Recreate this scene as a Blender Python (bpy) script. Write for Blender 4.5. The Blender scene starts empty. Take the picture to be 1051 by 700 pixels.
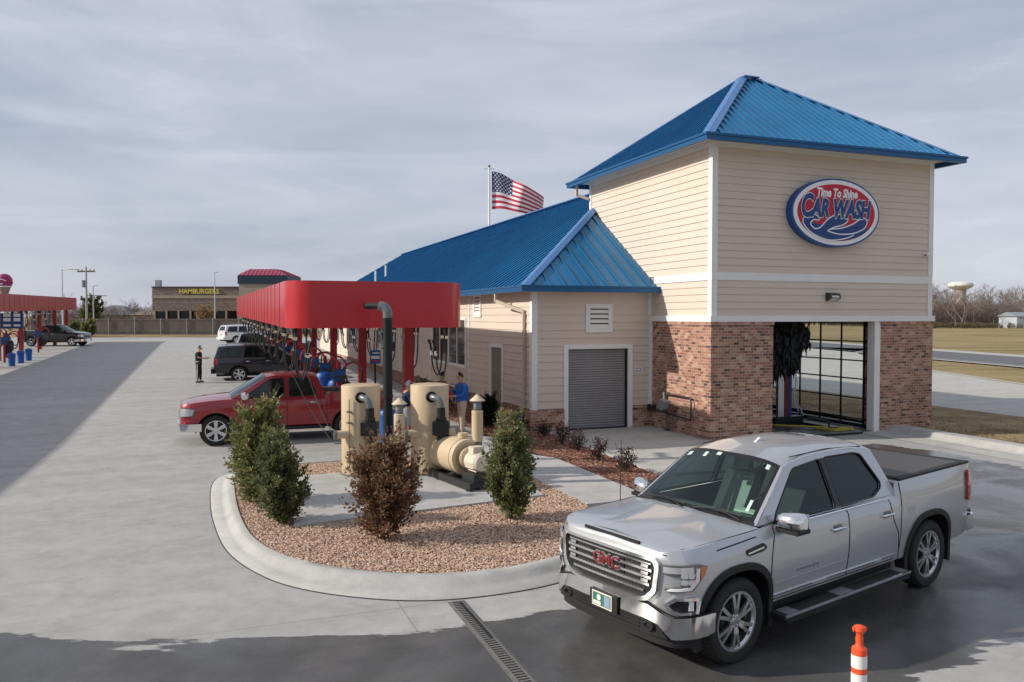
import bpy, bmesh, math, random
import numpy as np
from mathutils import Vector, Matrix
from mathutils.geometry import tessellate_polygon
from math import sin, cos, pi, radians as R
S = bpy.context.scene
COL = S.collection
random.seed(7)
rng = np.random.default_rng(7)

# ---------------------------------------------------------------- camera
cam_d = bpy.data.cameras.new('camera')
cam_d.sensor_width = 36.0
cam_d.lens = 27.98
cam_d.clip_start = 0.1
cam_d.clip_end = 6000
cam = bpy.data.objects.new('camera', cam_d)
COL.objects.link(cam)
cam.location = (0, 0, 3.5)
cam.rotation_euler = (R(90) - 0.0313, 0, 0)
S.camera = cam

# ---------------------------------------------------------------- sun and sky
SUN_EL = R(27.3)
SUN_DIR = Vector((cos(R(7)), sin(R(7)), 0))         # the way the light travels over the ground
sun_d = bpy.data.lights.new('sun', 'SUN')
sun_d.energy = 3.5
sun_d.angle = R(0.9)
sun_d.color = (1.0, 0.93, 0.83)
sun = bpy.data.objects.new('sun', sun_d)
COL.objects.link(sun)
sd = Vector((SUN_DIR.x * cos(SUN_EL), SUN_DIR.y * cos(SUN_EL), -sin(SUN_EL)))
sun.rotation_euler = sd.to_track_quat('-Z', 'Y').to_euler()
S.view_settings.view_transform = 'Standard'
S.view_settings.look = 'None'
S.view_settings.exposure = 0.36
S.view_settings.gamma = 1.0

W = bpy.data.worlds.new('World')
S.world = W
W.use_nodes = True
wn = W.node_tree.nodes
wl = W.node_tree.links
wn.clear()
def wnode(t, **k):
    n = wn.new(t)
    for a, b in k.items():
        setattr(n, a, b)
    return n
out = wnode('ShaderNodeOutputWorld')
bg = wnode('ShaderNodeBackground')
sky = wnode('ShaderNodeTexSky', sky_type='NISHITA', sun_disc=False)
sky.sun_elevation = SUN_EL
sky.sun_rotation = math.atan2(-SUN_DIR.x, -SUN_DIR.y)
sky.air_density = 1.0
sky.dust_density = 2.0
tc = wnode('ShaderNodeTexCoord')
mp = wnode('ShaderNodeMapping')
mp.inputs['Scale'].default_value = (1.0, 1.0, 4.5)
mp.inputs['Rotation'].default_value = (0.10, -0.12, 0.4)
nz = wnode('ShaderNodeTexNoise')
nz.inputs['Scale'].default_value = 1.5
nz.inputs['Detail'].default_value = 7
nz.inputs['Roughness'].default_value = 0.52
nz.inputs['Distortion'].default_value = 0.5
mp2 = wnode('ShaderNodeMapping')
mp2.inputs['Scale'].default_value = (1.2, 1.2, 6.5)
mp2.inputs['Rotation'].default_value = (0.05, -0.2, 0.2)
nz2 = wnode('ShaderNodeTexNoise')
nz2.inputs['Scale'].default_value = 2.1
nz2.inputs['Detail'].default_value = 9
nz2.inputs['Roughness'].default_value = 0.6
nz2.inputs['Distortion'].default_value = 0.9
ramp = wnode('ShaderNodeValToRGB')
ramp.color_ramp.elements[0].position = 0.33
ramp.color_ramp.elements[0].color = (2.75, 3.1, 3.95, 1)
ramp.color_ramp.elements[1].position = 0.66
ramp.color_ramp.elements[1].color = (4.75, 4.95, 5.6, 1)
r2 = wnode('ShaderNodeValToRGB')
r2.color_ramp.elements[0].position = 0.5
r2.color_ramp.elements[0].color = (0, 0, 0, 1)
r2.color_ramp.elements[1].position = 0.78
r2.color_ramp.elements[1].color = (1.3, 1.25, 1.2, 1)
addc = wnode('ShaderNodeMix', data_type='RGBA', blend_type='ADD')
addc.inputs[0].default_value = 0.75
mixc = wnode('ShaderNodeMix', data_type='RGBA')
mixc.inputs[0].default_value = 0.84
wl.new(tc.outputs['Generated'], mp.inputs[0]); wl.new(mp.outputs[0], nz.inputs[0])
wl.new(tc.outputs['Generated'], mp2.inputs[0]); wl.new(mp2.outputs[0], nz2.inputs[0])
wl.new(nz.outputs[0], ramp.inputs[0]); wl.new(nz2.outputs[0], r2.inputs[0])
wl.new(ramp.outputs[0], addc.inputs[6]); wl.new(r2.outputs[0], addc.inputs[7])
wl.new(sky.outputs[0], mixc.inputs[6]); wl.new(addc.outputs[2], mixc.inputs[7])
wl.new(mixc.outputs[2], bg.inputs[0])
bg.inputs[1].default_value = 0.108
wl.new(bg.outputs[0], out.inputs[0])

# ---------------------------------------------------------------- helpers
TH = 0.365
CX, CY = 5.525, 22.022
UX = (cos(TH), sin(TH)); UY = (-sin(TH), cos(TH))
def WB(u, v):
    return (CX + u * UX[0] + v * UY[0], CY + u * UX[1] + v * UY[1])
def ss(t):
    t = min(1, max(0, t)); return t * t * (3 - 2 * t)
def H(x, y):
    return 0.9 * min(1, max(0, (y - 21) / 54)) * ss((-x - 2) / 8)

MATS = {}
def mat(name, color=(.5, .5, .5), rough=.6, metal=0., noise=None, bump=None, coat=0., spec=.5, emit=None, trans=0., ior=1.45, alpha=1.):
    """noise=(scale, amount, second colour)  bump=(scale, strength)"""
    if name in MATS: return MATS[name]
    m = bpy.data.materials.new(name)
    m.use_nodes = True
    n = m.node_tree.nodes; l = m.node_tree.links
    b = n['Principled BSDF']
    b.inputs['Base Color'].default_value = (*color, 1)
    b.inputs['Roughness'].default_value = rough
    b.inputs['Metallic'].default_value = metal
    b.inputs['Specular IOR Level'].default_value = spec
    b.inputs['Coat Weight'].default_value = coat
    b.inputs['Coat Roughness'].default_value = 0.06
    b.inputs['Transmission Weight'].default_value = trans
    b.inputs['IOR'].default_value = ior
    b.inputs['Alpha'].default_value = alpha
    t = n.new('ShaderNodeTexCoord')
    if noise:
        nn = n.new('ShaderNodeTexNoise'); nn.inputs['Scale'].default_value = noise[0]; nn.inputs['Detail'].default_value = 5
        nn.inputs['Roughness'].default_value = .6
        l.new(t.outputs['Object'], nn.inputs[0])
        cr = n.new('ShaderNodeValToRGB')
        cr.color_ramp.elements[0].position = .3; cr.color_ramp.elements[1].position = .7
        cr.color_ramp.elements[0].color = (*color, 1); cr.color_ramp.elements[1].color = (*noise[1], 1)
        l.new(nn.outputs[0], cr.inputs[0]); l.new(cr.outputs[0], b.inputs['Base Color'])
    if bump:
        nb = n.new('ShaderNodeTexNoise'); nb.inputs['Scale'].default_value = bump[0]; nb.inputs['Detail'].default_value = 4
        l.new(t.outputs['Object'], nb.inputs[0])
        bp = n.new('ShaderNodeBump'); bp.inputs['Strength'].default_value = bump[1]; bp.inputs['Distance'].default_value = .02
        l.new(nb.outputs[0], bp.inputs['Height']); l.new(bp.outputs[0], b.inputs['Normal'])
    if emit:
        b.inputs['Emission Color'].default_value = (*emit[0], 1); b.inputs['Emission Strength'].default_value = emit[1]
    MATS[name] = m
    return m

class MB:
    def __init__(s): s.v = []; s.f = []; s.m = []; s.sm = []; s.mi = 0; s.smooth = False
    def face(s, idx): s.f.append(idx); s.m.append(s.mi); s.sm.append(s.smooth)
    def vert(s, p): s.v.append((p[0], p[1], p[2])); return len(s.v) - 1
    def poly(s, pts): s.face([s.vert(p) for p in pts])
    def box(s, x0, x1, y0, y1, z0, z1, M=None):
        c = [(x0, y0, z0), (x1, y0, z0), (x1, y1, z0), (x0, y1, z0), (x0, y0, z1), (x1, y0, z1), (x1, y1, z1), (x0, y1, z1)]
        if M is not None: c = [M @ Vector(p) for p in c]
        k = [s.vert(p) for p in c]
        for q in ((0, 3, 2, 1), (4, 5, 6, 7), (0, 1, 5, 4), (1, 2, 6, 5), (2, 3, 7, 6), (3, 0, 4, 7)): s.face([k[i] for i in q])
        return s
    def beam(s, a, b, w, h, up=(0, 0, 1)):
        a = Vector(a); b = Vector(b); d = (b - a); L = d.length
        if L < 1e-6: return s
        d.normalize(); up = Vector(up)
        x = d.cross(up)
        if x.length < 1e-4: x = d.cross(Vector((1, 0, 0)))
        x.normalize(); z = x.cross(d)
        pts = []
        for p in (a, b):
            for i, j in ((-1, -1), (1, -1), (1, 1), (-1, 1)):
                pts.append(s.vert(p + x * (w / 2 * i) + z * (h / 2 * j)))
        k = pts
        for q in ((3, 2, 1, 0), (4, 5, 6, 7), (0, 1, 5, 4), (1, 2, 6, 5), (2, 3, 7, 6), (3, 0, 4, 7)): s.face([k[i] for i in q])
        return s
    def tube(s, pts, r, n=10, caps=True):
        pts = [Vector(p) for p in pts]
        rs = r if isinstance(r, (list, tuple)) else [r] * len(pts)
        sm = s.smooth; rings = []
        up = None
        for i, p in enumerate(pts):
            if i == 0: d = pts[1] - p
            elif i == len(pts) - 1: d = p - pts[i - 1]
            else: d = (pts[i + 1] - p).normalized() + (p - pts[i - 1]).normalized()
            if d.length < 1e-9: d = Vector((0, 0, 1))
            d.normalize()
            if up is None:
                up = Vector((0, 0, 1)) if abs(d.z) < .9 else Vector((1, 0, 0))
            x = d.cross(up)
            if x.length < 1e-5: x = d.orthogonal()
            x.normalize(); y = x.cross(d).normalized(); up = y
            rings.append([s.vert(p + (x * cos(2 * pi * k / n) + y * sin(2 * pi * k / n)) * rs[i]) for k in range(n)])
        s.smooth = True
        for a, b in zip(rings, rings[1:]):
            for k in range(n): s.face([a[k], a[(k + 1) % n], b[(k + 1) % n], b[k]])
        s.smooth = False
        if caps: s.face(rings[0][::-1]); s.face(rings[-1])
        s.smooth = sm
        return s
    def lathe(s, prof, c=(0, 0, 0), axis='z', n=24, close=False):
        """prof: list of (r, h) along the axis"""
        rings = []
        for r, h in prof:
            ring = []
            for k in range(n):
                a = 2 * pi * k / n
                if axis == 'z': p = (r * cos(a), r * sin(a), h)
                elif axis == 'y': p = (r * sin(a), h, r * cos(a))
                else: p = (h, r * cos(a), r * sin(a))
                ring.append(s.vert((p[0] + c[0], p[1] + c[1], p[2] + c[2])))
            rings.append(ring)
        sm = s.smooth; s.smooth = True
        for a, b in zip(rings, rings[1:]):
            for k in range(n): s.face([a[k], a[(k + 1) % n], b[(k + 1) % n], b[k]])
        s.smooth = False
        if not close:
            if prof[0][0] > 1e-4: s.face(rings[0][::-1])
            if prof[-1][0] > 1e-4: s.face(rings[-1])
        s.smooth = sm
        return s
    def prism(s, pts, d):
        """pts: planar 3D polygon, d: extrusion vector"""
        d = Vector(d)
        tri = tessellate_polygon([[Vector(p) for p in pts]])
        a = [s.vert(p) for p in pts]; b = [s.vert(Vector(p) + d) for p in pts]
        n = len(pts)
        for t in tri:
            s.face([a[i] for i in t]); s.face([b[i] for i in t[::-1]])
        for i in range(n): s.face([a[i], a[(i + 1) % n], b[(i + 1) % n], b[i]])
        return s
    def grid(s, rows):
        """rows: list of equal-length lists of points"""
        k = [[s.vert(p) for p in r] for r in rows]
        for a, b in zip(k, k[1:]):
            for i in range(len(a) - 1): s.face([a[i], a[i + 1], b[i + 1], b[i]])
        return s
    def build_each(s, name, mats, parent=None, **k):
        par = list(range(len(s.v)))
        def fd(i):
            while par[i] != i: par[i] = par[par[i]]; i = par[i]
            return i
        key = {}
        for i, p in enumerate(s.v):
            q = (round(p[0], 4), round(p[1], 4), round(p[2], 4))
            if q in key: par[fd(i)] = fd(key[q])
            else: key[q] = i
        for f in s.f:
            for i in f[1:]: par[fd(i)] = fd(f[0])
        grp = {}
        for j, f in enumerate(s.f): grp.setdefault(fd(f[0]), []).append(j)
        out = []
        for fs in grp.values():
            t = MB(); mp_ = {}
            for j in fs:
                t.f.append([mp_.setdefault(i, len(mp_)) for i in s.f[j]]); t.m.append(s.m[j]); t.sm.append(s.sm[j])
            inv = sorted(mp_, key=mp_.get); t.v = [s.v[i] for i in inv]
            out.append(t.build(name, mats, parent, **k))
        return out
    def build(s, name, mats, parent=None, loc=None, sharp=35, fix=True, rot=None):
        me = bpy.data.meshes.new(name)
        me.from_pydata(s.v, [], s.f)
        if not isinstance(mats, (list, tuple)): mats = [mats]
        for m in mats: me.materials.append(m)
        me.polygons.foreach_set('material_index', s.m)
        me.polygons.foreach_set('use_smooth', s.sm)
        if fix:
            bm = bmesh.new(); bm.from_mesh(me)
            bmesh.ops.recalc_face_normals(bm, faces=bm.faces)
            bm.to_mesh(me); bm.free()
        if any(s.sm): me.set_sharp_from_angle(angle=R(sharp))
        me.update()
        o = bpy.data.objects.new(name, me)
        COL.objects.link(o)
        if parent: o.parent = parent
        if loc: o.location = loc
        if rot: o.rotation_euler = rot
        return o

def tag(o, label=None, cat=None, group=None, kind=None):
    if label: o['label'] = label
    if cat: o['category'] = cat
    if group: o['group'] = group
    if kind: o['kind'] = kind
    return o
def empty(name, loc=(0, 0, 0), rz=0, label=None, cat=None, group=None):
    o = bpy.data.objects.new(name, None); COL.objects.link(o)
    o.location = loc; o.rotation_euler = (0, 0, rz); o.empty_display_size = .2
    return tag(o, label, cat, group)
def copy_tree(o, loc=None, rz=None, label=None, scale=None, parent=None):
    c = o.copy(); COL.objects.link(c)
    c.parent = parent
    if loc is not None: c.location = loc
    if rz is not None: c.rotation_euler = (0, 0, rz)
    if scale is not None: c.scale = scale
    if label: c['label'] = label
    for ch in list(o.children): copy_tree(ch, parent=c)
    return c
def text_mesh(txt, size, ext, name, m, parent, M, sx=1, shear=0, bold=0.0, align='CENTER'):
    cu = bpy.data.curves.new(name, 'FONT'); cu.body = txt; cu.size = size; cu.extrude = ext
    cu.align_x = align; cu.align_y = 'CENTER'; cu.shear = shear; cu.offset = bold; cu.resolution_u = 3
    o = bpy.data.objects.new(name, cu); COL.objects.link(o)
    dg = bpy.context.evaluated_depsgraph_get()
    me = bpy.data.meshes.new_from_object(o.evaluated_get(dg))
    bpy.data.objects.remove(o)
    me.transform(M @ Matrix.Diagonal((sx, 1, 1, 1)))
    me.materials.clear(); me.materials.append(m)
    o2 = bpy.data.objects.new(name, me); COL.objects.link(o2)
    if parent: o2.parent = parent
    return o2
def bez(pts, n=8):
    """Catmull-Rom through points"""
    P = [Vector(p) for p in pts]; P = [P[0] * 2 - P[1]] + P + [P[-1] * 2 - P[-2]]
    out = []
    for i in range(1, len(P) - 2):
        for k in range(n):
            t = k / n; a, b, c, d = P[i - 1], P[i], P[i + 1], P[i + 2]
            out.append(.5 * ((2 * b) + (c - a) * t + (2 * a - 5 * b + 4 * c - d) * t * t + (3 * b - a - 3 * c + d) * t ** 3))
    out.append(P[-2]); return out

# ---------------------------------------------------------------- ground materials
def shader(name):
    m = bpy.data.materials.new(name); m.use_nodes = True
    return m, m.node_tree.nodes, m.node_tree.links, m.node_tree.nodes['Principled BSDF']
def N(n, t, **k):
    x = n.new(t)
    for a, b in k.items():
        if a.startswith('i_'):
            x.inputs[a[2:].replace('_', ' ')].default_value = b
        else: setattr(x, a, b)
    return x
def ramp_node(n, stops):
    c = n.new('ShaderNodeValToRGB')
    e = c.color_ramp.elements
    while len(e) < len(stops): e.new(.5)
    for q, (p, col) in zip(e, stops):
        q.position = p; q.color = (*col, 1) if len(col) == 3 else col
    return c
def math_node(n, l, op, a, b=None, clamp=False):
    x = n.new('ShaderNodeMath'); x.operation = op; x.use_clamp = clamp
    for i, v in enumerate((a, b)):
        if v is None: continue
        if hasattr(v, 'links') or hasattr(v, 'is_output'): l.new(v, x.inputs[i])
        else: x.inputs[i].default_value = v
    return x.outputs[0]

def glass_fac(n, l):
    # Schlick reflectance, the same from either side of a pane
    w = n.new('ShaderNodeLayerWeight'); w.inputs[0].default_value = .5
    p = math_node(n, l, 'POWER', w.outputs['Facing'], 5.0)
    p = math_node(n, l, 'MULTIPLY', p, .95)
    return math_node(n, l, 'ADD', p, .05)

def concrete_mat(name, base, var, joints=True, wet=False, spacing=4.01):
    m, n, l, b = shader(name)
    t = N(n, 'ShaderNodeTexCoord')
    n1 = N(n, 'ShaderNodeTexNoise', i_Scale=.35, i_Detail=6., i_Roughness=.6)
    n2 = N(n, 'ShaderNodeTexNoise', i_Scale=60., i_Detail=3.)
    n3 = N(n, 'ShaderNodeTexNoise', i_Scale=2.3, i_Detail=8., i_Roughness=.7)
    mp = N(n, 'ShaderNodeMapping'); mp.inputs['Rotation'].default_value = (0, 0, -TH)
    l.new(t.outputs['Object'], mp.inputs[0])
    mps = N(n, 'ShaderNodeMapping'); mps.inputs['Scale'].default_value = (.09, .9, 1)   # faint broom streaks across the slab
    l.new(mp.outputs[0], mps.inputs[0])
    l.new(mps.outputs[0], n1.inputs[0])
    for q in (n2, n3): l.new(t.outputs['Object'], q.inputs[0])
    r1 = ramp_node(n, [(.3, base), (.7, var)]); l.new(n1.outputs[0], r1.inputs[0])
    n1.inputs['Scale'].default_value = 1.0
    mx = N(n, 'ShaderNodeMix', data_type='RGBA', blend_type='MULTIPLY'); mx.inputs[0].default_value = 1
    r3 = ramp_node(n, [(.3, (.80, .80, .79)), (.65, (1.04, 1.04, 1.04))]); l.new(n3.outputs[0], r3.inputs[0])
    l.new(r1.outputs[0], mx.inputs[6]); l.new(r3.outputs[0], mx.inputs[7])
    col = mx.outputs[2]
    r2 = ramp_node(n, [(.3, (.9, .9, .9)), (.7, (1.06, 1.06, 1.06))]); l.new(n2.outputs[0], r2.inputs[0])
    mx2 = N(n, 'ShaderNodeMix', data_type='RGBA', blend_type='MULTIPLY'); mx2.inputs[0].default_value = 1
    l.new(col, mx2.inputs[6]); l.new(r2.outputs[0], mx2.inputs[7]); col = mx2.outputs[2]
    # old stains and drips
    ns = N(n, 'ShaderNodeTexNoise', i_Scale=1.1, i_Detail=10., i_Roughness=.75, i_Distortion=1.2); l.new(t.outputs['Object'], ns.inputs[0])
    rs = ramp_node(n, [(.56, (0, 0, 0)), (.70, (1, 1, 1))]); l.new(ns.outputs[0], rs.inputs[0])
    vs = N(n, 'ShaderNodeTexVoronoi', i_Scale=.55); l.new(t.outputs['Object'], vs.inputs[0])
    rv = ramp_node(n, [(.012, (1, 1, 1)), (.045, (0, 0, 0))]); l.new(vs.outputs['Distance'], rv.inputs[0])
    sm = math_node(n, l, 'MAXIMUM', math_node(n, l, 'MULTIPLY', rs.outputs[0], .30), math_node(n, l, 'MULTIPLY', rv.outputs[0], .35))
    ms = N(n, 'ShaderNodeMix', data_type='RGBA'); ms.inputs[7].default_value = (.15, .145, .135, 1); l.new(sm, ms.inputs[0]); l.new(col, ms.inputs[6]); col = ms.outputs[2]
    if joints:
        sep = N(n, 'ShaderNodeSeparateXYZ'); l.new(mp.outputs[0], sep.inputs[0])
        u0 = CX * UX[0] + CY * UX[1]
        masks = []
        for ax, off, sp in ((0, u0 - 4.87, spacing), (1, 3.2, 6.1)):
            a = math_node(n, l, 'SUBTRACT', sep.outputs[ax], off)
            a = math_node(n, l, 'DIVIDE', a, sp)
            rd = math_node(n, l, 'ROUND', a)
            a = math_node(n, l, 'SUBTRACT', a, rd)
            a = math_node(n, l, 'ABSOLUTE', a)
            a = math_node(n, l, 'MULTIPLY', a, sp)
            masks.append(math_node(n, l, 'LESS_THAN', a, .009))
        jm = math_node(n, l, 'MAXIMUM', masks[0], masks[1])
        nj = math_node(n, l, 'MULTIPLY', jm, .33)
        mj = N(n, 'ShaderNodeMix', data_type='RGBA'); mj.inputs[7].default_value = (.07, .068, .062, 1)
        l.new(nj, mj.inputs[0]); l.new(col, mj.inputs[6]); col = mj.outputs[2]
    b.inputs['Roughness'].default_value = .82
    b.inputs['Specular IOR Level'].default_value = .3
    bp = N(n, 'ShaderNodeBump', i_Strength=.25, i_Distance=.01); l.new(n2.outputs[0], bp.inputs['Height']); l.new(bp.outputs[0], b.inputs['Normal'])
    if wet:
        at = N(n, 'ShaderNodeAttribute', attribute_name='wet')
        # ragged edge of the wet patch: stretched noise breaks up the distance to its outline
        mw = N(n, 'ShaderNodeMapping'); mw.inputs['Scale'].default_value = (.45, 1.8, 1); mw.inputs['Rotation'].default_value = (0, 0, .12)
        l.new(t.outputs['Object'], mw.inputs[0])
        nw = N(n, 'ShaderNodeTexNoise', i_Scale=1.5, i_Detail=9., i_Roughness=.62); l.new(mw.outputs[0], nw.inputs[0])
        a = math_node(n, l, 'SUBTRACT', nw.outputs[0], .5)
        a = math_node(n, l, 'MULTIPLY', a, 1.25)
        a = math_node(n, l, 'ADD', at.outputs['Fac'], a)
        wet_m = math_node(n, l, 'MULTIPLY', a, 26.0, True)
        nd = N(n, 'ShaderNodeTexNoise', i_Scale=.55, i_Detail=7., i_Roughness=.6, i_Distortion=.7); l.new(t.outputs['Object'], nd.inputs[0]); nd.inputs['Scale'].default_value = .7
        rd2 = ramp_node(n, [(.28, (.064, .062, .060)), (.5, (.088, .086, .083)), (.72, (.128, .125, .12))]); l.new(nd.outputs[0], rd2.inputs[0])
        mm = N(n, 'ShaderNodeMix', data_type='RGBA', blend_type='MULTIPLY'); mm.inputs[0].default_value = 1
        l.new(rd2.outputs[0], mm.inputs[6]); l.new(r3.outputs[0], mm.inputs[7])
        mw2 = N(n, 'ShaderNodeMix', data_type='RGBA'); l.new(wet_m, mw2.inputs[0]); l.new(col, mw2.inputs[6]); l.new(mm.outputs[2], mw2.inputs[7])
        col = mw2.outputs[2]
        nr = N(n, 'ShaderNodeTexNoise', i_Scale=.45, i_Detail=6., i_Roughness=.6, i_Distortion=.8); l.new(t.outputs['Object'], nr.inputs[0])
        rr = ramp_node(n, [(.40, (.13,) * 3), (.52, (.34,) * 3), (.66, (.55,) * 3)]); l.new(nr.outputs[0], rr.inputs[0])
        mr = N(n, 'ShaderNodeMix', data_type='FLOAT'); mr.inputs[2].default_value = .82; l.new(wet_m, mr.inputs[0]); l.new(rr.outputs[0], mr.inputs[3])
        l.new(mr.outputs[0], b.inputs['Roughness'])
    l.new(col, b.inputs['Base Color'])
    MATS[name] = m
    return m
M_conc = concrete_mat('lot_concrete', (.355, .352, .338), (.425, .42, .405), wet=True, spacing=6.015)
M_conc_light = concrete_mat('light_concrete', (.43, .42, .385), (.50, .49, .45), joints=False)
M_walk = concrete_mat('walk_concrete', (.41, .405, .385), (.49, .48, .46), joints=False)
M_kerb = concrete_mat('kerb_concrete', (.42, .412, .388), (.49, .482, .455), joints=False)
M_asph = concrete_mat('asphalt', (.125, .127, .135), (.155, .157, .165), joints=False)
M_lane = concrete_mat('dark_lane', (.20, .20, .212), (.235, .235, .245), joints=True, spacing=6.1)

def ground_mat():
    m, n, l, b = shader('dry_grass')
    t = N(n, 'ShaderNodeTexCoord')
    mp = N(n, 'ShaderNodeMapping'); mp.inputs['Scale'].default_value = (.25, 1, 1); l.new(t.outputs['Object'], mp.inputs[0])
    a = N(n, 'ShaderNodeTexNoise', i_Scale=.12, i_Detail=9., i_Roughness=.7); l.new(mp.outputs[0], a.inputs[0])
    c = N(n, 'ShaderNodeTexNoise', i_Scale=6., i_Detail=6., i_Roughness=.7); l.new(t.outputs['Object'], c.inputs[0])
    r = ramp_node(n, [(.32, (.17, .125, .065)), (.5, (.31, .245, .135)), (.68, (.42, .34, .195))]); l.new(a.outputs[0], r.inputs[0])
    r2 = ramp_node(n, [(.3, (.62, .6, .55)), (.7, (1.2, 1.17, 1.1))]); l.new(c.outputs[0], r2.inputs[0])
    mx = N(n, 'ShaderNodeMix', data_type='RGBA', blend_type='MULTIPLY'); mx.inputs[0].default_value = 1
    l.new(r.outputs[0], mx.inputs[6]); l.new(r2.outputs[0], mx.inputs[7]); l.new(mx.outputs[2], b.inputs['Base Color'])
    b.inputs['Roughness'].default_value = .95; b.inputs['Specular IOR Level'].default_value = .1
    bp = N(n, 'ShaderNodeBump', i_Strength=.8, i_Distance=.08); l.new(c.outputs[0], bp.inputs['Height']); l.new(bp.outputs[0], b.inputs['Normal'])
    return m
M_grass = ground_mat()
def verge_mat():
    m, n, l, b = shader('worn_verge')
    t = N(n, 'ShaderNodeTexCoord')
    a = N(n, 'ShaderNodeTexNoise', i_Scale=.5, i_Detail=9., i_Roughness=.72); l.new(t.outputs['Object'], a.inputs[0])
    c = N(n, 'ShaderNodeTexNoise', i_Scale=14., i_Detail=6., i_Roughness=.7); l.new(t.outputs['Object'], c.inputs[0])
    r = ramp_node(n, [(.35, (.17, .12, .07)), (.5, (.29, .22, .13)), (.64, (.40, .32, .20))]); l.new(a.outputs[0], r.inputs[0])
    r2 = ramp_node(n, [(.3, (.6, .6, .55)), (.7, (1.2, 1.17, 1.1))]); l.new(c.outputs[0], r2.inputs[0])
    mx = N(n, 'ShaderNodeMix', data_type='RGBA', blend_type='MULTIPLY'); mx.inputs[0].default_value = 1
    l.new(r.outputs[0], mx.inputs[6]); l.new(r2.outputs[0], mx.inputs[7]); l.new(mx.outputs[2], b.inputs['Base Color'])
    b.inputs['Roughness'].default_value = .95; b.inputs['Specular IOR Level'].default_value = .1
    bp = N(n, 'ShaderNodeBump', i_Strength=.8, i_Distance=.03); l.new(c.outputs[0], bp.inputs['Height']); l.new(bp.outputs[0], b.inputs['Normal'])
    return m
M_verge = verge_mat()
def gravel_mat(name, cols, scale):
    m, n, l, b = shader(name)
    t = N(n, 'ShaderNodeTexCoord')
    v = N(n, 'ShaderNodeTexVoronoi', i_Scale=scale); l.new(t.outputs['Object'], v.inputs[0])
    sp = N(n, 'ShaderNodeSeparateColor'); l.new(v.outputs['Color'], sp.inputs[0])
    k = len(cols)
    r = ramp_node(n, [(i / (k - 1), c) for i, c in enumerate(cols)]); l.new(sp.outputs[0], r.inputs[0])
    l.new(r.outputs[0], b.inputs['Base Color'])
    b.inputs['Roughness'].default_value = .85; b.inputs['Specular IOR Level'].default_value = .25
    bp = N(n, 'ShaderNodeBump', i_Strength=1., i_Distance=.02, invert=True); l.new(v.outputs['Distance'], bp.inputs['Height']); l.new(bp.outputs[0], b.inputs['Normal'])
    return m

# ---------------------------------------------------------------- ground sheets
def sheet(name, poly, z, m, step=None, hfun=H, kind='structure', mode=None):
    bm = bmesh.new()
    vs = [bm.verts.new((p[0], p[1], 0)) for p in poly]
    bm.faces.new(vs)
    if step:
        xs = [p[0] for p in poly]; ys = [p[1] for p in poly]
        for ax, lo, hi in ((0, min(xs), max(xs)), (1, min(ys), max(ys))):
            k = math.ceil(lo / step) * step
            while k < hi:
                co = (k, 0, 0) if ax == 0 else (0, k, 0); no = (1, 0, 0) if ax == 0 else (0, 1, 0)
                bmesh.ops.bisect_plane(bm, geom=bm.verts[:] + bm.edges[:] + bm.faces[:], plane_co=co, plane_no=no)
                k += step
    bmesh.ops.triangulate(bm, faces=[f for f in bm.faces if len(f.verts) > 4])
    for v in bm.verts: v.co.z = (hfun(v.co.x, v.co.y) if hfun else 0) + z
    bmesh.ops.recalc_face_normals(bm, faces=bm.faces)
    if bm.faces and sum(f.normal.z for f in bm.faces) < 0: bmesh.ops.reverse_faces(bm, faces=bm.faces)
    me = bpy.data.meshes.new(name); bm.to_mesh(me); bm.free(); me.materials.append(m)
    o = bpy.data.objects.new(name, me); COL.objects.link(o)
    if kind: o['kind'] = kind
    return o

# far ground: a fine grid near, then rings out to the horizon
gx = list(range(-120, 121, 6)); gy = list(range(-60, 181, 6))
far_x = [-5000, -1500, -500, -250] + gx + [250, 500, 1500, 5000]
far_y = [-500, -200] + gy + [300, 600, 1500, 5000]
g = MB(); g.smooth = True
g.grid([[(x, y, H(x, y) - .06) for x in far_x] for y in far_y])
tag(g.build('ground', M_grass), kind='structure')

BP = lambda pts: [WB(u, v) for u, v in pts]
# the big concrete lot: a frame-aligned grid carrying the distance to the outline of the wet patch
WET = [(-30, 3), (-13, 9.0), (-5.65, 8.72), (-4.86, 8.42), (-3.38, 8.37), (-2.39, 8.52), (-1.35, 8.68), (-.76, 8.93), (.18, 9.2), (.81, 9.55), (2.6, 11.0),
       (4.6, 14.2), (6.7, 18.6), (9.0, 21.0), (9.9, 21.9), (11.05, 20.5), (11.9, 18.0), (14.5, 14.2), (15.5, 12.2), (7.3, 9.5), (5.57, 8.6), (4.78, 8.13), (3.9, 7.55), (2.8, 6.6), (1, 2), (-10, -6), (-30, -6)]
def sdist(px, py, poly):
    P = np.array(poly); Q = np.roll(P, -1, axis=0)
    best = np.full(px.shape, 1e9); inside = np.zeros(px.shape, bool)
    for (x0, y0), (x1, y1) in zip(P, Q):
        dx, dy = x1 - x0, y1 - y0
        t = np.clip(((px - x0) * dx + (py - y0) * dy) / (dx * dx + dy * dy), 0, 1)
        best = np.minimum(best, np.hypot(px - x0 - t * dx, py - y0 - t * dy))
        c = ((y0 > py) != (y1 > py)) & (px < (x1 - x0) * (py - y0) / (y1 - y0 + 1e-12) + x0)
        inside ^= c
    return np.where(inside, best, -best)
us = list(np.arange(-62, -20, 3.0)) + list(np.arange(-20, 6.9, .28)) + [7.0]
vs_ = list(np.arange(-34, -22, 3.)) + list(np.arange(-22, 4, .28)) + list(np.arange(4, 62.1, 1.5)) + list(np.arange(63, 106, 4.))
g = MB(); g.smooth = True
rows = []
for v in vs_:
    row = []
    for u in us:
        x, y = WB(u, v); row.append((x, y, H(x, y) + .0))
    rows.append(row)
g.grid(rows)
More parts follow.
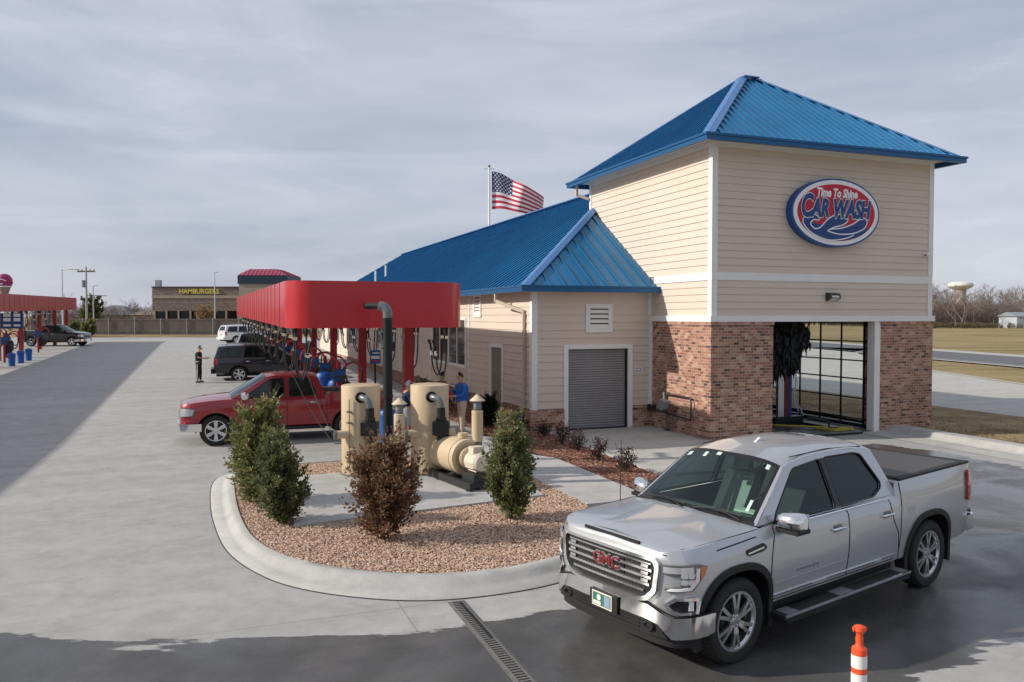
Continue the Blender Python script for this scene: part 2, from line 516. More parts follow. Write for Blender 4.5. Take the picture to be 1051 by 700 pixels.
lot = g.build('parking_lot', M_conc)
co = np.array([p for r in rows for p in r])
at = lot.data.attributes.new('wet', 'FLOAT', 'POINT')
at.data.foreach_set('value', sdist(co[:, 0], co[:, 1], WET).astype(np.float32))
lot['kind'] = 'structure'
# cutting the lot where the grass verge beside the building would be covered is not needed: the verge lies above
#sheet('traffic_lane', BP([(-23.6, -30), (-17.4, -30), (-17.4, 92), (-23.6, 92)]), .006, M_lane, 3)
sheet('verge', BP([(7.0, -34), (12.6, -34), (12.6, 60), (8.0, 60), (8.0, .3), (7.0, .3)]), .05, M_verge, None)
sheet('driveway', BP([(12.5, -34), (22.5, -34), (23, 0), (25.2, 9.3), (29.5, 18.5), (36, 30), (46, 42), (53, 47), (47, 60), (26, 60), (12.5, 60)]), .03, M_conc_light)
sheet('driveway_kerb', BP([(22.5, -34), (22.8, -34), (23.3, 0), (25.5, 9.2), (29.8, 18.3), (36.3, 29.8), (36, 30), (29.5, 18.5), (25.2, 9.3), (23, 0)]), .06, M_kerb)
def rd(off0, off1, z, name, m):
    # the road runs slightly off the building's own direction
    p0 = (39.3 - 2.9 * 7, 19.8 - 9.8 * 7); d = (2.9 / 10.22, 9.8 / 10.22); nrm = (d[1], -d[0])
    P = []
    for off, t in ((off0, 0), (off1, 0), (off1, 330), (off0, 330)):
        P.append((p0[0] + d[0] * t + nrm[0] * off, p0[1] + d[1] * t + nrm[1] * off))
    return sheet(name, BP(P), z, m, None, None)
rd(-.6, 0, .03, 'road_kerb', M_kerb)
rd(0, 8.9, .03, 'road', M_asph)
rd(8.9, 11.6, .035, 'road_shoulder', M_kerb)
M_paint = mat('road_paint', (.75, .74, .7), .7, noise=(3, (.6, .59, .55)))
p = rd(.55, .68, .036, 'road_marking', M_paint)
# grass strip along the far end of the lot
sheet('far_verge', [(-110, 97), (-16, 97), (-16, 124), (-110, 124)], .012, M_verge, 6)
# ---------------------------------------------------------------- planting island, pads, kerbs
def smooth_closed(pts, n=6):
    P = [Vector((p[0], p[1])) for p in pts]; L = len(P); out = []
    for i in range(L):
        a, b, c, d = P[i - 1], P[i], P[(i + 1) % L], P[(i + 2) % L]
        for k in range(n):
            t = k / n
            out.append(.5 * ((2 * b) + (c - a) * t + (2 * a - 5 * b + 4 * c - d) * t * t + (3 * b - a - 3 * c + d) * t ** 3))
    return out
OUT = [WB(-6.9, .55), WB(-9, .55), WB(-11.2, .55), WB(-12.0, .35), (-6.3, 17.4), (-6.24, 16.48), (-5.54, 14.53), (-4.82, 12.87), (-4.18, 11.64), (-3.5, 10.75), (-2.83, 10.17), (-2.01, 9.81), (-1.14, 9.67), (-.31, 9.84), (.5, 10.25), (1.25, 10.95), (1.9, 12.2), (2.05, 13.4)]
INN = [WB(-6.9, .1), WB(-9, .1), WB(-11.0, .1), WB(-11.75, -.1), (-5.88, 17.3), (-5.80, 16.57), (-5.05, 14.5), (-4.35, 12.85), (-3.80, 11.85), (-3.2, 11.15), (-2.6, 10.75), (-1.95, 10.48), (-1.14, 10.36), (-.36, 10.5), (.35, 10.9), (.95, 11.5), (1.35, 12.4), (1.5, 13.45)]
def open_cr(P, n=6): return [Vector((q.x, q.y)) for q in bez([(p[0], p[1], 0) for p in P], n)]
o_ = open_cr(OUT); i_ = open_cr(INN)
g = MB(); g.smooth = True
rows = []
for a, b in zip(o_, i_):
    rows.append([(a.x + (b.x - a.x) * t, a.y + (b.y - a.y) * t, z) for t, z in ((0, .0), (.02, .014), (.42, .022), (.55, .05), (.66, .10), (.78, .128), (.97, .13), (1.0, .10))])
g.grid(rows)
tag(g.build('kerb', M_kerb, sharp=60), kind='structure')
# dark joint between gutter and lot
g = MB()
for a, b in zip(o_, o_[1:]): g.beam((a.x, a.y, .007), (b.x, b.y, .007), .022, .004)
tag(g.build('kerb_joint', mat('joint_dark', (.05, .048, .045), .9)), kind='structure')

M_gbase = gravel_mat('gravel_base', [(.20, .10, .065), (.34, .19, .12), (.48, .29, .19), (.58, .42, .30), (.30, .17, .12)], 26)
isl = [(p.x, p.y) for p in i_] + [WB(-6.66, -5.6), WB(-6.66, .1)]
sheet('gravel_bed', isl, .095, M_gbase, None, None, kind='stuff')
M_stone = []
m, n, l, b = shader('gravel_stone')
at_ = N(n, 'ShaderNodeAttribute', attribute_name='tint')
r = ramp_node(n, [(0, (.20, .105, .075)), (.25, (.39, .23, .16)), (.5, (.52, .35, .25)), (.72, (.60, .43, .31)), (.9, (.64, .50, .38)), (1, (.28, .20, .16))])
l.new(at_.outputs['Fac'], r.inputs[0]); l.new(r.outputs[0], b.inputs['Base Color']); b.inputs['Roughness'].default_value = .8
M_stone = m
def scatter_mesh(name, P, rad, m, base_v, base_f, sq=(1, 1, .7), tint=None, kind='stuff'):
    """one mesh of many small lumps"""
    n = len(P); bv = np.array(base_v, float); k = len(bv)
    a = rng.random(n) * 6.283; ca, sa = np.cos(a)[:, None], np.sin(a)[:, None]
    j = 1 + (rng.random((n, k, 3)) - .5) * .6
    v = bv[None] * j * np.array(sq) * rad[:, None, None]
    x = v[..., 0] * ca - v[..., 1] * sa; y = v[..., 0] * sa + v[..., 1] * ca
    v = np.stack([x, y, v[..., 2]], -1) + P[:, None, :]
    f = (np.array(base_f)[None] + (np.arange(n) * k)[:, None, None]).reshape(-1, len(base_f[0]))
    me = bpy.data.meshes.new(name)
    me.vertices.add(n * k); me.vertices.foreach_set('co', v.reshape(-1).astype(np.float32))
    nf = len(f); w = f.shape[1]
    me.loops.add(nf * w); me.loops.foreach_set('vertex_index', f.reshape(-1).astype(np.int32))
    me.polygons.add(nf); me.polygons.foreach_set('loop_start', np.arange(0, nf * w, w, dtype=np.int32))
    at = me.attributes.new('tint', 'FLOAT', 'FACE')
    t = rng.random(n) if tint is None else tint
    at.data.foreach_set('value', np.repeat(t, len(base_f)).astype(np.float32))
    me.materials.append(m); me.update(calc_edges=True); me.validate()
    o = bpy.data.objects.new(name, me); COL.objects.link(o)
    if kind: o['kind'] = kind
    return o
OCT_V = [(1, 0, 0), (0, 1, 0), (-1, 0, 0), (0, -1, 0), (.1, 0, 1), (0, 0, -1), ]
OCT_F = [(0, 1, 4), (1, 2, 4), (2, 3, 4), (3, 0, 4)]
def pts_in(poly, n, holes=(), margin=.03):
    P = np.array(poly); lo, hi = P.min(0), P.max(0); out = []
    tot = 0
    while tot < n:
        q = rng.random((n * 2, 2)) * (hi - lo) + lo
        d = sdist(q[:, 0], q[:, 1], poly) > margin
        for h in holes: d &= sdist(q[:, 0], q[:, 1], h) < -.0
        out.append(q[d]); tot += d.sum()
    return np.concatenate(out)[:n]
PAD = BP([(-11.75, -5.52), (-7.15, -4.93), (-7.15, -1.35), (-11.75, -1.45)])
q = pts_in(isl, 46000, [PAD])
P = np.column_stack([q, np.full(len(q), .105) + rng.random(len(q)) * .012])
scatter_mesh('gravel', P, .010 + rng.random(len(q)) ** 2 * .017, M_stone, OCT_V, OCT_F)
g = MB()
g.prism([(*p, .02) for p in PAD], (0, 0, .125))
tag(g.build('equipment_pad', M_walk), kind='structure')
g = MB(); g.prism([(*p, .0) for p in BP([(-6.66, -5.75), (-5.28, -5.75), (-5.28, -1.3), (-5.66, -.55), (-6.0, 3.2), (-6.66, 3.2)])], (0, 0, .11))
tag(g.build('sidewalk', M_walk), kind='structure')
# apron in front of the service door, its raised edge along the mulch
g = MB(); g.prism([(*p, .0) for p in BP([(-3.88, -3.6), (-3.6, 3.1), (0.0, 3.1), (0, -.02), (2.1, -.02), (2.1, -2.2), (-.6, -3.9)])], (0, 0, .055))
tag(g.build('apron', M_conc_light), kind='structure')
g = MB()
g.beam((*WB(-3.68, 4.3), .04), (*WB(-3.94, -3.7), .04), .10, .15)
tag(g.build('apron_edge', M_kerb), kind='structure')
M_mulch = gravel_mat('mulch_base', [(.09, .03, .02), (.19, .075, .05), (.27, .12, .08), (.13, .06, .04), (.36, .2, .14)], 30)
MUL = BP([(-5.28, -4.6), (-4.93, -4.9), (-4.0, -3.9), (-3.74, 3.1), (-4.12, 3.2), (-4.12, 14), (-5.5, 14), (-5.5, 0), (-5.28, -1.3)])
sheet('mulch_bed', MUL, .08, M_mulch, None, None, kind='stuff')
m, n, l, b = shader('mulch_chip')
at_ = N(n, 'ShaderNodeAttribute', attribute_name='tint')
r = ramp_node(n, [(0, (.07, .028, .018)), (.4, (.21, .08, .05)), (.75, (.33, .15, .09)), (.93, (.42, .27, .2)), (1, (.5, .4, .32))])
l.new(at_.outputs['Fac'], r.inputs[0]); l.new(r.outputs[0], b.inputs['Base Color']); b.inputs['Roughness'].default_value = .9
q = pts_in(MUL, 9000)
scatter_mesh('mulch', np.column_stack([q, np.full(len(q), .085) + rng.random(len(q)) * .015]), .018 + rng.random(len(q)) * .025, m, OCT_V, OCT_F, (1.3, .45, .4))
# kerb along the verge, ending in a rounded nose by the tunnel mouth
g = MB(); g.smooth = True
path = [(7.05, .55), (6.75, .42), (6.55, 0), (6.5, -1.5), (6.48, -4), (6.4, -10), (6.3, -20), (6.3, -34)]
rows = []
for (u, v), k in zip(path, (.15, .6, 1, 1, 1, 1, 1, 1)):
    rows.append([(*WB(u + du * k, v), z * (.5 + .5 * k)) for du, z in ((-.5, .012), (-.24, .02), (-.15, .15), (-.02, .165), (.18, .16), (.62, .12))])
g.grid(rows)
tag(g.build('verge_kerb', M_kerb, sharp=60), kind='structure')
sheet('gutter', BP([(5.2, .2), (5.0, -34), (6.1, -34), (6.2, .2)]), .008, M_conc_light, None, None)
# trench drain
dr = empty('trench_drain', (*WB(-10.22, -11.45), 0), TH, 'dark cast iron trench drain with slotted grate running out from the planter kerb', 'drain')
g = MB(); g.box(-.105, .105, -3.2, 2.12, .0, .006); g.build('frame', mat('drain_concrete', (.17, .165, .155), .8, noise=(9, (.11, .11, .1))), dr)
g = MB()
M_iron = mat('cast_iron', (.15, .147, .14), .6, .3, noise=(30, (.20, .19, .175)))
for k in range(94):
    y0 = -3.18 + k * .0565
    g.box(-.06, .06, y0, y0 + .03, .006, .012)
g.box(-.08, -.06, -3.2, 2.1, .006, .015); g.box(.06, .08, -3.2, 2.1, .006, .015)
g.build('grate', M_iron, dr)
g = MB(); g.box(.02, .055, .9, 2.05, .0125, .016); g.box(-.059, .059, -3.2, 2.1, .0062, .0068); g.build('slot', mat('slot_black', (.012, .012, .012), .8), dr)

# ---------------------------------------------------------------- the car wash building (u to the right along its front, v to the back)
BLD = empty('car_wash_building', (CX, CY, 0), TH, 'beige sided car wash with brick base, blue metal roofs and a square tower', 'building')
def siding_mat(name, c1, c2):
    m, n, l, b = shader(name)
    t = N(n, 'ShaderNodeTexCoord'); mp = N(n, 'ShaderNodeMapping'); mp.inputs['Scale'].default_value = (1.2, 1.2, 22)
    l.new(t.outputs['Object'], mp.inputs[0])
    a = N(n, 'ShaderNodeTexNoise', i_Scale=2.0, i_Detail=6., i_Roughness=.65); l.new(mp.outputs[0], a.inputs[0])
    c = N(n, 'ShaderNodeTexNoise', i_Scale=.6, i_Detail=3.); l.new(t.outputs['Object'], c.inputs[0])
    r = ramp_node(n, [(.3, c1), (.7, c2)]); l.new(c.outputs[0], r.inputs[0])
    l.new(r.outputs[0], b.inputs['Base Color'])
    bp = N(n, 'ShaderNodeBump', i_Strength=.2, i_Distance=.01); l.new(a.outputs[0], bp.inputs['Height']); l.new(bp.outputs[0], b.inputs['Normal'])
    b.inputs['Roughness'].default_value = .62; b.inputs['Specular IOR Level'].default_value = .35
    return m
M_side = siding_mat('beige_siding', (.61, .52, .435), (.645, .55, .46))
M_white = mat('white_trim', (.78, .77, .745), .5, noise=(1.5, (.72, .71, .69)))
M_soff = mat('soffit', (.74, .715, .67), .6)
def brick_mat():
    m, n, l, b = shader('brick')
    t = N(n, 'ShaderNodeTexCoord'); sp = N(n, 'ShaderNodeSeparateXYZ'); l.new(t.outputs['Object'], sp.inputs[0])
    a = math_node(n, l, 'ADD', sp.outputs[0], sp.outputs[1])
    cb = N(n, 'ShaderNodeCombineXYZ'); l.new(a, cb.inputs[0]); l.new(sp.outputs[2], cb.inputs[1])
    br = N(n, 'ShaderNodeTexBrick'); br.inputs['Scale'].default_value = 1; br.inputs['Brick Width'].default_value = .2; br.inputs['Row Height'].default_value = .0815
    br.inputs['Mortar Size'].default_value = .0062; br.inputs['Mortar Smooth'].default_value = .3; br.inputs['Bias'].default_value = 0
    br.inputs['Color1'].default_value = (0, 0, 0, 1); br.inputs['Color2'].default_value = (1, 1, 1, 1)
    l.new(cb.outputs[0], br.inputs[0])
    r = ramp_node(n, [(0, (.10, .062, .055)), (.09, (.20, .10, .072)), (.28, (.30, .14, .10)), (.55, (.365, .18, .125)), (.75, (.43, .24, .17)), (.9, (.50, .32, .23)), (1, (.30, .19, .15))])
    l.new(br.outputs['Color'], r.inputs[0])
    nz = N(n, 'ShaderNodeTexNoise', i_Scale=18., i_Detail=6., i_Roughness=.7); l.new(t.outputs['Object'], nz.inputs[0])
    r2 = ramp_node(n, [(.3, (.72, .72, .72)), (.7, (1.25, 1.22, 1.18))]); l.new(nz.outputs[0], r2.inputs[0])
    mx = N(n, 'ShaderNodeMix', data_type='RGBA', blend_type='MULTIPLY'); mx.inputs[0].default_value = 1; l.new(r.outputs[0], mx.inputs[6]); l.new(r2.outputs[0], mx.inputs[7])
    mm = N(n, 'ShaderNodeMix', data_type='RGBA'); mm.inputs[7].default_value = (.50, .45, .385, 1); l.new(br.outputs['Fac'], mm.inputs[0]); l.new(mx.outputs[2], mm.inputs[6])
    l.new(mm.outputs[2], b.inputs['Base Color']); b.inputs['Roughness'].default_value = .85; b.inputs['Specular IOR Level'].default_value = .2
    ih = math_node(n, l, 'SUBTRACT', 1.0, br.outputs['Fac'])
    bp = N(n, 'ShaderNodeBump', i_Strength=.8, i_Distance=.008); l.new(ih, bp.inputs['Height']); l.new(bp.outputs[0], b.inputs['Normal'])
    return m
M_brick = brick_mat()
def roof_mat():
    m, n, l, b = shader('blue_metal_roof')
    t = N(n, 'ShaderNodeTexCoord')
    c = N(n, 'ShaderNodeTexNoise', i_Scale=.8, i_Detail=4.); l.new(t.outputs['Object'], c.inputs[0])
    r = ramp_node(n, [(.3, (.006, .135, .30)), (.7, (.010, .17, .36))]); l.new(c.outputs[0], r.inputs[0]); l.new(r.outputs[0], b.inputs['Base Color'])
    b.inputs['Metallic'].default_value = .25; b.inputs['Roughness'].default_value = .36; b.inputs['Specular IOR Level'].default_value = .55
    bp = N(n, 'ShaderNodeBump', i_Strength=.12, i_Distance=.05); l.new(c.outputs[0], bp.inputs['Height']); l.new(bp.outputs[0], b.inputs['Normal'])
    return m
M_roof = roof_mat()
M_blue = mat('blue_gutter', (.006, .09, .23), .35, .3, spec=.6)

def siding(mb, origin, along, nrm, L, z0, z1, holes=(), ex=.2):
    """lap boards on a wall starting at origin running L along; holes = (a0, a1, z0, z1)"""
    o = Vector(origin); a = Vector(along); nn = Vector(nrm)
    z = z0
    while z < z1 - 1e-4:
        zt = min(z + ex, z1)
        cuts = [z, zt]
        for h in holes:
            for q in (h[2], h[3]):
                if z < q < zt: cuts.append(q)
        cuts = sorted(cuts)
        for za, zb in zip(cuts, cuts[1:]):
            segs = [(0, L)]
            for h in holes:
                if h[2] < zb - 1e-4 and h[3] > za + 1e-4:
                    ns = []
                    for s0, s1 in segs:
                        if h[1] <= s0 or h[0] >= s1: ns.append((s0, s1)); continue
                        if h[0] > s0: ns.append((s0, h[0]))
                        if h[1] < s1: ns.append((h[1], s1))
                    segs = ns
            fa = .026 - .023 * (za - z) / ex; fb = .026 - .023 * (zb - z) / ex
            for s0, s1 in segs:
                p = [o + a * s0 + nn * fa + Vector((0, 0, za)), o + a * s1 + nn * fa + Vector((0, 0, za)), o + a * s1 + nn * fb + Vector((0, 0, zb)), o + a * s0 + nn * fb + Vector((0, 0, zb))]
                mb.poly(p)
                if abs(za - z) < 1e-5:   # lip under each board
                    mb.poly([p[1], p[0], o + a * s0 + Vector((0, 0, za)), o + a * s1 + Vector((0, 0, za))])
        z = zt
    return mb
ZH, ZB, ZT, ZL = 3.34, 4.72, 8.33, 4.38
TW, TD = 8.08, 7.475
# tower: core, siding, brick, trim
g = MB()
siding(g, (0, 0, 0), (1, 0, 0), (0, -1, 0), TW, ZH + .17, 4.50)
siding(g, (0, 0, 0), (1, 0, 0), (0, -1, 0), TW, ZB, ZT, ex=.205)
g.build('tower_front_wall', M_side, BLD, fix=False)
g = MB()
siding(g, (0, TD, 0), (0, -1, 0), (-1, 0, 0), TD, ZH + .17, 4.50)
siding(g, (0, TD, 0), (0, -1, 0), (-1, 0, 0), TD, ZB, ZT, ex=.205)
siding(g, (TW, 0, 0), (0, 1, 0), (1, 0, 0), TD, ZH + .17, ZT, ex=.205)
siding(g, (TW, TD, 0), (-1, 0, 0), (0, 1, 0), TW, ZH + .17, ZT, ex=.205)
g.build('tower_side_wall', M_side, BLD, fix=False)
g = MB()
g.box(.001, TW - .001, .001, .15, ZH, ZT); g.box(.001, .15, .15, TD - .001, ZH, ZT); g.box(TW - .15, TW - .001, .15, TD - .001, ZH, ZT); g.box(.15, TW - .15, TD - .15, TD - .001, ZH, ZT)
g.box(.15, TW - .15, .15, TD - .15, ZH + .05, ZH + .1)
g.build_each('tower_core', mat('sheathing', (.35, .30, .25), .9), BLD)
# brick piers either side of the opening
g = MB()
g.box(-.07, 2.03, -.07, .30, 0, ZH - .002); g.box(-.07, .25, .30, 3.2, 0, ZH - .002)
g.build_each('brick_pier', M_brick, BLD)
g = MB(); g.box(6.03, TW + .05, -.07, .62, 0, ZH - .002)
g.build_each('brick_pier', M_brick, BLD)
g = MB()  # soldier course shadow line and row of caps at the header
g.box(-.095, 2.05, -.095, -.07, ZH - .09, ZH - .004); g.box(6.01, TW + .07, -.095, -.07, ZH - .09, ZH - .004); g.box(-.095, -.07, -.07, 3.2, ZH - .09, ZH - .004)
g.build_each('brick_cap', M_brick, BLD)
g = MB()
g.box(-.10, TW + .10, -.10, .002, ZH, ZH + .17); g.box(-.10, .002, .004, 3.2, ZH, ZH + .17); g.box(TW, TW + .10, .004, TD, ZH, ZH + .17)
g.box(-.035, TW + .035, -.035, .002, 4.50, ZB); g.box(-.035, .002, .004, 3.0, 4.50, ZB)
g.build_each('band_trim', M_white, BLD)
g = MB()
for z0, z1 in ((ZH + .172, 4.498), (ZB + .002, ZT)):
    g.box(-.042, .14, -.042, .003, z0, z1); g.box(-.042, .003, .005, .14, z0, z1)
    g.box(TW - .14, TW + .042, -.042, .003, z0, z1); g.box(TW - .003, TW + .042, .005, .14, z0, z1)
g.box(-.042, .003, TD - .12, TD + .04, 6.5, ZT)
g.build_each('corner_trim', M_white, BLD)
g = MB()
g.box(5.80, 6.028, -.055, .22, .002, ZH - .002); g.box(-.10, -.04, 3.02, 3.18, .7, ZH + .0)
g.build_each('jamb_trim', M_white, BLD)
# tower roof
def hip_faces(x0, x1, y0, y1, z, pitch, ridge_axis=None):
    w, d = x1 - x0, y1 - y0; h = min(w, d) / 2
    zr = z + h * pitch
    if w >= d: r0, r1 = (x0 + h, (y0 + y1) / 2, zr), (x1 - h, (y0 + y1) / 2, zr)
    else: r0, r1 = ((x0 + x1) / 2, y0 + h, zr), ((x0 + x1) / 2, y1 - h, zr)
    A, B_, C_, D_ = (x0, y0, z), (x1, y0, z), (x1, y1, z), (x0, y1, z)
    if w >= d: return [[A, B_, r1, r0], [B_, C_, r1], [C_, D_, r0, r1], [D_, A, r0]], r0, r1
    return [[A, B_, r0], [B_, C_, r1, r0], [C_, D_, r1], [D_, A, r0, r1]], r0, r1
def roof_face(mb, poly, sp=.43, off=.0, rib=True, rw=.022, rh=.04, kind='box'):
    P = [Vector(p) for p in poly]
    mb.poly(P)
    a, b = P[0], P[1]; e = (b - a); L = e.length; e.normalize()
    nrm = None
    for q in P[2:]:
        nn = e.cross(q - a)
        if nn.length > 1e-3: nrm = nn.normalized(); break
    s = nrm.cross(e).normalized()
    if s.z < 0: s = -s
    if nrm.z < 0: nrm = -nrm
    uv = [((p - a).dot(e), (p - a).dot(s)) for p in P]
    t = sp * .5 + off
    while t < L:
        hits = []
        for (x0, y0), (x1, y1) in zip(uv, uv[1:] + uv[:1]):
            if (x0 - t) * (x1 - t) < 0: hits.append(y0 + (y1 - y0) * (t - x0) / (x1 - x0))
        if len(hits) >= 2:
            y0, y1 = min(hits), max(hits)
            if y1 - y0 > .15 and rib:
                p0 = a + e * t + s * (y0 - .0) + nrm * (rh / 2 + .002); p1 = a + e * t + s * (y1 - .03) + nrm * (rh / 2 + .002)
                mb.beam(p0, p1, rw, rh, nrm)
        t += sp
OV = .55; OVB = .45
g = MB()
faces, r0, r1 = hip_faces(-OV, TW + OV, -OV, TD + OV, ZT + .05, .715)
for f in faces: roof_face(g, f, .30)
g.build('tower_roof', M_roof, BLD, fix=False)
M_ridge = mat('blue_ridge_cap', (.075, .20, .44), .4, .3, spec=.6)
g = MB()
cs = [(-OV, -OV), (TW + OV, -OV), (TW + OV, TD + OV), (-OV, TD + OV)]
for (x, y), r in zip(cs, (r0, r1, r1, r0)):
    a = Vector((x, y, ZT + .05)); b = Vector(r) + Vector((0, 0, .03))
    sd_ = Vector((1 if x > 0 else -1, 1 if y > 0 else -1, 0)).normalized()
    side = (b - a).cross(Vector((0, 0, 1))).normalized() * .17
    for q in (-1, 1):
        g.prism([a, b, b + side * q - Vector((0, 0, .06)), a + side * q - Vector((0, 0, .06))], (0, 0, .035))
g.beam(Vector(r0) + Vector((0, 0, .05)), Vector(r1) + Vector((0, 0, .05)), .3, .04)
g.build_each('hip_cap', M_ridge, BLD)
def gutter(mb, pts, z, h=.17, d=.12):
    for a, b in zip(pts, pts[1:]):
        a = Vector((*a, z - h / 2)); b = Vector((*b, z - h / 2)); mb.beam(a, b, d, h)
g = MB()
gx0, gx1, gy0, gy1 = -OV - .05, TW + OV + .05, -OV - .05, TD + OV + .05
for x0, x1, y0, y1 in ((gx0 - .06, gx1 + .06, gy0 - .06, gy0 + .06), (gx0 - .06, gx1 + .06, gy1 - .06, gy1 + .06), (gx0 - .06, gx0 + .06, gy0 + .06, gy1 - .06), (gx1 - .06, gx1 + .06, gy0 + .06, gy1 - .06)):
    g.box(x0, x1, y0, y1, ZT - .14, ZT - .02)
    g.box(x0 - .03, x1 + .03, y0 - .03, y1 + .03, ZT - .018, ZT + .045)
g.build('gutter', M_blue, BLD)
g = MB(); g.box(-OV, TW + OV, -OV, TD + OV, ZT + .0, ZT + .015)
# sloping soffit board closing the eaves
g.box(-OV, TW + OV, -OV, -OV + .02, ZT - .12, ZT); g.box(-OV, -OV + .02, -OV + .02, TD + OV, ZT - .12, ZT)
g.build_each('soffit', M_soff, BLD)
g = MB(); g.box(-.03, TW + .03, -.03, .003, ZT - .16, ZT - .002); g.box(-.03, .003, .005, TD, ZT - .16, ZT - .002); g.build_each('frieze', M_soff, BLD)
# main low building
LX, BX1, V0, V1 = -4.037, 7.64, 3.2, 51.0
door = (1.15, 3.19, 0, 2.55)     # a0,a1 measured from the corner along the front
vent = (1.73, 2.64, 3.0, 3.87)
g = MB()
siding(g, (LX, V0, 0), (1, 0, 0), (0, -1, 0), -LX - .0, .72, ZL, [(1.0, 3.35, 0, 2.64), vent], ex=.235)
g.build('service_front_wall', M_side, BLD, fix=False)
lw_holes = [(V1 - 6.95, V1 - 5.62, 0, 2.6), (V1 - 14.4, V1 - 9.65, 1.55, 3.45), (V1 - 8.74, V1 - 7.88, 3.45, 4.3)]
for v in (21.5, 31.0, 40.5): lw_holes.append((V1 - v - 4.75, V1 - v, 1.55, 3.45))
g = MB()
siding(g, (LX, V1, 0), (0, -1, 0), (-1, 0, 0), V1 - V0, .72, ZL, lw_holes, ex=.235)
siding(g, (BX1, V0 + 4.3, 0), (0, 1, 0), (1, 0, 0), V1 - V0 - 4.3, 0, ZL, (), ex=.235)
siding(g, (BX1, V1, 0), (-1, 0, 0), (0, 1, 0), BX1 - LX, 0, ZL, (), ex=.235)
g.build('long_side_wall', M_side, BLD, fix=False)
g = MB()
g.box(LX + .14, LX + 1.15, V0 + .002, V0 + .14, 0, ZL); g.box(LX + 3.19, -.001, V0 + .002, V0 + .14, 0, ZL); g.box(LX + 1.15, LX + 3.19, V0 + .002, V0 + .14, 2.55, ZL)
g.box(LX + .002, LX + .14, V0 + .002, V1 - .002, 0, ZL); g.box(BX1 - .14, BX1 - .002, TD + .1, V1 - .002, 0, ZL); g.box(LX + .14, BX1 - .14, V1 - .14, V1 - .002, 0, ZL)
g.build_each('wall_core', MATS['sheathing'], BLD)
g = MB()  # brick wainscot
g.box(LX - .09, LX + 1.0, V0 - .09, V0 - .001, 0, .70); g.box(LX + 3.35, -.072, V0 - .09, V0 - .001, 0, .70)
g.box(LX - .09, LX - .001, V0 + .0, 5.6, 0, .70); g.box(LX - .09, LX - .001, 6.97, V1, 0, .70)
g.build_each('brick_wainscot', M_brick, BLD)
g = MB()
g.box(LX - .11, LX + .98, V0 - .11, V0 - .0905, .64, .705); g.box(LX + 3.37, -.1, V0 - .11, V0 - .0905, .64, .705); g.box(LX - .11, LX - .0905, V0 - .09, 5.6, .64, .705); g.box(LX - .11, LX - .0905, 6.97, V1, .64, .705)
g.build_each('wainscot_cap', M_brick, BLD)
g = MB()
g.box(LX - .042, LX + .14, V0 - .042, V0 + .003, .705, ZL); g.box(LX - .042, LX + .003, V0 + .005, V0 + .14, .705, ZL)
g.box(LX + .14, -.0, V0 - .03, V0 + .003, ZL - .14, ZL)
g.box(-.13, -.0, V0 - .03, V0 + .003, ZH + .18, ZL - .141)
for v in (9.27, 14.7, 20.6, 30, 40): g.box(LX - .034, LX + .003, v - .05, v + .05, .705, ZL)
g.build_each('corner_trim', M_white, BLD)
# roll-up service door
g = MB()
g.box(LX + 1.0, LX + 1.15, V0 - .045, V0 + .10, .0, 2.64); g.box(LX + 3.19, LX + 3.35, V0 - .045, V0 + .10, 0, 2.64); g.box(LX + 1.15, LX + 3.19, V0 - .045, V0 + .10, 2.5, 2.64)
fr = g.build_each('door_frame', M_white, BLD)
M_rdoor = mat('grey_roller_door', (.27, .27, .275), .45, .2, noise=(2, (.24, .24, .245)))
g = MB()
z = .06
while z < 2.5:
    x0, x1, y = LX + 1.15, LX + 3.19, V0 + .10
    zt = min(z + .075, 2.5)
    g.poly([(x0, y, z), (x1, y, z), (x1, y - .018, z + .02), (x0, y - .018, z + .02)])
    g.poly([(x0, y - .018, z + .02), (x1, y - .018, z + .02), (x1, y - .018, zt - .02), (x0, y - .018, zt - .02)])
    g.poly([(x0, y - .018, zt - .02), (x1, y - .018, zt - .02), (x1, y, zt), (x0, y, zt)])
    z += .075
rdoor = g.build('roller_door', M_rdoor, BLD, fix=False)
M_black = mat('black_rubber', (.015, .015, .015), .7)
g = MB(); g.box(LX + 3.14, LX + 3.188, V0 + .02, V0 + .075, .05, 2.5); g.box(LX + 1.15, LX + 3.14, V0 + .03, V0 + .075, 0.01, .06); g.build_each('door_track', M_black, BLD)
def louvre(name, x0, x1, z0, z1, wall, n=4):
    f = MB(); b = .14; b2 = .10
    def bx(a0, a1, c0, c1, y0, y1, mb):
        if wall == 'front': mb.box(a0, a1, V0 - y1, V0 - y0, c0, c1)
        else: mb.box(LX - y1, LX - y0, a0, a1, c0, c1)
    bx(x0, x1, z1 - b, z1, 0, .05, f); bx(x0, x1, z0, z0 + b, 0, .05, f); bx(x0, x0 + b, z0 + b, z1 - b, 0, .05, f); bx(x1 - b, x1, z0 + b, z1 - b, 0, .05, f)
    o = f.build(name, M_white, BLD)
    s = MB()
    zz = z0 + b; st = (z1 - z0 - 2 * b) / n
    for k in range(n):
        if wall == 'front':
            s.prism([(x0 + b, V0 - .045, zz + .01), (x0 + b, V0 - .01, zz + st * .75), (x0 + b, V0 - .005, zz + st * .75), (x0 + b, V0 - .04, zz + .0)], (x1 - x0 - 2 * b, 0, 0))
        else:
            s.prism([(LX - .045, x0 + b, zz + .01), (LX - .01, x0 + b, zz + st * .75), (LX - .005, x0 + b, zz + st * .75), (LX - .04, x0 + b, zz + .0)], (0, x1 - x0 - 2 * b, 0))
        zz += st
    s.build('slats', M_white, o)
    d = MB(); bx(x0 + b, x1 - b, z0 + b, z1 - b, -.02, .004, d); d.build('backing', M_black, o)
louvre('louvre_vent', LX + 1.73, LX + 2.64, 3.0, 3.87, 'front')
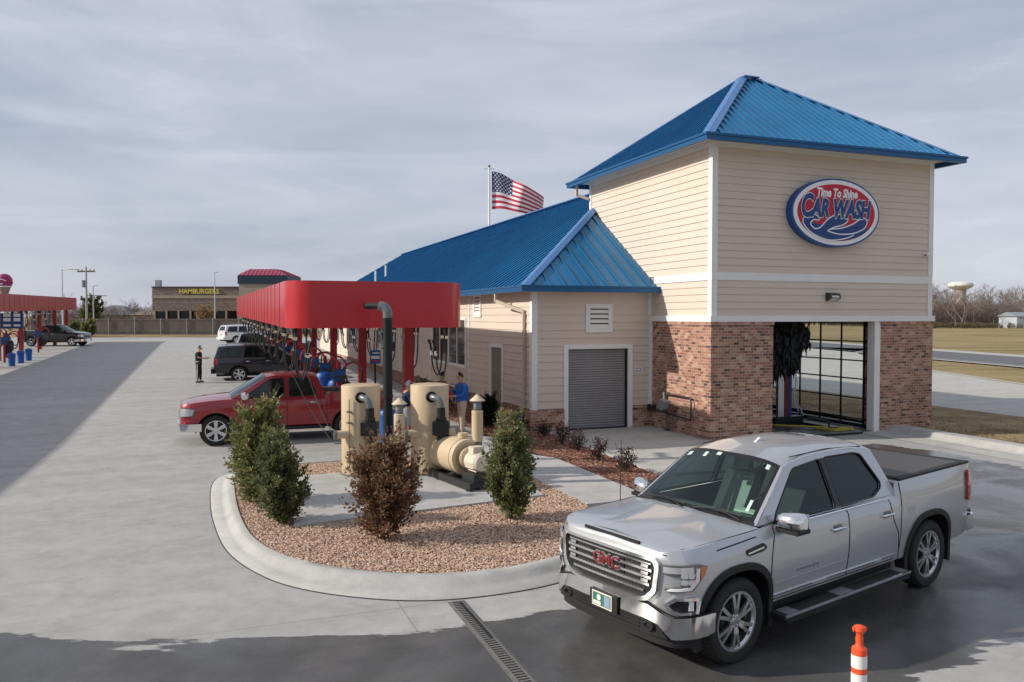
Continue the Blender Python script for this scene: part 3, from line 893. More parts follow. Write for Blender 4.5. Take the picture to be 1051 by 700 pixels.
louvre('louvre_vent', 7.88, 8.74, 3.45, 4.3, 'side', 5)
# side door
g = MB(); g.box(LX - .05, LX + .05, 5.62, 5.76, .05, 2.6); g.box(LX - .05, LX + .05, 6.82, 6.95, .05, 2.6); g.box(LX - .05, LX + .05, 5.76, 6.82, 2.46, 2.6)
g.build_each('door_frame', M_white, BLD)
g = MB(); g.box(LX - .0, LX + .04, 5.76, 6.82, .05, 2.46)
dd = g.build('side_door', mat('taupe_door', (.20, .155, .115), .5), BLD)
g = MB(); g.tube([(LX - .0, 5.86, 1.05), (LX - .06, 5.86, 1.05), (LX - .06, 5.98, 1.05)], .012, 8); g.build('handle', mat('steel', (.5, .5, .5), .3, 1.), dd)
# windows
M_glass_dark = mat('window_glass', (.085, .072, .06), .06, spec=.8)
for v0 in (9.65, 21.5, 31.0, 40.5):
    for a, b_ in ((v0, v0 + 2.3), (v0 + 2.45, v0 + 4.75)):
        g = MB(); t = .10
        g.box(LX - .045, LX + .03, a, b_, 1.55, 1.65 + .02); g.box(LX - .045, LX + .03, a, b_, 3.35, 3.45); g.box(LX - .045, LX + .03, a, a + t, 1.67, 3.35); g.box(LX - .045, LX + .03, b_ - t, b_, 1.67, 3.35)
        mid = (a + b_) / 2; g.box(LX - .035, LX + .03, mid - .035, mid + .035, 1.67, 3.35)
        o = g.build('window_frame', M_white, BLD)
        g = MB(); g.box(LX - .01, LX + .0, a + t, b_ - t, 1.67, 3.35); g.build('pane', M_glass_dark, o)
g = MB(); g.box(LX, LX + .05, 9.65, 14.4, 3.42, 3.46)
# low roof: front hip slope dies into the tower, long slopes up to the ridge
PIT = .655; ez = ZL - .02
x0, x1, y0, y1 = LX - OVB, BX1 + OVB, V0 - OVB, V1 + OVB
xr = (x0 + x1) / 2; hw = (x1 - x0) / 2; zr = ez + hw * PIT
g = MB()
roof_face(g, [(x0, y0, ez), (-.02, y0, ez), (-.02, y0 + (0 - x0), ez + (0 - x0) * PIT)], .48, off=.1)
roof_face(g, [(x0, y1, ez), (x0, y0, ez), (0, y0 - x0, ez - x0 * PIT), (0, TD + .01, ez - x0 * PIT), (xr, TD + .01, zr), (xr, y1 - hw, zr)], .41)
roof_face(g, [(x1, TD + .01, ez), (x1, y1, ez), (xr, y1 - hw, zr), (xr, TD + .01, zr)], .41)
roof_face(g, [(x1, y1, ez), (x0, y1, ez), (xr, y1 - hw, zr)], .41)
g.build('low_roof', M_roof, BLD, fix=False)
g = MB()
a = Vector((x0, y0, ez + .04)); b = Vector((-.05, y0 - x0 - .05, ez - x0 * PIT + .04)); side = (b - a).cross(Vector((0, 0, 1))).normalized() * .16
for q in (-1, 1): g.prism([a, b, b + side * q - Vector((0, 0, .06)), a + side * q - Vector((0, 0, .06))], (0, 0, .035))
g.beam((xr, TD + .1, zr + .04), (xr, y1 - hw, zr + .04), .3, .04)
g.build_each('hip_cap', M_ridge, BLD)
g = MB()
g.box(x0 - .11, -.01, y0 - .11, y0 + .0, ez - .15, ez - .02); g.box(x0 - .13, -.005, y0 - .13, y0 + .0, ez - .018, ez + .04)
g.box(x0 - .11, x0, y0, y1, ez - .15, ez - .02); g.box(x0 - .13, x0, y0, y1, ez - .018, ez + .04)
g.build('gutter', M_blue, BLD)
g = MB(); g.box(x0 + .001, -.002, y0 + .002, V0 + .001, ez - .05, ez - .03); g.box(x0 + .001, LX + .001, V0 + .002, y1, ez - .05, ez - .03); g.build_each('soffit', M_soff, BLD)
# downspouts
M_dsp = mat('taupe_downspout', (.50, .42, .33), .45)
g = MB()
g.beam((LX - .50, 5.05, ez - .1), (LX - .50, 5.05, ez - .42), .075, .1, (0, 1, 0)); g.beam((LX - .50, 5.05, ez - .38), (LX - .08, 3.75, ez - .72), .075, .1); g.beam((LX - .075, 3.72, ez - .68), (LX - .075, 3.72, .72), .075, .1, (0, 1, 0)); g.beam((LX - .15, 3.72, .76), (LX - .15, 3.72, .05), .075, .1, (0, 1, 0))
g.build('downspout', M_dsp, BLD)
g = MB(); g.beam((-.45, TD + .25, ZT - .1), (-.45, TD + .25, ZT - .45), .08, .1, (0, 1, 0)); g.beam((-.45, TD + .25, ZT - .42), (-.08, TD - .0, ZT - .6), .08, .1); g.build('downspout', M_dsp, BLD)
# roof vent pipes far along the roof
for u_, v_ in ((-2.2, 36), (-1.7, 35)):
    zz = ez + (u_ - x0) * PIT
    g = MB(); g.tube([(u_, v_, zz - .1), (u_, v_, zz + .75)], .07, 10); g.build('vent_pipe', M_white, BLD)

# tunnel interior
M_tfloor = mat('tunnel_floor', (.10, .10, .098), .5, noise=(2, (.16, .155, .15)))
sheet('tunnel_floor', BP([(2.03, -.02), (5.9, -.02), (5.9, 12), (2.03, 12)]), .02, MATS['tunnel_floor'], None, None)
g = MB()
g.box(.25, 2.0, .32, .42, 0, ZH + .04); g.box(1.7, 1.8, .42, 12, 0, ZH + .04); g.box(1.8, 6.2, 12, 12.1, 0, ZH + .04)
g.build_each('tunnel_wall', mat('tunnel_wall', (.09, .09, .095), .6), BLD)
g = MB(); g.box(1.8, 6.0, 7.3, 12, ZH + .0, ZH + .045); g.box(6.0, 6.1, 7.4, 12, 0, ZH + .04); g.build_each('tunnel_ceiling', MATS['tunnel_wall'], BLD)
# glazed sectional wall on the right of the tunnel
M_bframe = mat('black_frame', (.018, .018, .02), .4, .3)
vs2 = [.27, .52, 1.46, 2.39, 3.35, 4.39, 5.4, 6.4, 7.4]
g = MB()
for v in vs2: g.box(5.93, 5.98, v - .016, v + .016, .04, ZH - .01)
g.box(5.90, 6.01, .16, .30, .02, ZH - .01)
for z in (.10, .30, .94, 1.54, 2.11, 2.71, 3.28): g.box(5.925, 5.985, .3, 7.4, z - (.020 if z > .2 else .06), z + (.020 if z > .2 else .05))
gf = g.build('glazed_wall_frame', M_bframe, BLD)
M_clear = bpy.data.materials.new('clear_glass'); M_clear.use_nodes = True
n = M_clear.node_tree.nodes; l = M_clear.node_tree.links; n.clear()
o_ = n.new('ShaderNodeOutputMaterial'); mx = n.new('ShaderNodeMixShader'); tr = n.new('ShaderNodeBsdfTransparent'); gl = n.new('ShaderNodeBsdfGlossy'); fr_ = glass_fac(n, l)
tr.inputs[0].default_value = (.93, .96, .95, 1); gl.inputs['Roughness'].default_value = .02
l.new(fr_, mx.inputs[0]); l.new(tr.outputs[0], mx.inputs[1]); l.new(gl.outputs[0], mx.inputs[2]); l.new(mx.outputs[0], o_.inputs[0])
g = MB(); g.poly([(5.95, .3, .12), (5.95, 7.4, .12), (5.95, 7.4, ZH - .03), (5.95, .3, ZH - .03)]); g.build('pane', M_clear, gf)
g = MB(); g.box(5.86, 6.04, .62, 7.4, .0, .045); g.build('sill', M_kerb, BLD)

# things on and in the building
def at_b(name, u, v, z, label, cat, rz=0, group=None):
    return empty(name, (*WB(u, v), z), TH + rz, label, cat, group)
# oval sign
SG = at_b('oval_sign', 4.08, -.02, 6.5, 'large oval red, white and blue sign with wave swirls on the tower front', 'sign')
M_navy = mat('sign_navy', (.008, .045, .19), .35); M_sred = mat('sign_red', (.50, .008, .035), .4); M_swhite = mat('sign_white', (.80, .80, .80), .4)
M_case = mat('sign_case', (.006, .07, .26), .35)
def ell(rx, rz_, y, n=72, cx=0, cz=0): return [(cx + rx * cos(2 * pi * k / n), y, cz + rz_ * sin(2 * pi * k / n)) for k in range(n)]
def flat(mb, pts2, y, t=.006):
    mb.prism([(p[0], y, p[1]) for p in pts2], (0, -t, 0))
g = MB(); g.prism(ell(1.62, .99, 0), (0, -.24, 0)); g.build('case', M_case, SG)
g = MB(); g.prism(ell(1.56, .94, -.301), (0, -.012, 0)); g.build('white_rim', M_swhite, SG)
g = MB(); g.prism(ell(1.42, .82, -.314), (0, -.008, 0)); g.build('red_field', M_sred, SG)
# blue water: lower crescent and three curling waves
def poly_wave(pts, m, y, nm, th=.006):
    g = MB(); flat(g, [(p.x, p.y) for p in smooth_closed(pts, 5)], y, th); return g.build(nm, m, SG)
def in_ell(a0, a1, rx, rz_, n=16): return [(rx * cos(R(a0 + (a1 - a0) * k / n)), rz_ * sin(R(a0 + (a1 - a0) * k / n))) for k in range(n + 1)]
g = MB(); lowc = in_ell(205, 330, 1.41, .81, 30) + [(.75, -.42), (.1, -.36), (-.5, -.38), (-.95, -.30)]
flat(g, lowc, -.323); g.build('water', M_navy, SG)
WV = [[(-1.22, -.30), (-1.05, -.10), (-.80, -.10), (-.66, -.22), (-.86, -.22), (-.98, -.36), (-.82, -.50), (-.60, -.46), (-.35, -.24), (-.05, -.08), (.25, -.08), (.38, -.20), (.2, -.33), (-.15, -.42), (-.35, -.55), (.1, -.62), (.6, -.60), (.3, -.72), (-.3, -.78), (-.9, -.60)],
      [(-.30, -.52), (.15, -.46), (.55, -.34), (.85, -.18), (1.02, -.14), (1.1, -.24), (.98, -.42), (.6, -.56), (.1, -.60)]]
def offs(pts, d):
    c = Vector((sum(p[0] for p in pts) / len(pts), sum(p[1] for p in pts) / len(pts))); out = []
    L = len(pts)
    ar = sum(pts[i][0] * pts[(i + 1) % L][1] - pts[(i + 1) % L][0] * pts[i][1] for i in range(L))
    sgn = 1 if ar > 0 else -1
    for i in range(L):
        a = Vector(pts[i - 1]); b = Vector(pts[(i + 1) % L]); t = (b - a).normalized(); out.append((pts[i][0] + t.y * d * sgn, pts[i][1] - t.x * d * sgn))
    return out
for k, wv in enumerate(WV):
    sm_ = [(p.x, p.y) for p in smooth_closed(wv, 5)]
    g = MB(); flat(g, offs(sm_, .035), -.330 - .004 * k, .002); g.build('wave_outline', M_swhite, SG)
    g = MB(); flat(g, sm_, -.3325 - .004 * k, .003); g.build('wave', M_navy, SG)
MX = Matrix.Rotation(pi / 2, 4, 'X')
def sign_text(t, size, x, z, m, bold, y, nm, sx=1., shear=.25):
    return text_mesh(t, size, .004, nm, m, SG, Matrix.Translation((x, y, z)) @ MX, sx, shear, bold)
sign_text('Time To Shine', .34, -.02, .55, M_swhite, .014, -.338, 'slogan', .74, .2)
for m_, bold, y in ((M_swhite, .058, -.340), (M_navy, .034, -.350)):
    sign_text('C', .90, -1.14, .13, m_, bold, y, 'letters', .64, .22)
    sign_text('AR', .70, -.64, .09, m_, bold, y, 'letters', .68, .22)
    sign_text('WASH', .70, .50, .09, m_, bold, y, 'letters', .68, .22)
for ch in SG.children:
    if not ch.name.startswith('case'): ch.location.y += .06
# flood light, camera, address plate, gas meter
WL = at_b('wall_light', 4.14, -.02, 4.06, 'bronze wall pack light fixed below the oval sign on the beige siding', 'light')
g = MB(); g.prism([(-.2, 0, .13), (-.2, -.16, .10), (-.2, -.20, -.03), (-.2, 0, -.13)], (.4, 0, 0)); g.build('housing', mat('bronze', (.06, .05, .042), .4, .3), WL)
g = MB(); g.poly([(-.13, -.165, .07), (.13, -.165, .07), (.13, -.205, -.02), (-.13, -.205, -.02)]); g.poly([(-.14, -.19, -.04), (.14, -.19, -.04), (.14, -.03, -.122), (-.14, -.03, -.122)]); g.build('lens', mat('lens', (.6, .6, .58), .2), WL)
CMR = at_b('security_camera', 7.78, -.04, 5.42, 'small white security camera near the right edge of the tower front', 'camera')
g = MB(); g.lathe([(.045, 0), (.045, .02)], (0, 0, 0), 'y', 12); g.tube([(0, -.0, 0), (0, -.1, -.01)], .015, 8); g.build('bracket', M_white, CMR)
g = MB(); g.tube([(.09, -.08, .0), (-.14, -.16, -.04)], .04, 10); g.build('body', M_white, CMR)
g = MB(); g.tube([(-.141, -.16, -.04), (-.15, -.163, -.042)], .028, 10); g.build('lens', M_black, CMR)
AD = at_b('notice_plate', -.46, 3.2 - .02, 1.83, 'small white notice plate with dark figures between the grey roller door and the brick tower', 'sign')
g = MB(); g.box(-.13, .13, -.012, .0, -.09, .09); g.build('plate', M_swhite, AD)
g = MB()
for x, z, w in ((-.08, .04, .05), (.0, .045, .04), (.07, .04, .05), (-.07, -.035, .07), (.05, -.035, .07)): g.box(x - w / 2, x + w / 2, -.015, -.012, z - .022, z + .022)
g.build('figures', mat('figure_grey', (.25, .2, .25), .6), AD)
GM = at_b('gas_meter', -.07, 1.9, 0, 'grey gas meter with black pipe loop mounted on the brick side of the tower', 'meter', rz=0)
# local: x away from wall (negative), y along wall (towards the back positive)
M_pipe = mat('meter_pipe', (.05, .055, .055), .45, .4); M_gm = mat('meter_grey', (.22, .25, .25), .45)
g = MB(); g.tube([(-.1, 1.2, .62), (-.1, .3, .6), (-.1, -1.15, .52)], .026, 8); g.build('pipe', M_pipe, GM)
g = MB(); g.tube(bez([(-.1, -1.15, .52), (-.1, -1.17, .7), (-.1, -1.15, 1.12), (-.1, -.9, 1.16), (-.1, .1, 1.16), (-.12, .25, 1.1), (-.12, .25, .9)], 5), .026, 8); g.build('pipe', M_pipe, GM)
g = MB(); g.tube([(-.1, .12, .6), (-.1, .1, .02)], .03, 8); g.tube([(-.16, .1, .1), (-.04, .1, .1)], .05, 8); g.tube([(-.1, -.2, .58), (-.1, -.2, .02)], .02, 8); g.build('riser', mat('green_pipe', (.08, .12, .11), .5), GM)
g = MB(); g.tube([(-.22, .25, .82), (-.02, .25, .82)], .17, 14); g.box(-.23, -.05, .08, .40, .70, .90); g.tube([(-.1, .25, .9), (-.1, .25, 1.2)], .045, 10); g.build('meter_body', M_gm, GM)
g = MB(); g.tube([(-.12, -.22, .85), (-.12, -.22, .62)], .07, 10); g.tube([(-.20, -.22, .74), (-.04, -.22, .74)], .09, 10); g.build('regulator', mat('rust', (.16, .065, .045), .7), GM)
for y in (.9, 1.15):
    g = MB(); g.box(-.14, .0, y - .03, y + .03, .57, .75); g.build('bracket', M_pipe, GM)
# wash machinery inside the tunnel
BR = at_b('wash_brush', 3.2, 2.2, 0, 'huge black foam wash brush hanging inside the tunnel mouth', 'wash brush')
def tuft_mesh(c, rx, ry, rz_, n, L):
    P = rng.normal(size=(n, 3)); P /= np.linalg.norm(P, axis=1)[:, None]
    P *= (.75 + rng.random(n) * .3)[:, None]
    P = P * np.array([rx, ry, rz_]) + np.array(c); return P
P = np.concatenate([tuft_mesh((0, 0, 2.55), 1.35, 1.0, .85, 3200, .2), tuft_mesh((.75, -.1, 2.85), .95, .8, .62, 2000, .2), tuft_mesh((-.2, 0, 2.1), .8, .8, .6, 1700, .2), tuft_mesh((.9, 0, 2.2), .55, .6, .55, 900, .2)])
P += rng.normal(size=P.shape) * .07
P[:, 2] = np.minimum(P[:, 2], ZH - .06)
M_foam = leaf_like = mat('black_foam', (.016, .018, .020), .7, noise=(6, (.045, .05, .055)))
o = scatter_mesh('bristles', P, .05 + rng.random(len(P)) * .07, M_foam, [(.5, 0, 0), (0, .5, 0), (-.5, 0, 0), (0, -.5, 0), (0, 0, 1.2), (.3, 0, -2.6)], [(0, 1, 4), (1, 2, 4), (2, 3, 4), (3, 0, 4), (1, 0, 5), (2, 1, 5), (3, 2, 5), (0, 3, 5)], (1, 1, 1), kind=None)
o.parent = BR
g = MB(); g.smooth = True; g.lathe([(.02, 1.6), (.5, 1.8), (.8, 2.3), (.8, 2.9), (.5, 3.15), (.02, 3.2)], (0, 0, 0), 'z', 24); g.build('core', M_foam, BR)
g = MB(); g.tube([(-.2, 0, 0.02), (-.2, 0, 3.3)], .07, 10); g.build('pole', M_bframe, BR)
WP = at_b('wash_arch_post', 4.25, 2.0, 0, 'wash post with bright aluminium channel, red panel and blue edge in the tunnel mouth', 'machine')
g = MB(); g.box(-.36, -.14, -.06, .06, .3, 2.3); g.build('channel', mat('alu', (.62, .63, .65), .35, .7), WP)
g = MB(); g.box(-.13, .06, -.07, .07, .3, 2.2); g.build('red_panel', mat('maroon', (.13, .02, .018), .5), WP)
g = MB(); g.box(.065, .15, -.08, .08, .3, 2.25); g.build('blue_edge', mat('blue_paint', (.015, .08, .35), .4), WP)
g = MB(); g.tube(bez([(.18, -.1, 2.1), (.3, -.1, 1.5), (.22, -.1, .9), (.4, -.1, .45)], 6), .02, 8); g.tube(bez([(.15, -.12, 1.2), (.3, -.12, .8), (.6, -.12, .3)], 6), .018, 8); g.build('hose', mat('pale_hose', (.5, .55, .6), .4), WP)
g = MB(); g.box(-.55, .55, -.16, .16, .02, .3); g.build('base', M_bframe, WP)
NC = at_b('wheel_blower', 2.7, 1.6, 0, 'dark ring shaped nozzles on a low frame in the shade of the tunnel mouth', 'machine')
for k in (0, .28):
    g = MB(); g.tube([(k + .12 * cos(t), 0, .8 + .12 * sin(t)) for t in np.linspace(0, 2 * pi, 17)], .03, 6, False); g.build('nozzle', mat('alu', (.6, .6, .6)), NC)
g = MB(); g.box(-.2, .5, -.05, .05, .05, .6); g.build('frame', M_bframe, NC)
CV = at_b('conveyor_guide', 4.6, -.05, 0, 'black conveyor ramp with worn yellow guide rails at the tunnel mouth', 'conveyor')
M_yel = mat('worn_yellow', (.50, .40, .03), .6, noise=(9, (.25, .2, .05)))
g = MB(); g.box(-1.9, .5, -.3, 1.2, .02, .07); g.box(-.1, .25, .3, 1.6, .07, .16); g.build('ramp', M_bframe, CV)
g = MB(); g.tube([(.4, .1, .12), (-1.9, 1.9, .14)], .03, 8); g.build('guide_rail', M_yel, CV)
g = MB(); g.prism([(-.2, .1, .07), (.55, .1, .07), (.65, .35, .07), (.2, .75, .07), (-.4, .7, .07)], (0, 0, .06)); g.build('guide_plate', M_yel, CV)
g = MB(); g.tube([(.1, .7, .3), (-.35, 1.1, .36)], .06, 8); g.tube([(.05, .6, .12), (.1, .65, .32)], .03, 8); g.build('roller', M_black, CV)
# ---------------------------------------------------------------- vehicles
def paint(name, col, metal=.0, rough=.28, coat=1.):
    m = mat(name, col, rough, metal, coat=coat, spec=.5)
    return m
M_chrome = mat('chrome', (.80, .80, .80), .09, 1.)
M_tyre = mat('tyre', (.02, .02, .02), .75, bump=(40, .3))
M_rim = mat('rim_alloy', (.62, .62, .63), .25, .9)
M_plast = mat('black_plastic', (.013, .013, .014), .55)
M_trim = mat('gloss_black', (.012, .012, .013), .18)
M_inter = mat('car_interior', (.10, .105, .10), .8)
M_seat = mat('seat_leather', (.26, .24, .21), .6)
M_seam = mat('panel_gap', (.012, .012, .012), .8)
M_tlight = mat('tail_lamp', (.35, .008, .010), .12, coat=1.)
M_amber = mat('amber_lamp', (.55, .16, .03), .15, coat=1.)
M_lens = mat('lamp_lens', (.62, .63, .65), .08, .5, coat=1.)
M_lamp_dk = mat('lamp_housing', (.16, .165, .17), .15, .6, coat=1.)
def tint_glass(name, col):
    m = bpy.data.materials.new(name); m.use_nodes = True
    n = m.node_tree.nodes; l = m.node_tree.links; n.clear()
    o = n.new('ShaderNodeOutputMaterial'); mx = n.new('ShaderNodeMixShader'); tr = n.new('ShaderNodeBsdfTransparent'); gl = n.new('ShaderNodeBsdfGlossy'); f = glass_fac(n, l)
    tr.inputs[0].default_value = (*col, 1); gl.inputs['Roughness'].default_value = .015; gl.inputs[0].default_value = (.86, .97, .97, 1)
    l.new(f, mx.inputs[0]); l.new(tr.outputs[0], mx.inputs[1]); l.new(gl.outputs[0], mx.inputs[2]); l.new(mx.outputs[0], o.inputs[0])
    return m
M_wind = tint_glass('windscreen_glass', (.62, .84, .80))
M_privacy = tint_glass('privacy_glass', (.10, .12, .125))

def pch(x, xs, ys):
    """smooth interpolation through key stations"""
    n = len(xs)
    if x <= xs[0]: return ys[0]
    if x >= xs[-1]: return ys[-1]
    i = max(k for k in range(n) if xs[k] <= x)
    h = xs[i + 1] - xs[i]; t = (x - xs[i]) / h
    def slope(k):
        if k == 0: return (ys[1] - ys[0]) / (xs[1] - xs[0])
        if k == n - 1: return (ys[-1] - ys[-2]) / (xs[-1] - xs[-2])
        a = (ys[k] - ys[k - 1]) / (xs[k] - xs[k - 1]); b = (ys[k + 1] - ys[k]) / (xs[k + 1] - xs[k])
        return 0 if a * b <= 0 else 2 * a * b / (a + b)
    m0, m1 = slope(i) * h, slope(i + 1) * h
    return (2 * t ** 3 - 3 * t * t + 1) * ys[i] + (t ** 3 - 2 * t * t + t) * m0 + (-2 * t ** 3 + 3 * t * t) * ys[i + 1] + (t ** 3 - t * t) * m1

class Car:
    """local frame: x forward from the front axle, y left, z up"""
    def __init__(s, sp, root):
        s.sp = sp; s.root = root
        K = sorted(sp['keys'], key=lambda k: k[0])
        s.xs = [k[0] for k in K]; s.K = K
        s.np_ = len(K[0][1])
        # plan curve along the body side at mid height for draping
        pts = []
        P = sp['plan']                      # list of (a, y) from the front centre round to the side
        P = bez([(a, y, 0) for a, y in P], 10)
        L = [0]
        for a, b in zip(P, P[1:]): L.append(L[-1] + (b - a).length)
        s.PL = np.array(L); s.PA = np.array([p.x for p in P]); s.PY = np.array([p.y for p in P])
    def prof(s, a):
        return [(pch(a, s.xs, [k[1][i][0] for k in s.K]), pch(a, s.xs, [k[1][i][1] for k in s.K])) for i in range(s.np_)]
    def side_y(s, a, z):
        p = s.prof(a); q = p[2:7]
        zs = [k[1] for k in q]; ys = [k[0] for k in q]
        return float(np.interp(z, zs, ys))
    def hull(s, name='body', m=None, step=.07):
        sp = s.sp; g = MB(); g.smooth = True
        a0, a1 = s.xs[0], s.xs[-1]; n = int((a1 - a0) / step)
        aa = sorted(set([a0 + (a1 - a0) * k / n for k in range(n + 1)] + s.xs))
        aa = [a for i, a in enumerate(aa) if i == 0 or a - aa[i - 1] > .004]
        rings = []
        for a in aa:
            pr = s.prof(a)
            full = [(a, y, z) for y, z in pr] + [(a, -y, z) for y, z in pr[-2:0:-1]]
            rings.append([g.vert(p) for p in full])
        m_ = len(rings[0])
        for r0, r1 in zip(rings, rings[1:]):
            for k in range(m_): g.face([r0[k], r0[(k + 1) % m_], r1[(k + 1) % m_], r1[k]])
        g.smooth = False
        g.face(rings[0]); g.face(rings[-1][::-1])
        o = g.build(name, [m, M_plast, M_inter], s.root, sharp=40)
        # wheel arches cut out of the hull
        bm = bmesh.new(); bm.from_mesh(o.data)
        cutters = []
        for hx in (0, -sp['wb']):
            for sg in (1, -1):
                c = MB(); pts = []
                ra = sp['arch']; nn = sp.get('sq', 2.6); zc = sp['hub']
                for k in range(40):
                    t = 2 * pi * k / 40; ct, st = cos(t), sin(t)
                    pts.append((hx + ra * (abs(ct) ** (2 / nn)) * (1 if ct >= 0 else -1), .60 * sg, zc + ra * (abs(st) ** (2 / nn)) * (1 if st >= 0 else -1)))
                c.prism(pts, (0, .75 * sg, 0))
                co = c.build('cut', m); cutters.append(co)
        for co in cutters:
            md = o.modifiers.new('b', 'BOOLEAN'); md.operation = 'DIFFERENCE'; md.object = co; md.solver = 'EXACT'
        dg = bpy.context.evaluated_depsgraph_get()
        o.parent = None; dg.update()
        me = bpy.data.meshes.new_from_object(o.evaluated_get(dg))
        o.modifiers.clear(); o.data = me; o.parent = s.root
        for co in cutters: bpy.data.objects.remove(co)
        me.materials.clear()
        for q in (m, M_plast, M_inter): me.materials.append(q)
        c0, c1 = sp.get('cab', (-9, -9))
        for f in me.polygons:
            c = f.center; idx = 0
            for hx in (0, -sp['wb']):
                if abs(c.x - hx) < sp['arch'] + .02 and abs(c.z - sp['hub']) < sp['arch'] + .02:
                    n_ = f.normal
                    rad = ((abs(c.x - hx) / sp['arch']) ** sp.get('sq', 2.6) + (abs(c.z - sp['hub']) / sp['arch']) ** sp.get('sq', 2.6))
                    if rad < 1.08 and abs(n_.y) < .3 and n_.z < .9 and abs(c.y) > .58: idx = 1
                    if abs(abs(c.y) - .60) < .02 and abs(n_.y) > .9: idx = 1
            if c.z < sp['zb'] + .02 and abs(f.normal.z) > .7: idx = 1
            if c1 < c.x < c0 and f.normal.z > .25 and abs(c.y) < .93 and c.z > .8: idx = 2
            if c1 < c.x < c0 and abs(c.y) < .945 and c.z > sp['tub'] - .02 and c.z < sp['belt'] - .02 and abs(f.normal.z) < .8: idx = 2
            f.material_index = idx
        me.set_sharp_from_angle(angle=R(38))
        s.body = o
        return o
    def D(s, q, z, off=0, sg=1):
        """point on the front plan curve at arc length q from the centre line"""
        qa = abs(q); a = float(np.interp(qa, s.PL, s.PA)); y = float(np.interp(qa, s.PL, s.PY))
        e = .01; a2 = float(np.interp(qa + e, s.PL, s.PA)); y2 = float(np.interp(qa + e, s.PL, s.PY)); a1_ = float(np.interp(max(0, qa - e), s.PL, s.PA)); y1_ = float(np.interp(max(0, qa - e), s.PL, s.PY))
        t = Vector((a2 - a1_, y2 - y1_)).normalized(); nrm = Vector((t.y, -t.x))
        rake = s.sp.get('rake', 0) * (z - .75)
        p = Vector((a - rake * max(0, 1 - qa / 1.2), y)) + nrm * off
        return Vector((p.x, p.y * (1 if q >= 0 else -1), z))
    def drape(s, name, poly, off, th, m, parent=None, holes=None, mirror=False, step=.05, sharp=30):
        objs = []
        for mr in ((1, -1) if mirror else (1,)):
            bm = bmesh.new()
            P = [[Vector((q * mr, z, 0)) for q, z in poly]] + [[Vector((q * mr, z, 0)) for q, z in h] for h in (holes or [])]
            vs = [bm.verts.new(v) for L in P for v in L]
            for t in tessellate_polygon(P): bm.faces.new([vs[i] for i in t])
            lo = min(v.co.x for v in bm.verts); hi = max(v.co.x for v in bm.verts); k = math.ceil(lo / step) * step
            while k < hi:
                bmesh.ops.bisect_plane(bm, geom=bm.verts[:] + bm.edges[:] + bm.faces[:], plane_co=(k, 0, 0), plane_no=(1, 0, 0)); k += step
            bmesh.ops.remove_doubles(bm, verts=bm.verts, dist=1e-5)
            ext = bmesh.ops.extrude_face_region(bm, geom=bm.faces[:])
            for v in ext['geom']:
                if isinstance(v, bmesh.types.BMVert): v.co.z = 1
            for v in bm.verts:
                q, z, lv = v.co; v.co = s.D(q, z, off + (th if lv > .5 else 0))
            bmesh.ops.recalc_face_normals(bm, faces=bm.faces)
            me = bpy.data.meshes.new(name); bm.to_mesh(me); bm.free(); me.materials.append(m)
            me.polygons.foreach_set('use_smooth', [True] * len(me.polygons)); me.set_sharp_from_angle(angle=R(sharp))
            o = bpy.data.objects.new(name, me); COL.objects.link(o); o.parent = parent or s.root; objs.append(o)
        return objs if mirror else objs[0]
    def side_patch(s, name, poly, off, th, m, parent=None, sides=(1, -1), step=.06):
        objs = []
        for sg in sides:
            bm = bmesh.new(); vs = [bm.verts.new((a, z, 0)) for a, z in poly]
            for t in tessellate_polygon([[v.co.copy() for v in vs]]): bm.faces.new([vs[i] for i in t])
            for ax in (0, 1):
                lo = min(v.co[ax] for v in bm.verts); hi = max(v.co[ax] for v in bm.verts); k = math.ceil(lo / step) * step
                while k < hi:
                    co = (k, 0, 0) if ax == 0 else (0, k, 0); no = (1, 0, 0) if ax == 0 else (0, 1, 0)
                    bmesh.ops.bisect_plane(bm, geom=bm.verts[:] + bm.edges[:] + bm.faces[:], plane_co=co, plane_no=no); k += step
            bmesh.ops.remove_doubles(bm, verts=bm.verts, dist=1e-5)
            ext = bmesh.ops.extrude_face_region(bm, geom=bm.faces[:])
            for v in ext['geom']:
                if isinstance(v, bmesh.types.BMVert): v.co.z = 1
            for v in bm.verts:
                a, z, lv = v.co; v.co = Vector((a, (s.side_y(a, z) + off + (th if lv > .5 else 0)) * sg, z))
            bmesh.ops.recalc_face_normals(bm, faces=bm.faces)
            me = bpy.data.meshes.new(name); bm.to_mesh(me); bm.free(); me.materials.append(m)
            me.polygons.foreach_set('use_smooth', [True] * len(me.polygons)); me.set_sharp_from_angle(angle=R(30))
            o = bpy.data.objects.new(name, me); COL.objects.link(o); o.parent = parent or s.root; objs.append(o)
        return objs
    def seam(s, lines, w=.012, name='panel_gap', sides=(1, -1)):
        out = []
        for L in lines:
          for sg in sides:
            g = MB(); P = []
            for (a0, z0), (a1, z1) in zip(L, L[1:]):
                n = max(1, int(math.hypot(a1 - a0, z1 - z0) / .06))
                P += [(a0 + (a1 - a0) * k / n, z0 + (z1 - z0) * k / n) for k in range(n)]
            P.append(L[-1])
            for (a0, z0), (a1, z1) in zip(P, P[1:]):
                p0 = Vector((a0, s.side_y(a0, z0) * sg, z0)); p1 = Vector((a1, s.side_y(a1, z1) * sg, z1))
                g.beam(p0, p1, w, .006, (0, 1, 0)) if abs(a1 - a0) < abs(z1 - z0) else g.beam(p0, p1, .006, w, (0, 0, 1))
            out.append(g.build(name, M_seam, s.root))
        return out
    def lean(s, z, a=None):
        sp = s.sp
        y = sp['by'] - (z - sp['belt']) * sp['ln']
        if a is not None and a > sp['A'][0] - .5: y -= .05 * max(0, (a - sp['A'][0] + .5) / .5) ** 2 * max(0, 1 - (z - sp['belt']) * 2)
        return y
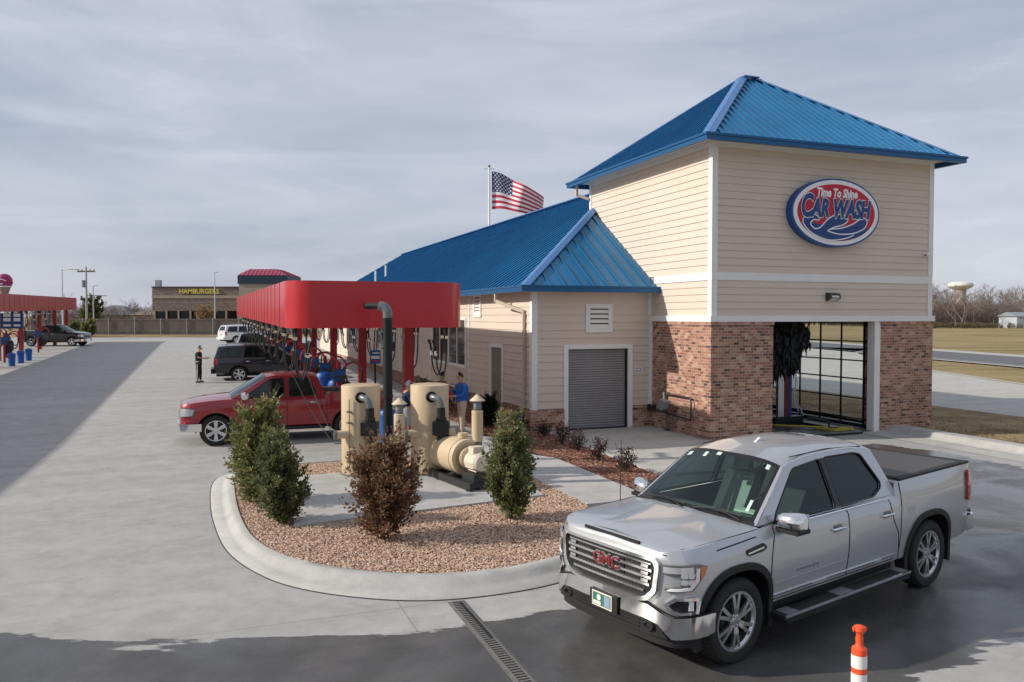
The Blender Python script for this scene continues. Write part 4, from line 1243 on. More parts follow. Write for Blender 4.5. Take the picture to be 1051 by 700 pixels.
    def greenhouse(s, m, glass_side, glass_front, rear_glass=None):
        sp = s.sp; root = s.root
        outer = sp['outer']; wins = sp['wins']
        ro = lambda P, r=.05: round_poly(P, r)
        W_ = [ro(w) for w in wins]
        g = MB()
        for sg in (1, -1):
            P = [[Vector((a, z, 0)) for a, z in outer]] + [[Vector((a, z, 0)) for a, z in w] for w in W_]
            flat_ = [v for L in P for v in L]
            tri = tessellate_polygon(P)
            for t in tri:
                q = [(flat_[i].x, s.lean(flat_[i].y, flat_[i].x) * sg, flat_[i].y) for i in t]
                g.poly(q)
            # reveal of each window opening
            for w in W_:
                for (a0, z0), (a1, z1) in zip(w, w[1:] + w[:1]):
                    y0 = s.lean(z0, a0) * sg; y1 = s.lean(z1, a1) * sg
                    g.poly([(a0, y0, z0), (a1, y1, z1), (a1, y1 - .03 * sg, z1), (a0, y0 - .03 * sg, z0)])
        # roof and rear
        tl = sp['top']      # roof edge stations front to back: (a, z_edge, crown)
        NR = 16; rows = []
        def roof_row(a, ze, cr):
            ye = s.lean(ze, a); row = []
            for k in range(NR + 1):
                t = -1 + 2 * k / NR
                row.append((a + (sp.get('bow', .07) * (1 - t * t) if a == tl[0][0] else 0), ye * math.copysign(abs(t) ** .9, t), ze + cr * (1 - abs(t) ** 3.2)))
            return row
        g.smooth = True
        aa = np.linspace(tl[0][0], tl[-1][0], 15)
        xs = [t[0] for t in tl][::-1]
        for a in aa: rows.append(roof_row(a, pch(a, xs, [t[1] for t in tl][::-1]), pch(a, xs, [t[2] for t in tl][::-1])))
        rows[0] = roof_row(*tl[0])
        g.grid(rows)
        g.smooth = False
        body = g.build('cab', m, root, fix=False, sharp=30)
        # window rubber and panes
        g = MB()
        for w in W_:
            for sg in (1, -1):
                pts = [(a, (s.lean(z, a) - .004) * sg, z) for a, z in w] ; g.tube(pts + [pts[0]], .011, 5, False)
        g.build_each('window_seal', M_trim, root)
        for w in W_:
            for sg in (1, -1):
                g = MB(); tri = tessellate_polygon([[Vector((a, z, 0)) for a, z in w]])
                for t in tri: g.poly([(w[i][0], (s.lean(w[i][1], w[i][0]) - .022) * sg, w[i][1]) for i in t])
                g.build('side_window', glass_side, root, fix=False)
        # windscreen
        (ax, az), (tx, tz) = sp['A'], (tl[0][0], tl[0][1])
        NX, NY = 18, 8
        def wp(u, v, off=0):     # u -1..1 across, v 0..1 up
            yb = s.lean(az, ax); yt = s.lean(tz, tx)
            a = ax + (tx - ax) * v + (sp.get('bowb', .16) * (1 - v) + sp.get('bow', .07) * v) * (1 - u * u)
            z = az + (tz - az) * v + (tl[0][2] * v + .02 * (1 - v)) * (1 - abs(u) ** 3.2)
            return Vector((a + off * .5, (yb + (yt - yb) * v) * u, z + off * .8))
        def band(name, m_, cells, off=0, th=0):
            g = MB(); g.smooth = True
            U = [-1, -.955, -.91] + list(np.linspace(-.8, .8, 15)) + [.91, .955, 1]; V = [0, .03, .1] + list(np.linspace(.2, .85, 6)) + [.94, .985, 1.0]
            for i in range(len(U) - 1):
                for j in range(len(V) - 1):
                    uc = abs(U[i] + U[i + 1]) / 2; vc = (V[j] + V[j + 1]) / 2
                    k = 'p' if uc > .955 else ('k' if (uc > .90 or vc < .09 or vc > .95) else 'g')
                    if k in cells: g.poly([wp(U[i], V[j], off), wp(U[i + 1], V[j], off), wp(U[i + 1], V[j + 1], off), wp(U[i], V[j + 1], off)])
            o = g.build(name, m_, root, fix=False) if name != 'windscreen_pillar' else None
            if o is None: return g.build_each(name, m_, root, fix=False)
            bm = bmesh.new(); bm.from_mesh(o.data); bmesh.ops.remove_doubles(bm, verts=bm.verts, dist=1e-4); bm.to_mesh(o.data); bm.free()
            return o
        band('windscreen_pillar', m, 'p'); band('windscreen_border', M_trim, 'k'); band('windscreen', glass_front, 'g')
        s.wp = wp
        # rear of the cab
        (rx, rz_) = sp['C']; (bx_, bz) = tl[-1][0], tl[-1][1]
        g = MB(); g2 = MB(); g.smooth = g2.smooth = True
        def rp(u, v):
            yb = s.lean(rz_, rx); yt = s.lean(bz, bx_)
            return (rx + (bx_ - rx) * v, (yb + (yt - yb) * v) * u, rz_ + (bz - rz_) * v + tl[-1][2] * v * (1 - abs(u) ** 3.2))
        U = [-1, -.8] + list(np.linspace(-.7, .7, 7)) + [.8, 1]; V = [0, .15, .5, .86, 1]
        for i in range(len(U) - 1):
            for j in range(len(V) - 1):
                uc = abs(U[i] + U[i + 1]) / 2; vc = (V[j] + V[j + 1]) / 2
                (g2 if (uc < .78 and .14 < vc < .87) else g).poly([rp(U[i], V[j]), rp(U[i + 1], V[j]), rp(U[i + 1], V[j + 1]), rp(U[i], V[j + 1])])
        g.build('rear_panel', m, root, fix=False); g2.build('rear_window', rear_glass or glass_side, root, fix=False)
        # seats, dash, wheel
        g = MB(); tz_ = sp['tub']
        for x in sp['seats']:
            for y in (.38, -.38):
                g.prism([(x + .10, y - .24, tz_), (x - .02, y - .24, tz_ + .08), (x - .26, y - .22, tz_ + .52), (x - .36, y - .22, tz_ + .52), (x - .32, y - .24, tz_)], (0, .46, 0))
                g.prism([(x - .26, y - .12, tz_ + .55), (x - .28, y - .12, tz_ + .72), (x - .36, y - .12, tz_ + .72), (x - .36, y - .12, tz_ + .55)], (0, .24, 0))
        g.build('seat', M_seat, root)
        g = MB(); dx = sp['A'][0] - .62
        g.prism([(dx, -.85, tz_ - .1), (dx, -.85, tz_ + .19), (dx + .15, -.85, tz_ + .24), (dx + .55, -.85, tz_ + .25), (dx + .55, -.85, tz_ - .1)], (0, 1.7, 0)); g.build('dashboard', M_inter, root)
        g = MB(); cc = Vector((dx - .12, .38, tz_ + .2)); g.tube([cc + Vector((-.06 * sin(t), .19 * cos(t), .18 * sin(t))) for t in np.linspace(0, 2 * pi, 21)], .014, 6, False); g.tube([cc, cc + Vector((.15, 0, -.04))], .03, 6); g.build('steering_wheel', M_trim, root)
    def wheels(s, rimr, spokes=6, style='split', r=None, w=.27, fast=False):
        sp = s.sp; r = r or sp['hub']; ty = sp['ty']
        prof = [(rimr * .98, -.10), (rimr + .012, -.115), (rimr + .03, -.118), (r - .07, -.130), (r - .025, -.124), (r - .006, -.105), (r, -.08), (r, .08), (r - .006, .105), (r - .025, .124), (r - .07, .130), (rimr + .03, .118), (rimr + .012, .115), (rimr * .98, .10)]
        first = None
        for hx in (0, -sp['wb']):
            for sg in (1, -1):
                if first is None:
                    wh = empty('wheel'); wh.parent = s.root
                    g = MB(); g.smooth = True; g.lathe([(a, b * w / .26) for a, b in prof], (0, 0, 0), 'y', 40 if not fast else 20, close=True)
                    if not fast:
                        g.smooth = False
                        for k in range(48):
                            t = 2 * pi * k / 48; M_ = Matrix.Rotation(t, 4, 'Y')
                            g.box(-.016, .016, -.10, -.035, r - .002, r + .006, M_); g.box(-.016, .016, .035, .10, r - .002, r + .006, M_)
                            g.box(-.010, .010, -.028, .028, r - .002, r + .006, M_)
                    g.build('tyre', M_tyre, wh)
                    g = MB(); g.smooth = True
                    g.lathe([(rimr, .105), (rimr + .012, .118), (rimr - .012, .116), (rimr - .028, .09), (rimr - .03, -.1)], (0, 0, 0), 'y', 40, close=True)
                    g.smooth = False
                    g.lathe([(.075, .07), (.075, .095), (.06, .102), (.03, .104), (.0, .104)], (0, 0, 0), 'y', 16)
                    for k in range(spokes):
                        t0 = 2 * pi * k / spokes
                        if style == 'split':
                            for d in (-.17, .17):
                                p0 = Vector((.05 * sin(t0), .085, .05 * cos(t0))); p1 = Vector(((rimr - .01) * sin(t0 + d), .098, (rimr - .01) * cos(t0 + d)))
                                p05 = p0.lerp(p1, .35) + Vector((0, .008, 0)); p05.x -= d * .0
                                g.beam(p0, p05, .046, .03, (0, 1, 0)); g.beam(p05, p1, .036, .028, (0, 1, 0))
                        else:
                            p0 = Vector((.04 * sin(t0), .085, .04 * cos(t0))); p1 = Vector(((rimr - .01) * sin(t0), .098, (rimr - .01) * cos(t0)))
                            pm = p0.lerp(p1, .5); g.beam(p0, pm, .075, .03, (0, 1, 0)); g.beam(pm, p1, .095, .026, (0, 1, 0))
                    if not fast:
                        for k in range(6):
                            t0 = 2 * pi * (k + .5) / 6; g.tube([(.055 * sin(t0), .09, .055 * cos(t0)), (.055 * sin(t0), .112, .055 * cos(t0))], .011, 8)
                    g.build('rim', M_rim, wh, sharp=30)
                    g = MB(); g.lathe([(rimr - .03, .02), (.04, .02)], (0, 0, 0), 'y', 32); g.lathe([(.17, .03), (.16, .05), (.06, .055)], (0, 0, 0), 'y', 24); g.build('brake_disc', mat('brake_dark', (.05, .05, .05), .45, .6), wh)
                    first = wh; c = wh
                else:
                    c = first.copy(); COL.objects.link(c); c.parent = s.root
                    for ch in first.children:
                        d = ch.copy(); COL.objects.link(d); d.parent = c
                c.location = (hx, (ty - .125) * sg, r); c.rotation_euler = (0, .3 * hx, 0 if sg > 0 else pi)
def round_poly(P, r, n=4):
    out = []; L = len(P)
    for i in range(L):
        a, b, c = Vector(P[i - 1]), Vector(P[i]), Vector(P[(i + 1) % L])
        d0, d1 = (a - b), (c - b); rr = min(r, d0.length * .45, d1.length * .45)
        p0 = b + d0.normalized() * rr; p1 = b + d1.normalized() * rr
        for k in range(n + 1):
            t = k / n; q = p0 * (1 - t) ** 2 + b * 2 * t * (1 - t) + p1 * t * t; out.append((q.x, q.y))
    return out
def sec(hw, zb, zsh, zte, ztc, roc=.95, top=None, mid=None):
    """body section: half width, bottom, shoulder height, top edge height, top centre height"""
    zm = zb + (zsh - zb) * .45 if mid is None else mid
    t = top or [(hw * .92, zte), (hw * .5, ztc - .008), (0, ztc)]
    return [(0, zb), (hw * .86, zb), (hw * roc, zb + .055), (hw * .992, zm), (hw, zsh - .16), (hw * .978, zsh)] + t

# the silver pickup -------------------------------------------------
def silver_truck():
    root = empty('pickup_truck', (1.695, 8.70, 0), -2.511, 'silver crew cab pickup truck with a black bed cover driving out across the wet concrete', 'pickup truck')
    root.scale = (1.03, .97, 1.03)
    SIL = paint('silver_paint', (.48, .49, .505), .55, .33)
    tub = .98
    cabtop = [(.945, 1.262), (.935, tub), (0, tub)]
    bedtop = lambda z: [(.965, z), (.91, z + .002), (0, z + .002)]
    keys = [
        (0.824, sec(.66, .50, 1.06, 1.14, 1.155)),
        (0.804, sec(.74, .44, 1.09, 1.165, 1.19)),
        (0.764, sec(.84, .42, 1.10, 1.185, 1.212)),
        (0.668, sec(.95, .42, 1.115, 1.20, 1.235)),
        (0.524, sec(1.005, .42, 1.125, 1.212, 1.25)),
        (.30, sec(1.025, .42, 1.135, 1.225, 1.268)),
        (-.1, sec(1.03, .42, 1.15, 1.24, 1.292)),
        (-.40, sec(1.03, .42, 1.17, 1.255, 1.31)),
        (-.44, sec(1.028, .42, 1.175, 1.26, 1.30, top=[(.945, 1.262), (.90, 1.22), (0, 1.22)])),
        (-.56, sec(1.025, .42, 1.18, 1.262, 1.30, top=cabtop)),
        (-1.5, sec(1.02, .42, 1.185, 1.262, 1.30, top=cabtop)),
        (-2.9, sec(1.02, .42, 1.19, 1.262, 1.30, top=cabtop)),
        (-3.0, sec(1.02, .42, 1.19, 1.262, 1.30, top=[(.95, 1.262), (.93, 1.262), (0, 1.262)])),
        (-3.05, sec(1.02, .42, 1.28, 1.41, 1.41, top=bedtop(1.41))),
        (-3.2, sec(1.025, .42, 1.29, 1.415, 1.41, top=bedtop(1.415))),
        (-3.745, sec(1.035, .42, 1.30, 1.425, 1.41, top=bedtop(1.425))),
        (-4.5, sec(1.02, .44, 1.31, 1.44, 1.41, top=bedtop(1.44))),
        (-4.78, sec(1.0, .46, 1.315, 1.445, 1.41, top=bedtop(1.445))),
        (-4.86, sec(.97, .50, 1.315, 1.445, 1.41, top=bedtop(1.445))),
    ]
    sp = dict(keys=keys, plan=[(.838, 0), (.832, .4), (.815, .66), (.765, .85), (.66, .95), (.53, 1.0), (.3, 1.022), (0, 1.03)], wb=3.745, arch=.505, hub=.415, sq=2.5, zb=.42, cab=(-.45, -3.02), tub=tub, belt=1.262,
              by=.945, ln=.46, A=(-.42, 1.27), C=(-3.04, 1.262), ty=1.005, rake=.03, bowb=.15,
              outer=[(-.42, 1.262), (-.52, 1.35), (-1.08, 1.755), (-1.24, 1.80), (-1.6, 1.835), (-2.1, 1.845), (-2.6, 1.825), (-2.84, 1.785), (-3.04, 1.262)],
              wins=[[(-.68, 1.285), (-.73, 1.35), (-1.24, 1.735), (-1.78, 1.785), (-1.78, 1.275)], [(-1.86, 1.275), (-1.86, 1.79), (-2.46, 1.785), (-2.60, 1.76), (-2.80, 1.42), (-2.76, 1.36), (-2.56, 1.285)]],
              top=[(-1.10, 1.765, .085), (-1.6, 1.835, .09), (-2.1, 1.845, .092), (-2.6, 1.825, .088), (-2.84, 1.785, .07)], seats=[-1.45, -2.35])
    c = Car(sp, root)
    body = c.hull('body', SIL)
    c.greenhouse(SIL, M_privacy, M_wind)
    c.wheels(.283, 6, 'split')
    hx = -3.745
    # arch mouldings
    for x0 in (0, hx):
        ra = .505; nn = 2.5; P = []
        for k in range(25):
            t = R(-14 + 208 * k / 24); ct, st = cos(t), sin(t); P.append((x0 + ra * abs(ct) ** (2 / nn) * math.copysign(1, ct), .415 + ra * abs(st) ** (2 / nn) * math.copysign(1, st)))
        Q = []
        for k in range(24, -1, -1):
            t = R(-14 + 208 * k / 24); ct, st = cos(t), sin(t); ra2 = .572; Q.append((x0 + ra2 * abs(ct) ** (2 / nn) * math.copysign(1, ct), .415 + ra2 * abs(st) ** (2 / nn) * math.copysign(1, st)))
        P = [p for p in P]; 
        for q in c.side_patch('arch_moulding', P + Q, -.03, .05, M_plast): pass
    # panel gaps
    c.seam([[(-.50, .52), (-.52, 1.0), (-.60, 1.25)], [(-1.93, .50), (-1.93, 1.25)], [(-2.80, 1.25), (-2.86, 1.0), (-2.98, .82), (-3.03, .62)], [(-3.045, .44), (-3.045, 1.40)], [(.30, 1.16), (-.3, 1.195)]], .014)
    c.seam([[(-.52, .50), (-2.95, .50)]], .010)
    # hood shut line and creases
    g = MB()
    for sg in (1, -1):
        P = [(.66, .85), (.45, .90), (.2, .925), (-.38, .94)]
        for (a0, y0), (a1, y1) in zip(P, P[1:]):
            zf = lambda a: pch(a, c.xs, [k[1][6][1] for k in c.K]) + .0005
            g.beam((a0, y0 * sg, zf(a0)), (a1, y1 * sg, zf(a1)), .008, .006)
    g.tube([c.D(q, 1.15, -.012) for q in np.linspace(-.78, .78, 25)], .005, 5)
    g.build('hood_gap', M_seam, root)
    g = MB(); g.smooth = True   # raised centre bulge of the hood
    rows = []
    for a in np.linspace(.74, -.36, 12):
        zc = pch(a, c.xs, [k[1][8][1] for k in c.K]); k = .5 + .16 * (.74 - a) / 1.1
        rows.append([(a, y * k, zc + z_ - .03 * abs(y) ** 2) for y, z_ in ((-1.25, -.02), (-1.1, -.002), (-.85, .010), (0, .014), (.85, .010), (1.1, -.002), (1.25, -.02))])
    g.grid(rows); g.build('hood', SIL, root, sharp=50)
    g = MB(); [g.beam(c.D(q, 1.198, -.03), c.D(q + .07, 1.198, -.03), .020, .030) for q in np.linspace(-.42, .35, 12)]; g.build('hood_slot', M_seam, root)
    # grille
    G0 = [(-.70, 1.115), (.70, 1.115), (.735, 1.05), (.70, .80), (.60, .70), (.44, .655), (-.44, .655), (-.60, .70), (-.70, .80), (-.735, 1.05)]
    G1 = [(-.655, 1.085), (.655, 1.085), (.685, 1.03), (.655, .815), (.57, .735), (.42, .695), (-.42, .695), (-.57, .735), (-.655, .815), (-.685, 1.03)]
    gr_ = empty('grille'); gr_.parent = root
    c.drape('grille_surround', round_poly(G0, .03), .002, .045, M_chrome, gr_, holes=[round_poly(G1, .03)])
    c.drape('grille_mesh', G1, .004, .010, M_plast, gr_)
    for z, h, w in ((1.045, .006, .62), (.985, .012, .635), (.915, .012, .63), (.845, .012, .61), (.778, .010, .54)):
        c.drape('grille_bar', [(-w, z - h), (w, z - h), (w, z + h), (-w, z + h)], .016, .016 if h > .009 else .010, M_chrome, gr_, sharp=50)
    for q0, z_ in [(s_ * .55, zz) for s_ in (-1, 1) for zz in (.865, .935, 1.005)]:
        c.drape('grille_end', [(q0 - .045, z_), (q0 + .045, z_), (q0 + .05, z_ + .03), (q0 - .04, z_ + .03)], .016, .02, M_chrome, gr_)
    g = MB()
    for k in range(-14, 15):
        g.beam(c.D(k * .042, .74, .012), c.D(k * .042, 1.06, .012), .006, .01, (1, 0, 0))
    g.build('grille_vane', M_plast, gr_)
    M_badge = mat('badge_red', (.16, .006, .010), .25, coat=1.)
    MT = Matrix(((0, -0, 1, 1.015), (1, 0, 0, -.0), (0, 1, 0, .945), (0, 0, 0, 1)))
    c.drape('badge_backing', [(-.26, .875), (.26, .875), (.26, 1.015), (-.26, 1.015)], .010, .018, M_trim, gr_)
    xf = c.D(0, .945, .036).x
    MT = Matrix(((0, 0, 1, xf - .005), (1, 0, 0, 0), (0, 1, 0, .945), (0, 0, 0, 1)))
    text_mesh('GMC', .165, .006, 'badge_outline', M_chrome, root, Matrix.Translation((-.004, 0, 0)) @ MT, 1.12, 0, .012)
    text_mesh('GMC', .165, .006, 'badge', M_badge, root, Matrix.Translation((.006, 0, 0)) @ MT, 1.12, 0, .004)
    # headlamps
    for mr in (1, -1):
        hl = empty('headlamp'); hl.parent = root
        f = lambda P: [(q * mr, z) for q, z in P]
        c.drape('lamp_housing', f([(.76, 1.07), (1.12, 1.085), (1.20, 1.06), (1.17, .98), (1.05, .84), (.80, .82), (.78, .85), (.93, .88), (.95, .97), (.76, .985)]), .004, .02, M_lamp_dk, hl)
        c.drape('running_light', f([(.80, .832), (1.03, .85), (1.10, .93), (1.11, 1.05), (1.075, 1.05), (1.07, .955), (1.015, .875), (.84, .858)]), .02, .014, M_swhite, hl)
        c.drape('upper_lens', f([(.77, 1.055), (1.05, 1.065), (1.05, 1.01), (.77, .998)]), .022, .008, M_lens, hl)
        for q in (.965, 1.03):
            for z in (.925, .985): c.drape('projector', round_poly(f([(q - .032, z - .024), (q + .032, z - .024), (q + .032, z + .024), (q - .032, z + .024)]), .02), .02, .014, M_lens, hl)
        c.drape('side_marker', f([(1.12, 1.07), (1.19, 1.055), (1.17, .985), (1.12, .93)]), .022, .006, M_amber, hl)
        # fog lamp pocket with a bright surround
        fg = empty('fog_lamp'); fg.parent = root
        F0 = [(.78, .70), (.88, .775), (1.10, .775), (1.125, .74), (1.10, .625), (.94, .615), (.83, .64)]
        F1 = [(.83, .70), (.90, .75), (1.075, .75), (1.075, .65), (.94, .64), (.87, .66)]
        c.drape('fog_surround', f(F0), .002, .03, M_chrome, fg, holes=[f(F1)]); c.drape('fog_pocket', f(F1), .001, .008, M_trim, fg)
        c.drape('fog_lens', f([(1.01, .742), (1.055, .742), (1.055, .655), (1.01, .655)]), .010, .012, M_swhite, fg)
    # bumper
    B0 = [(-1.30, .60), (-1.25, .605), (-.86, .585), (-.60, .66), (.60, .66), (.86, .585), (1.25, .605), (1.30, .60), (1.29, .42), (1.18, .40), (.86, .385), (.72, .50), (.60, .52), (-.60, .52), (-.72, .50), (-.86, .385), (-1.18, .40), (-1.29, .42)]
    c.drape('bumper', B0, .008, .028, M_chrome, sharp=50)
    c.drape('bumper_top_gap', [(-.62, .668), (.62, .668), (.88, .60), (1.27, .612), (1.27, .604), (.88, .59), (.62, .658), (-.62, .658), (-.88, .59), (-1.27, .604), (-1.27, .612), (-.88, .60)], .004, .02, M_seam)
    c.drape('lower_intake', [(-.83, .38), (.83, .38), (.71, .495), (.6, .515), (-.6, .515), (-.71, .495)], -.01, .04, M_plast)
    c.drape('air_dam', [(-1.1, .29), (1.1, .29), (1.2, .40), (-1.2, .40)], -.05, .03, M_plast)
    for z in (.42, .455, .49): c.drape('intake_slat', [(-.5, z - .006), (.5, z - .006), (.5, z + .006), (-.5, z + .006)], .02, .02, M_trim)
    for q in (-.62, .62):
        g = MB(); p = c.D(q, .46, .04); g.tube([p + Vector((0, .06 * cos(t), .035 * sin(t))) for t in np.linspace(0, 2 * pi, 13)], .014, 6, False); g.build('tow_hook', M_plast, root)
    # plate
    pl = empty('number_plate'); pl.parent = root
    px = c.D(.10, .55, .040).x
    g = MB(); g.box(px, px + .02, -.21, .21, .455, .625); g.build('plate_bracket', M_plast, pl)
    g = MB(); g.box(px + .02, px + .026, -.17, .135, .465, .615); g.build('plate', mat('plate_cream', (.72, .66, .55), .4), pl)
    g = MB(); g.box(px + .0265, px + .028, -.155, .12, .479, .602); g.build('plate_field', mat('plate_green', (.04, .16, .12), .4), pl)
    g = MB(); g.box(px + .0285, px + .0295, .02, .11, .485, .595); g.build('plate_picture', mat('plate_blue', (.25, .33, .45), .4), pl)
    g = MB(); g.box(px + .0285, px + .0295, -.145, -.03, .485, .52); g.tube([(px + .0285, -.06, .56), (px + .0305, -.06, .56)], .032, 14); g.build('plate_mark', mat('plate_white', (.75, .72, .66), .4), pl)
    # mirrors
    for sg in (1, -1):
        mm = empty('door_mirror'); mm.parent = root
        g = MB(); g.smooth = True
        rows = []
        for t, w_, h_ in ((0, .05, .055), (.06, .085, .085), (.2, .095, .10), (.26, .085, .095), (.285, .05, .06)):
            y = .985 + t; cx_ = -.68 - t * .25
            rows.append([(cx_ + w_ * cos(a) * (1.0 if cos(a) > 0 else .55), y * sg, 1.315 + h_ * math.copysign(abs(sin(a)) ** .7, sin(a))) for a in np.linspace(0, 2 * pi, 15)])
        g.grid(rows); g.poly(rows[-1][:-1]); g.build('mirror_cap', M_chrome, mm, sharp=60)
        g = MB(); g.box(-.86, -.64, sg * .90 if sg > 0 else -1.24, 1.24 if sg > 0 else -.90, 1.195, 1.235); g.box(-.80, -.68, .90 if sg > 0 else -1.0, 1.0 if sg > 0 else -.9, 1.20, 1.30); g.build('mirror_arm', M_plast, mm)
        g = MB(); g.poly([(-.795, 1.02 * sg, 1.24), (-.795 - .05, 1.23 * sg, 1.24), (-.795 - .05, 1.23 * sg, 1.385), (-.795, 1.02 * sg, 1.385)]); g.build('mirror_glass', mat('mirror', (.8, .8, .8), .03, 1.), mm)
    # handles, badge, stickers, side steps
    for x in (-1.70, -2.72):
        for sg in (1, -1):
            y = c.side_y(x, 1.07) * sg
            g = MB(); g.smooth = True; g.tube(bez([(x - .11, y, 1.07), (x - .10, y + .035 * sg, 1.07), (x, y + .042 * sg, 1.075), (x + .10, y + .035 * sg, 1.07), (x + .11, y, 1.07)], 4), .016, 8); g.build('door_handle', M_chrome, root)
        c.side_patch('handle_recess_shade', round_poly([(x - .10, 1.03), (x + .10, 1.03), (x + .08, 1.11), (x - .08, 1.11)], .03), .0005, .0015, mat('silver_shade', (.23, .235, .245), .35, .7))  # flat patch: shade of the handle hollow painted as a darker silver
    c.side_patch('fender_vent', round_poly([(-.10, 1.10), (-.38, 1.135), (-.43, 1.08), (-.36, 1.055), (-.12, 1.04)], .03), .001, .014, M_trim)
    c.side_patch('vent_trim', [(-.12, 1.075), (-.37, 1.10), (-.37, 1.085), (-.12, 1.06)], .015, .004, M_chrome)
    c.side_patch('door_strip', [(-.56, .535), (-2.96, .535), (-2.96, .560), (-.56, .560)], .001, .008, M_chrome)
    c.side_patch('door_moulding', [(-.6, .66), (-1.9, .675), (-1.9, .69), (-.6, .675)], .0, .006, SIL)
    c.side_patch('belt_strip', [(-.66, 1.245), (-2.80, 1.245), (-2.80, 1.258), (-.66, 1.258)], -.045, .09, M_chrome)
    for x in (-.95, -1.02, -1.09, -1.16, -1.23, -1.30): c.side_patch('door_lettering', [(x, .735), (x - .045, .735), (x - .045, .765), (x, .765)], .001, .004, M_chrome, sides=(1, -1))
    for sg in (1, -1):
        st = empty('side_step'); st.parent = root
        y0, y1 = (.98, 1.16) if sg > 0 else (-1.16, -.98)
        g = MB(); g.box(-3.02, -.55, y0, y1, .335, .385); g.box(-3.0, -.6, min(y0, y1) - .0, max(y0, y1), .30, .334); g.build('step_board', M_plast, st)
        g = MB()
        for x0, x1 in ((-.80, -.62), (-1.82, -1.55), (-2.98, -2.84)): g.box(x0, x1, y0 + .01, y1 - .01, .386, .392)
        g.build_each('step_pad', mat('pad_grey', (.28, .28, .29), .4, .5), st)
        g = MB(); ye = 1.165 * sg; g.beam((-.56, ye, .378), (-3.0, ye, .380), .020, .022); g.build('step_trim', M_chrome, st)
    g = MB(); g.box(-3.02, -.50, -.90, .90, .36, .43); g.box(-4.6, -3.0, -.55, .55, .36, .43); g.build('chassis', M_plast, root)
    # bed cover, rails, tail lamps, rear bumper
    g = MB(); g.box(-4.80, -3.10, -.90, .90, 1.425, 1.452); g.build('bed_cover', mat('tonneau', (.065, .062, .062), .55, noise=(20, (.085, .08, .08))), root)
    g = MB()
    for sg in (1, -1):
        y = .925 * sg; g.beam((-3.08, y, 1.428), (-4.84, y, 1.455), .085, .03)
    g.build('bed_rail_cap', M_plast, root)
    g = MB(); g.box(-4.87, -4.80, -.94, .94, 1.40, 1.462); g.build('tailgate_cap', M_plast, root)
    c.side_patch('tail_lamp', round_poly([(-4.70, .97), (-4.84, .97), (-4.85, 1.36), (-4.74, 1.36), (-4.69, 1.2)], .03), .002, .03, M_tlight)
    for sg in (1, -1):
        y = .955 * sg
        g = MB(); g.smooth = True
        rows = []
        for z, o in ((.98, .0), (1.02, .03), (1.15, .045), (1.27, .04), (1.33, .01)):
            rows.append([(-4.70 - 0, (.985 + .012 + o * .3) * sg, z), (-4.80, (.985 + o * .6) * sg, z), (-4.88 - o, .93 * sg, z), (-4.88 - o, .83 * sg, z)])
        g.grid(rows); g.poly([r[0] for r in rows] + [r[3] for r in rows][::-1]); g.build('tail_lamp', M_tlight, root)
    g = MB(); g.smooth = False
    g.prism([(-4.72, -1.02, .56), (-4.72, 1.02, .56), (-4.92, 1.01, .56), (-5.04, .90, .56), (-5.06, 0, .56), (-5.04, -.90, .56), (-4.92, -1.01, .56)], (0, 0, .20)); g.build('rear_bumper', M_chrome, root)
    g = MB(); g.prism([(-4.86, -1.0, .781), (-4.86, 1.0, .781), (-5.0, .93, .781), (-5.0, -.93, .781)], (0, 0, .02)); g.build('bumper_step', M_plast, root)
    c.side_patch('fuel_door', round_poly([(-3.18, 1.02), (-3.36, 1.02), (-3.36, 1.20), (-3.18, 1.20)], .03), .0002, .0015, SIL)
    for sg in (1, -1):
        g = MB(); q = [(-1.775, 1.277), (-1.865, 1.277), (-1.865, 1.79), (-1.775, 1.788)]
        g.poly([(a_, (c.lean(z_, a_) + .003) * sg, z_) for a_, z_ in q]); g.build('door_pillar', M_trim, root, fix=False)
    # wipers, roof fin, antenna, stickers
    g = MB()
    for u0, u1 in ((-.70, -.02), (.12, .80)):
        g.tube([c.wp(u0, .06, .02), c.wp((u0 + u1) / 2, .10, .03), c.wp(u1, .07, .02)], .008, 5)
        g.tube([c.wp(u1, .02, .02), c.wp((u0 + u1) / 2, .10, .035)], .01, 5)
    g.build('wiper', M_plast, root)
    g = MB(); g.grid([[c.wp(u, v, .004) for u in np.linspace(-.97, .97, 12)] for v in (-.045, .035)]); g.build('cowl', M_plast, root)
    g = MB(); g.prism([(-1.46, -.015, 1.895), (-1.66, -.02, 1.905), (-1.62, -.01, 1.96), (-1.58, -.01, 1.965)], (0, .03, 0)); g.build('roof_antenna', M_swhite, root)
    g = MB(); g.tube([(-.18, -.94, 1.25), (-.20, -.95, 1.95)], [.006, .003], 5); g.build('mast_antenna', M_plast, root)
    g = MB()
    for u, v, w_, h_ in ((-.78, .90, .05, .035), (-.40, .90, .035, .04), (-.14, .94, .045, .025), (.80, .90, .03, .04), (.82, .26, .02, .09)):
        g.poly([c.wp(u - w_, v - h_, .006), c.wp(u + w_, v - h_, .006), c.wp(u + w_, v + h_, .006), c.wp(u - w_, v + h_, .006)])
    g.build('windscreen_sticker', mat('sticker', (.55, .66, .62), .5), root, fix=False)
    g = MB(); g.box(-1.06, -.92, .18, .46, tub + .245, tub + .26); g.build('papers', mat('paper', (.62, .60, .50), .7), root)
    g = MB()
    for sg in (1, -1):
        g.tube([(-1.3, (c.lean(1.825, -1.3) - .045) * sg, 1.845), (-2.0, (c.lean(1.84) - .045) * sg, 1.868), (-2.7, (c.lean(1.80) - .045) * sg, 1.833)], .006, 5)
    g.build('roof_gap', M_seam, root)
    return root
silver_truck()

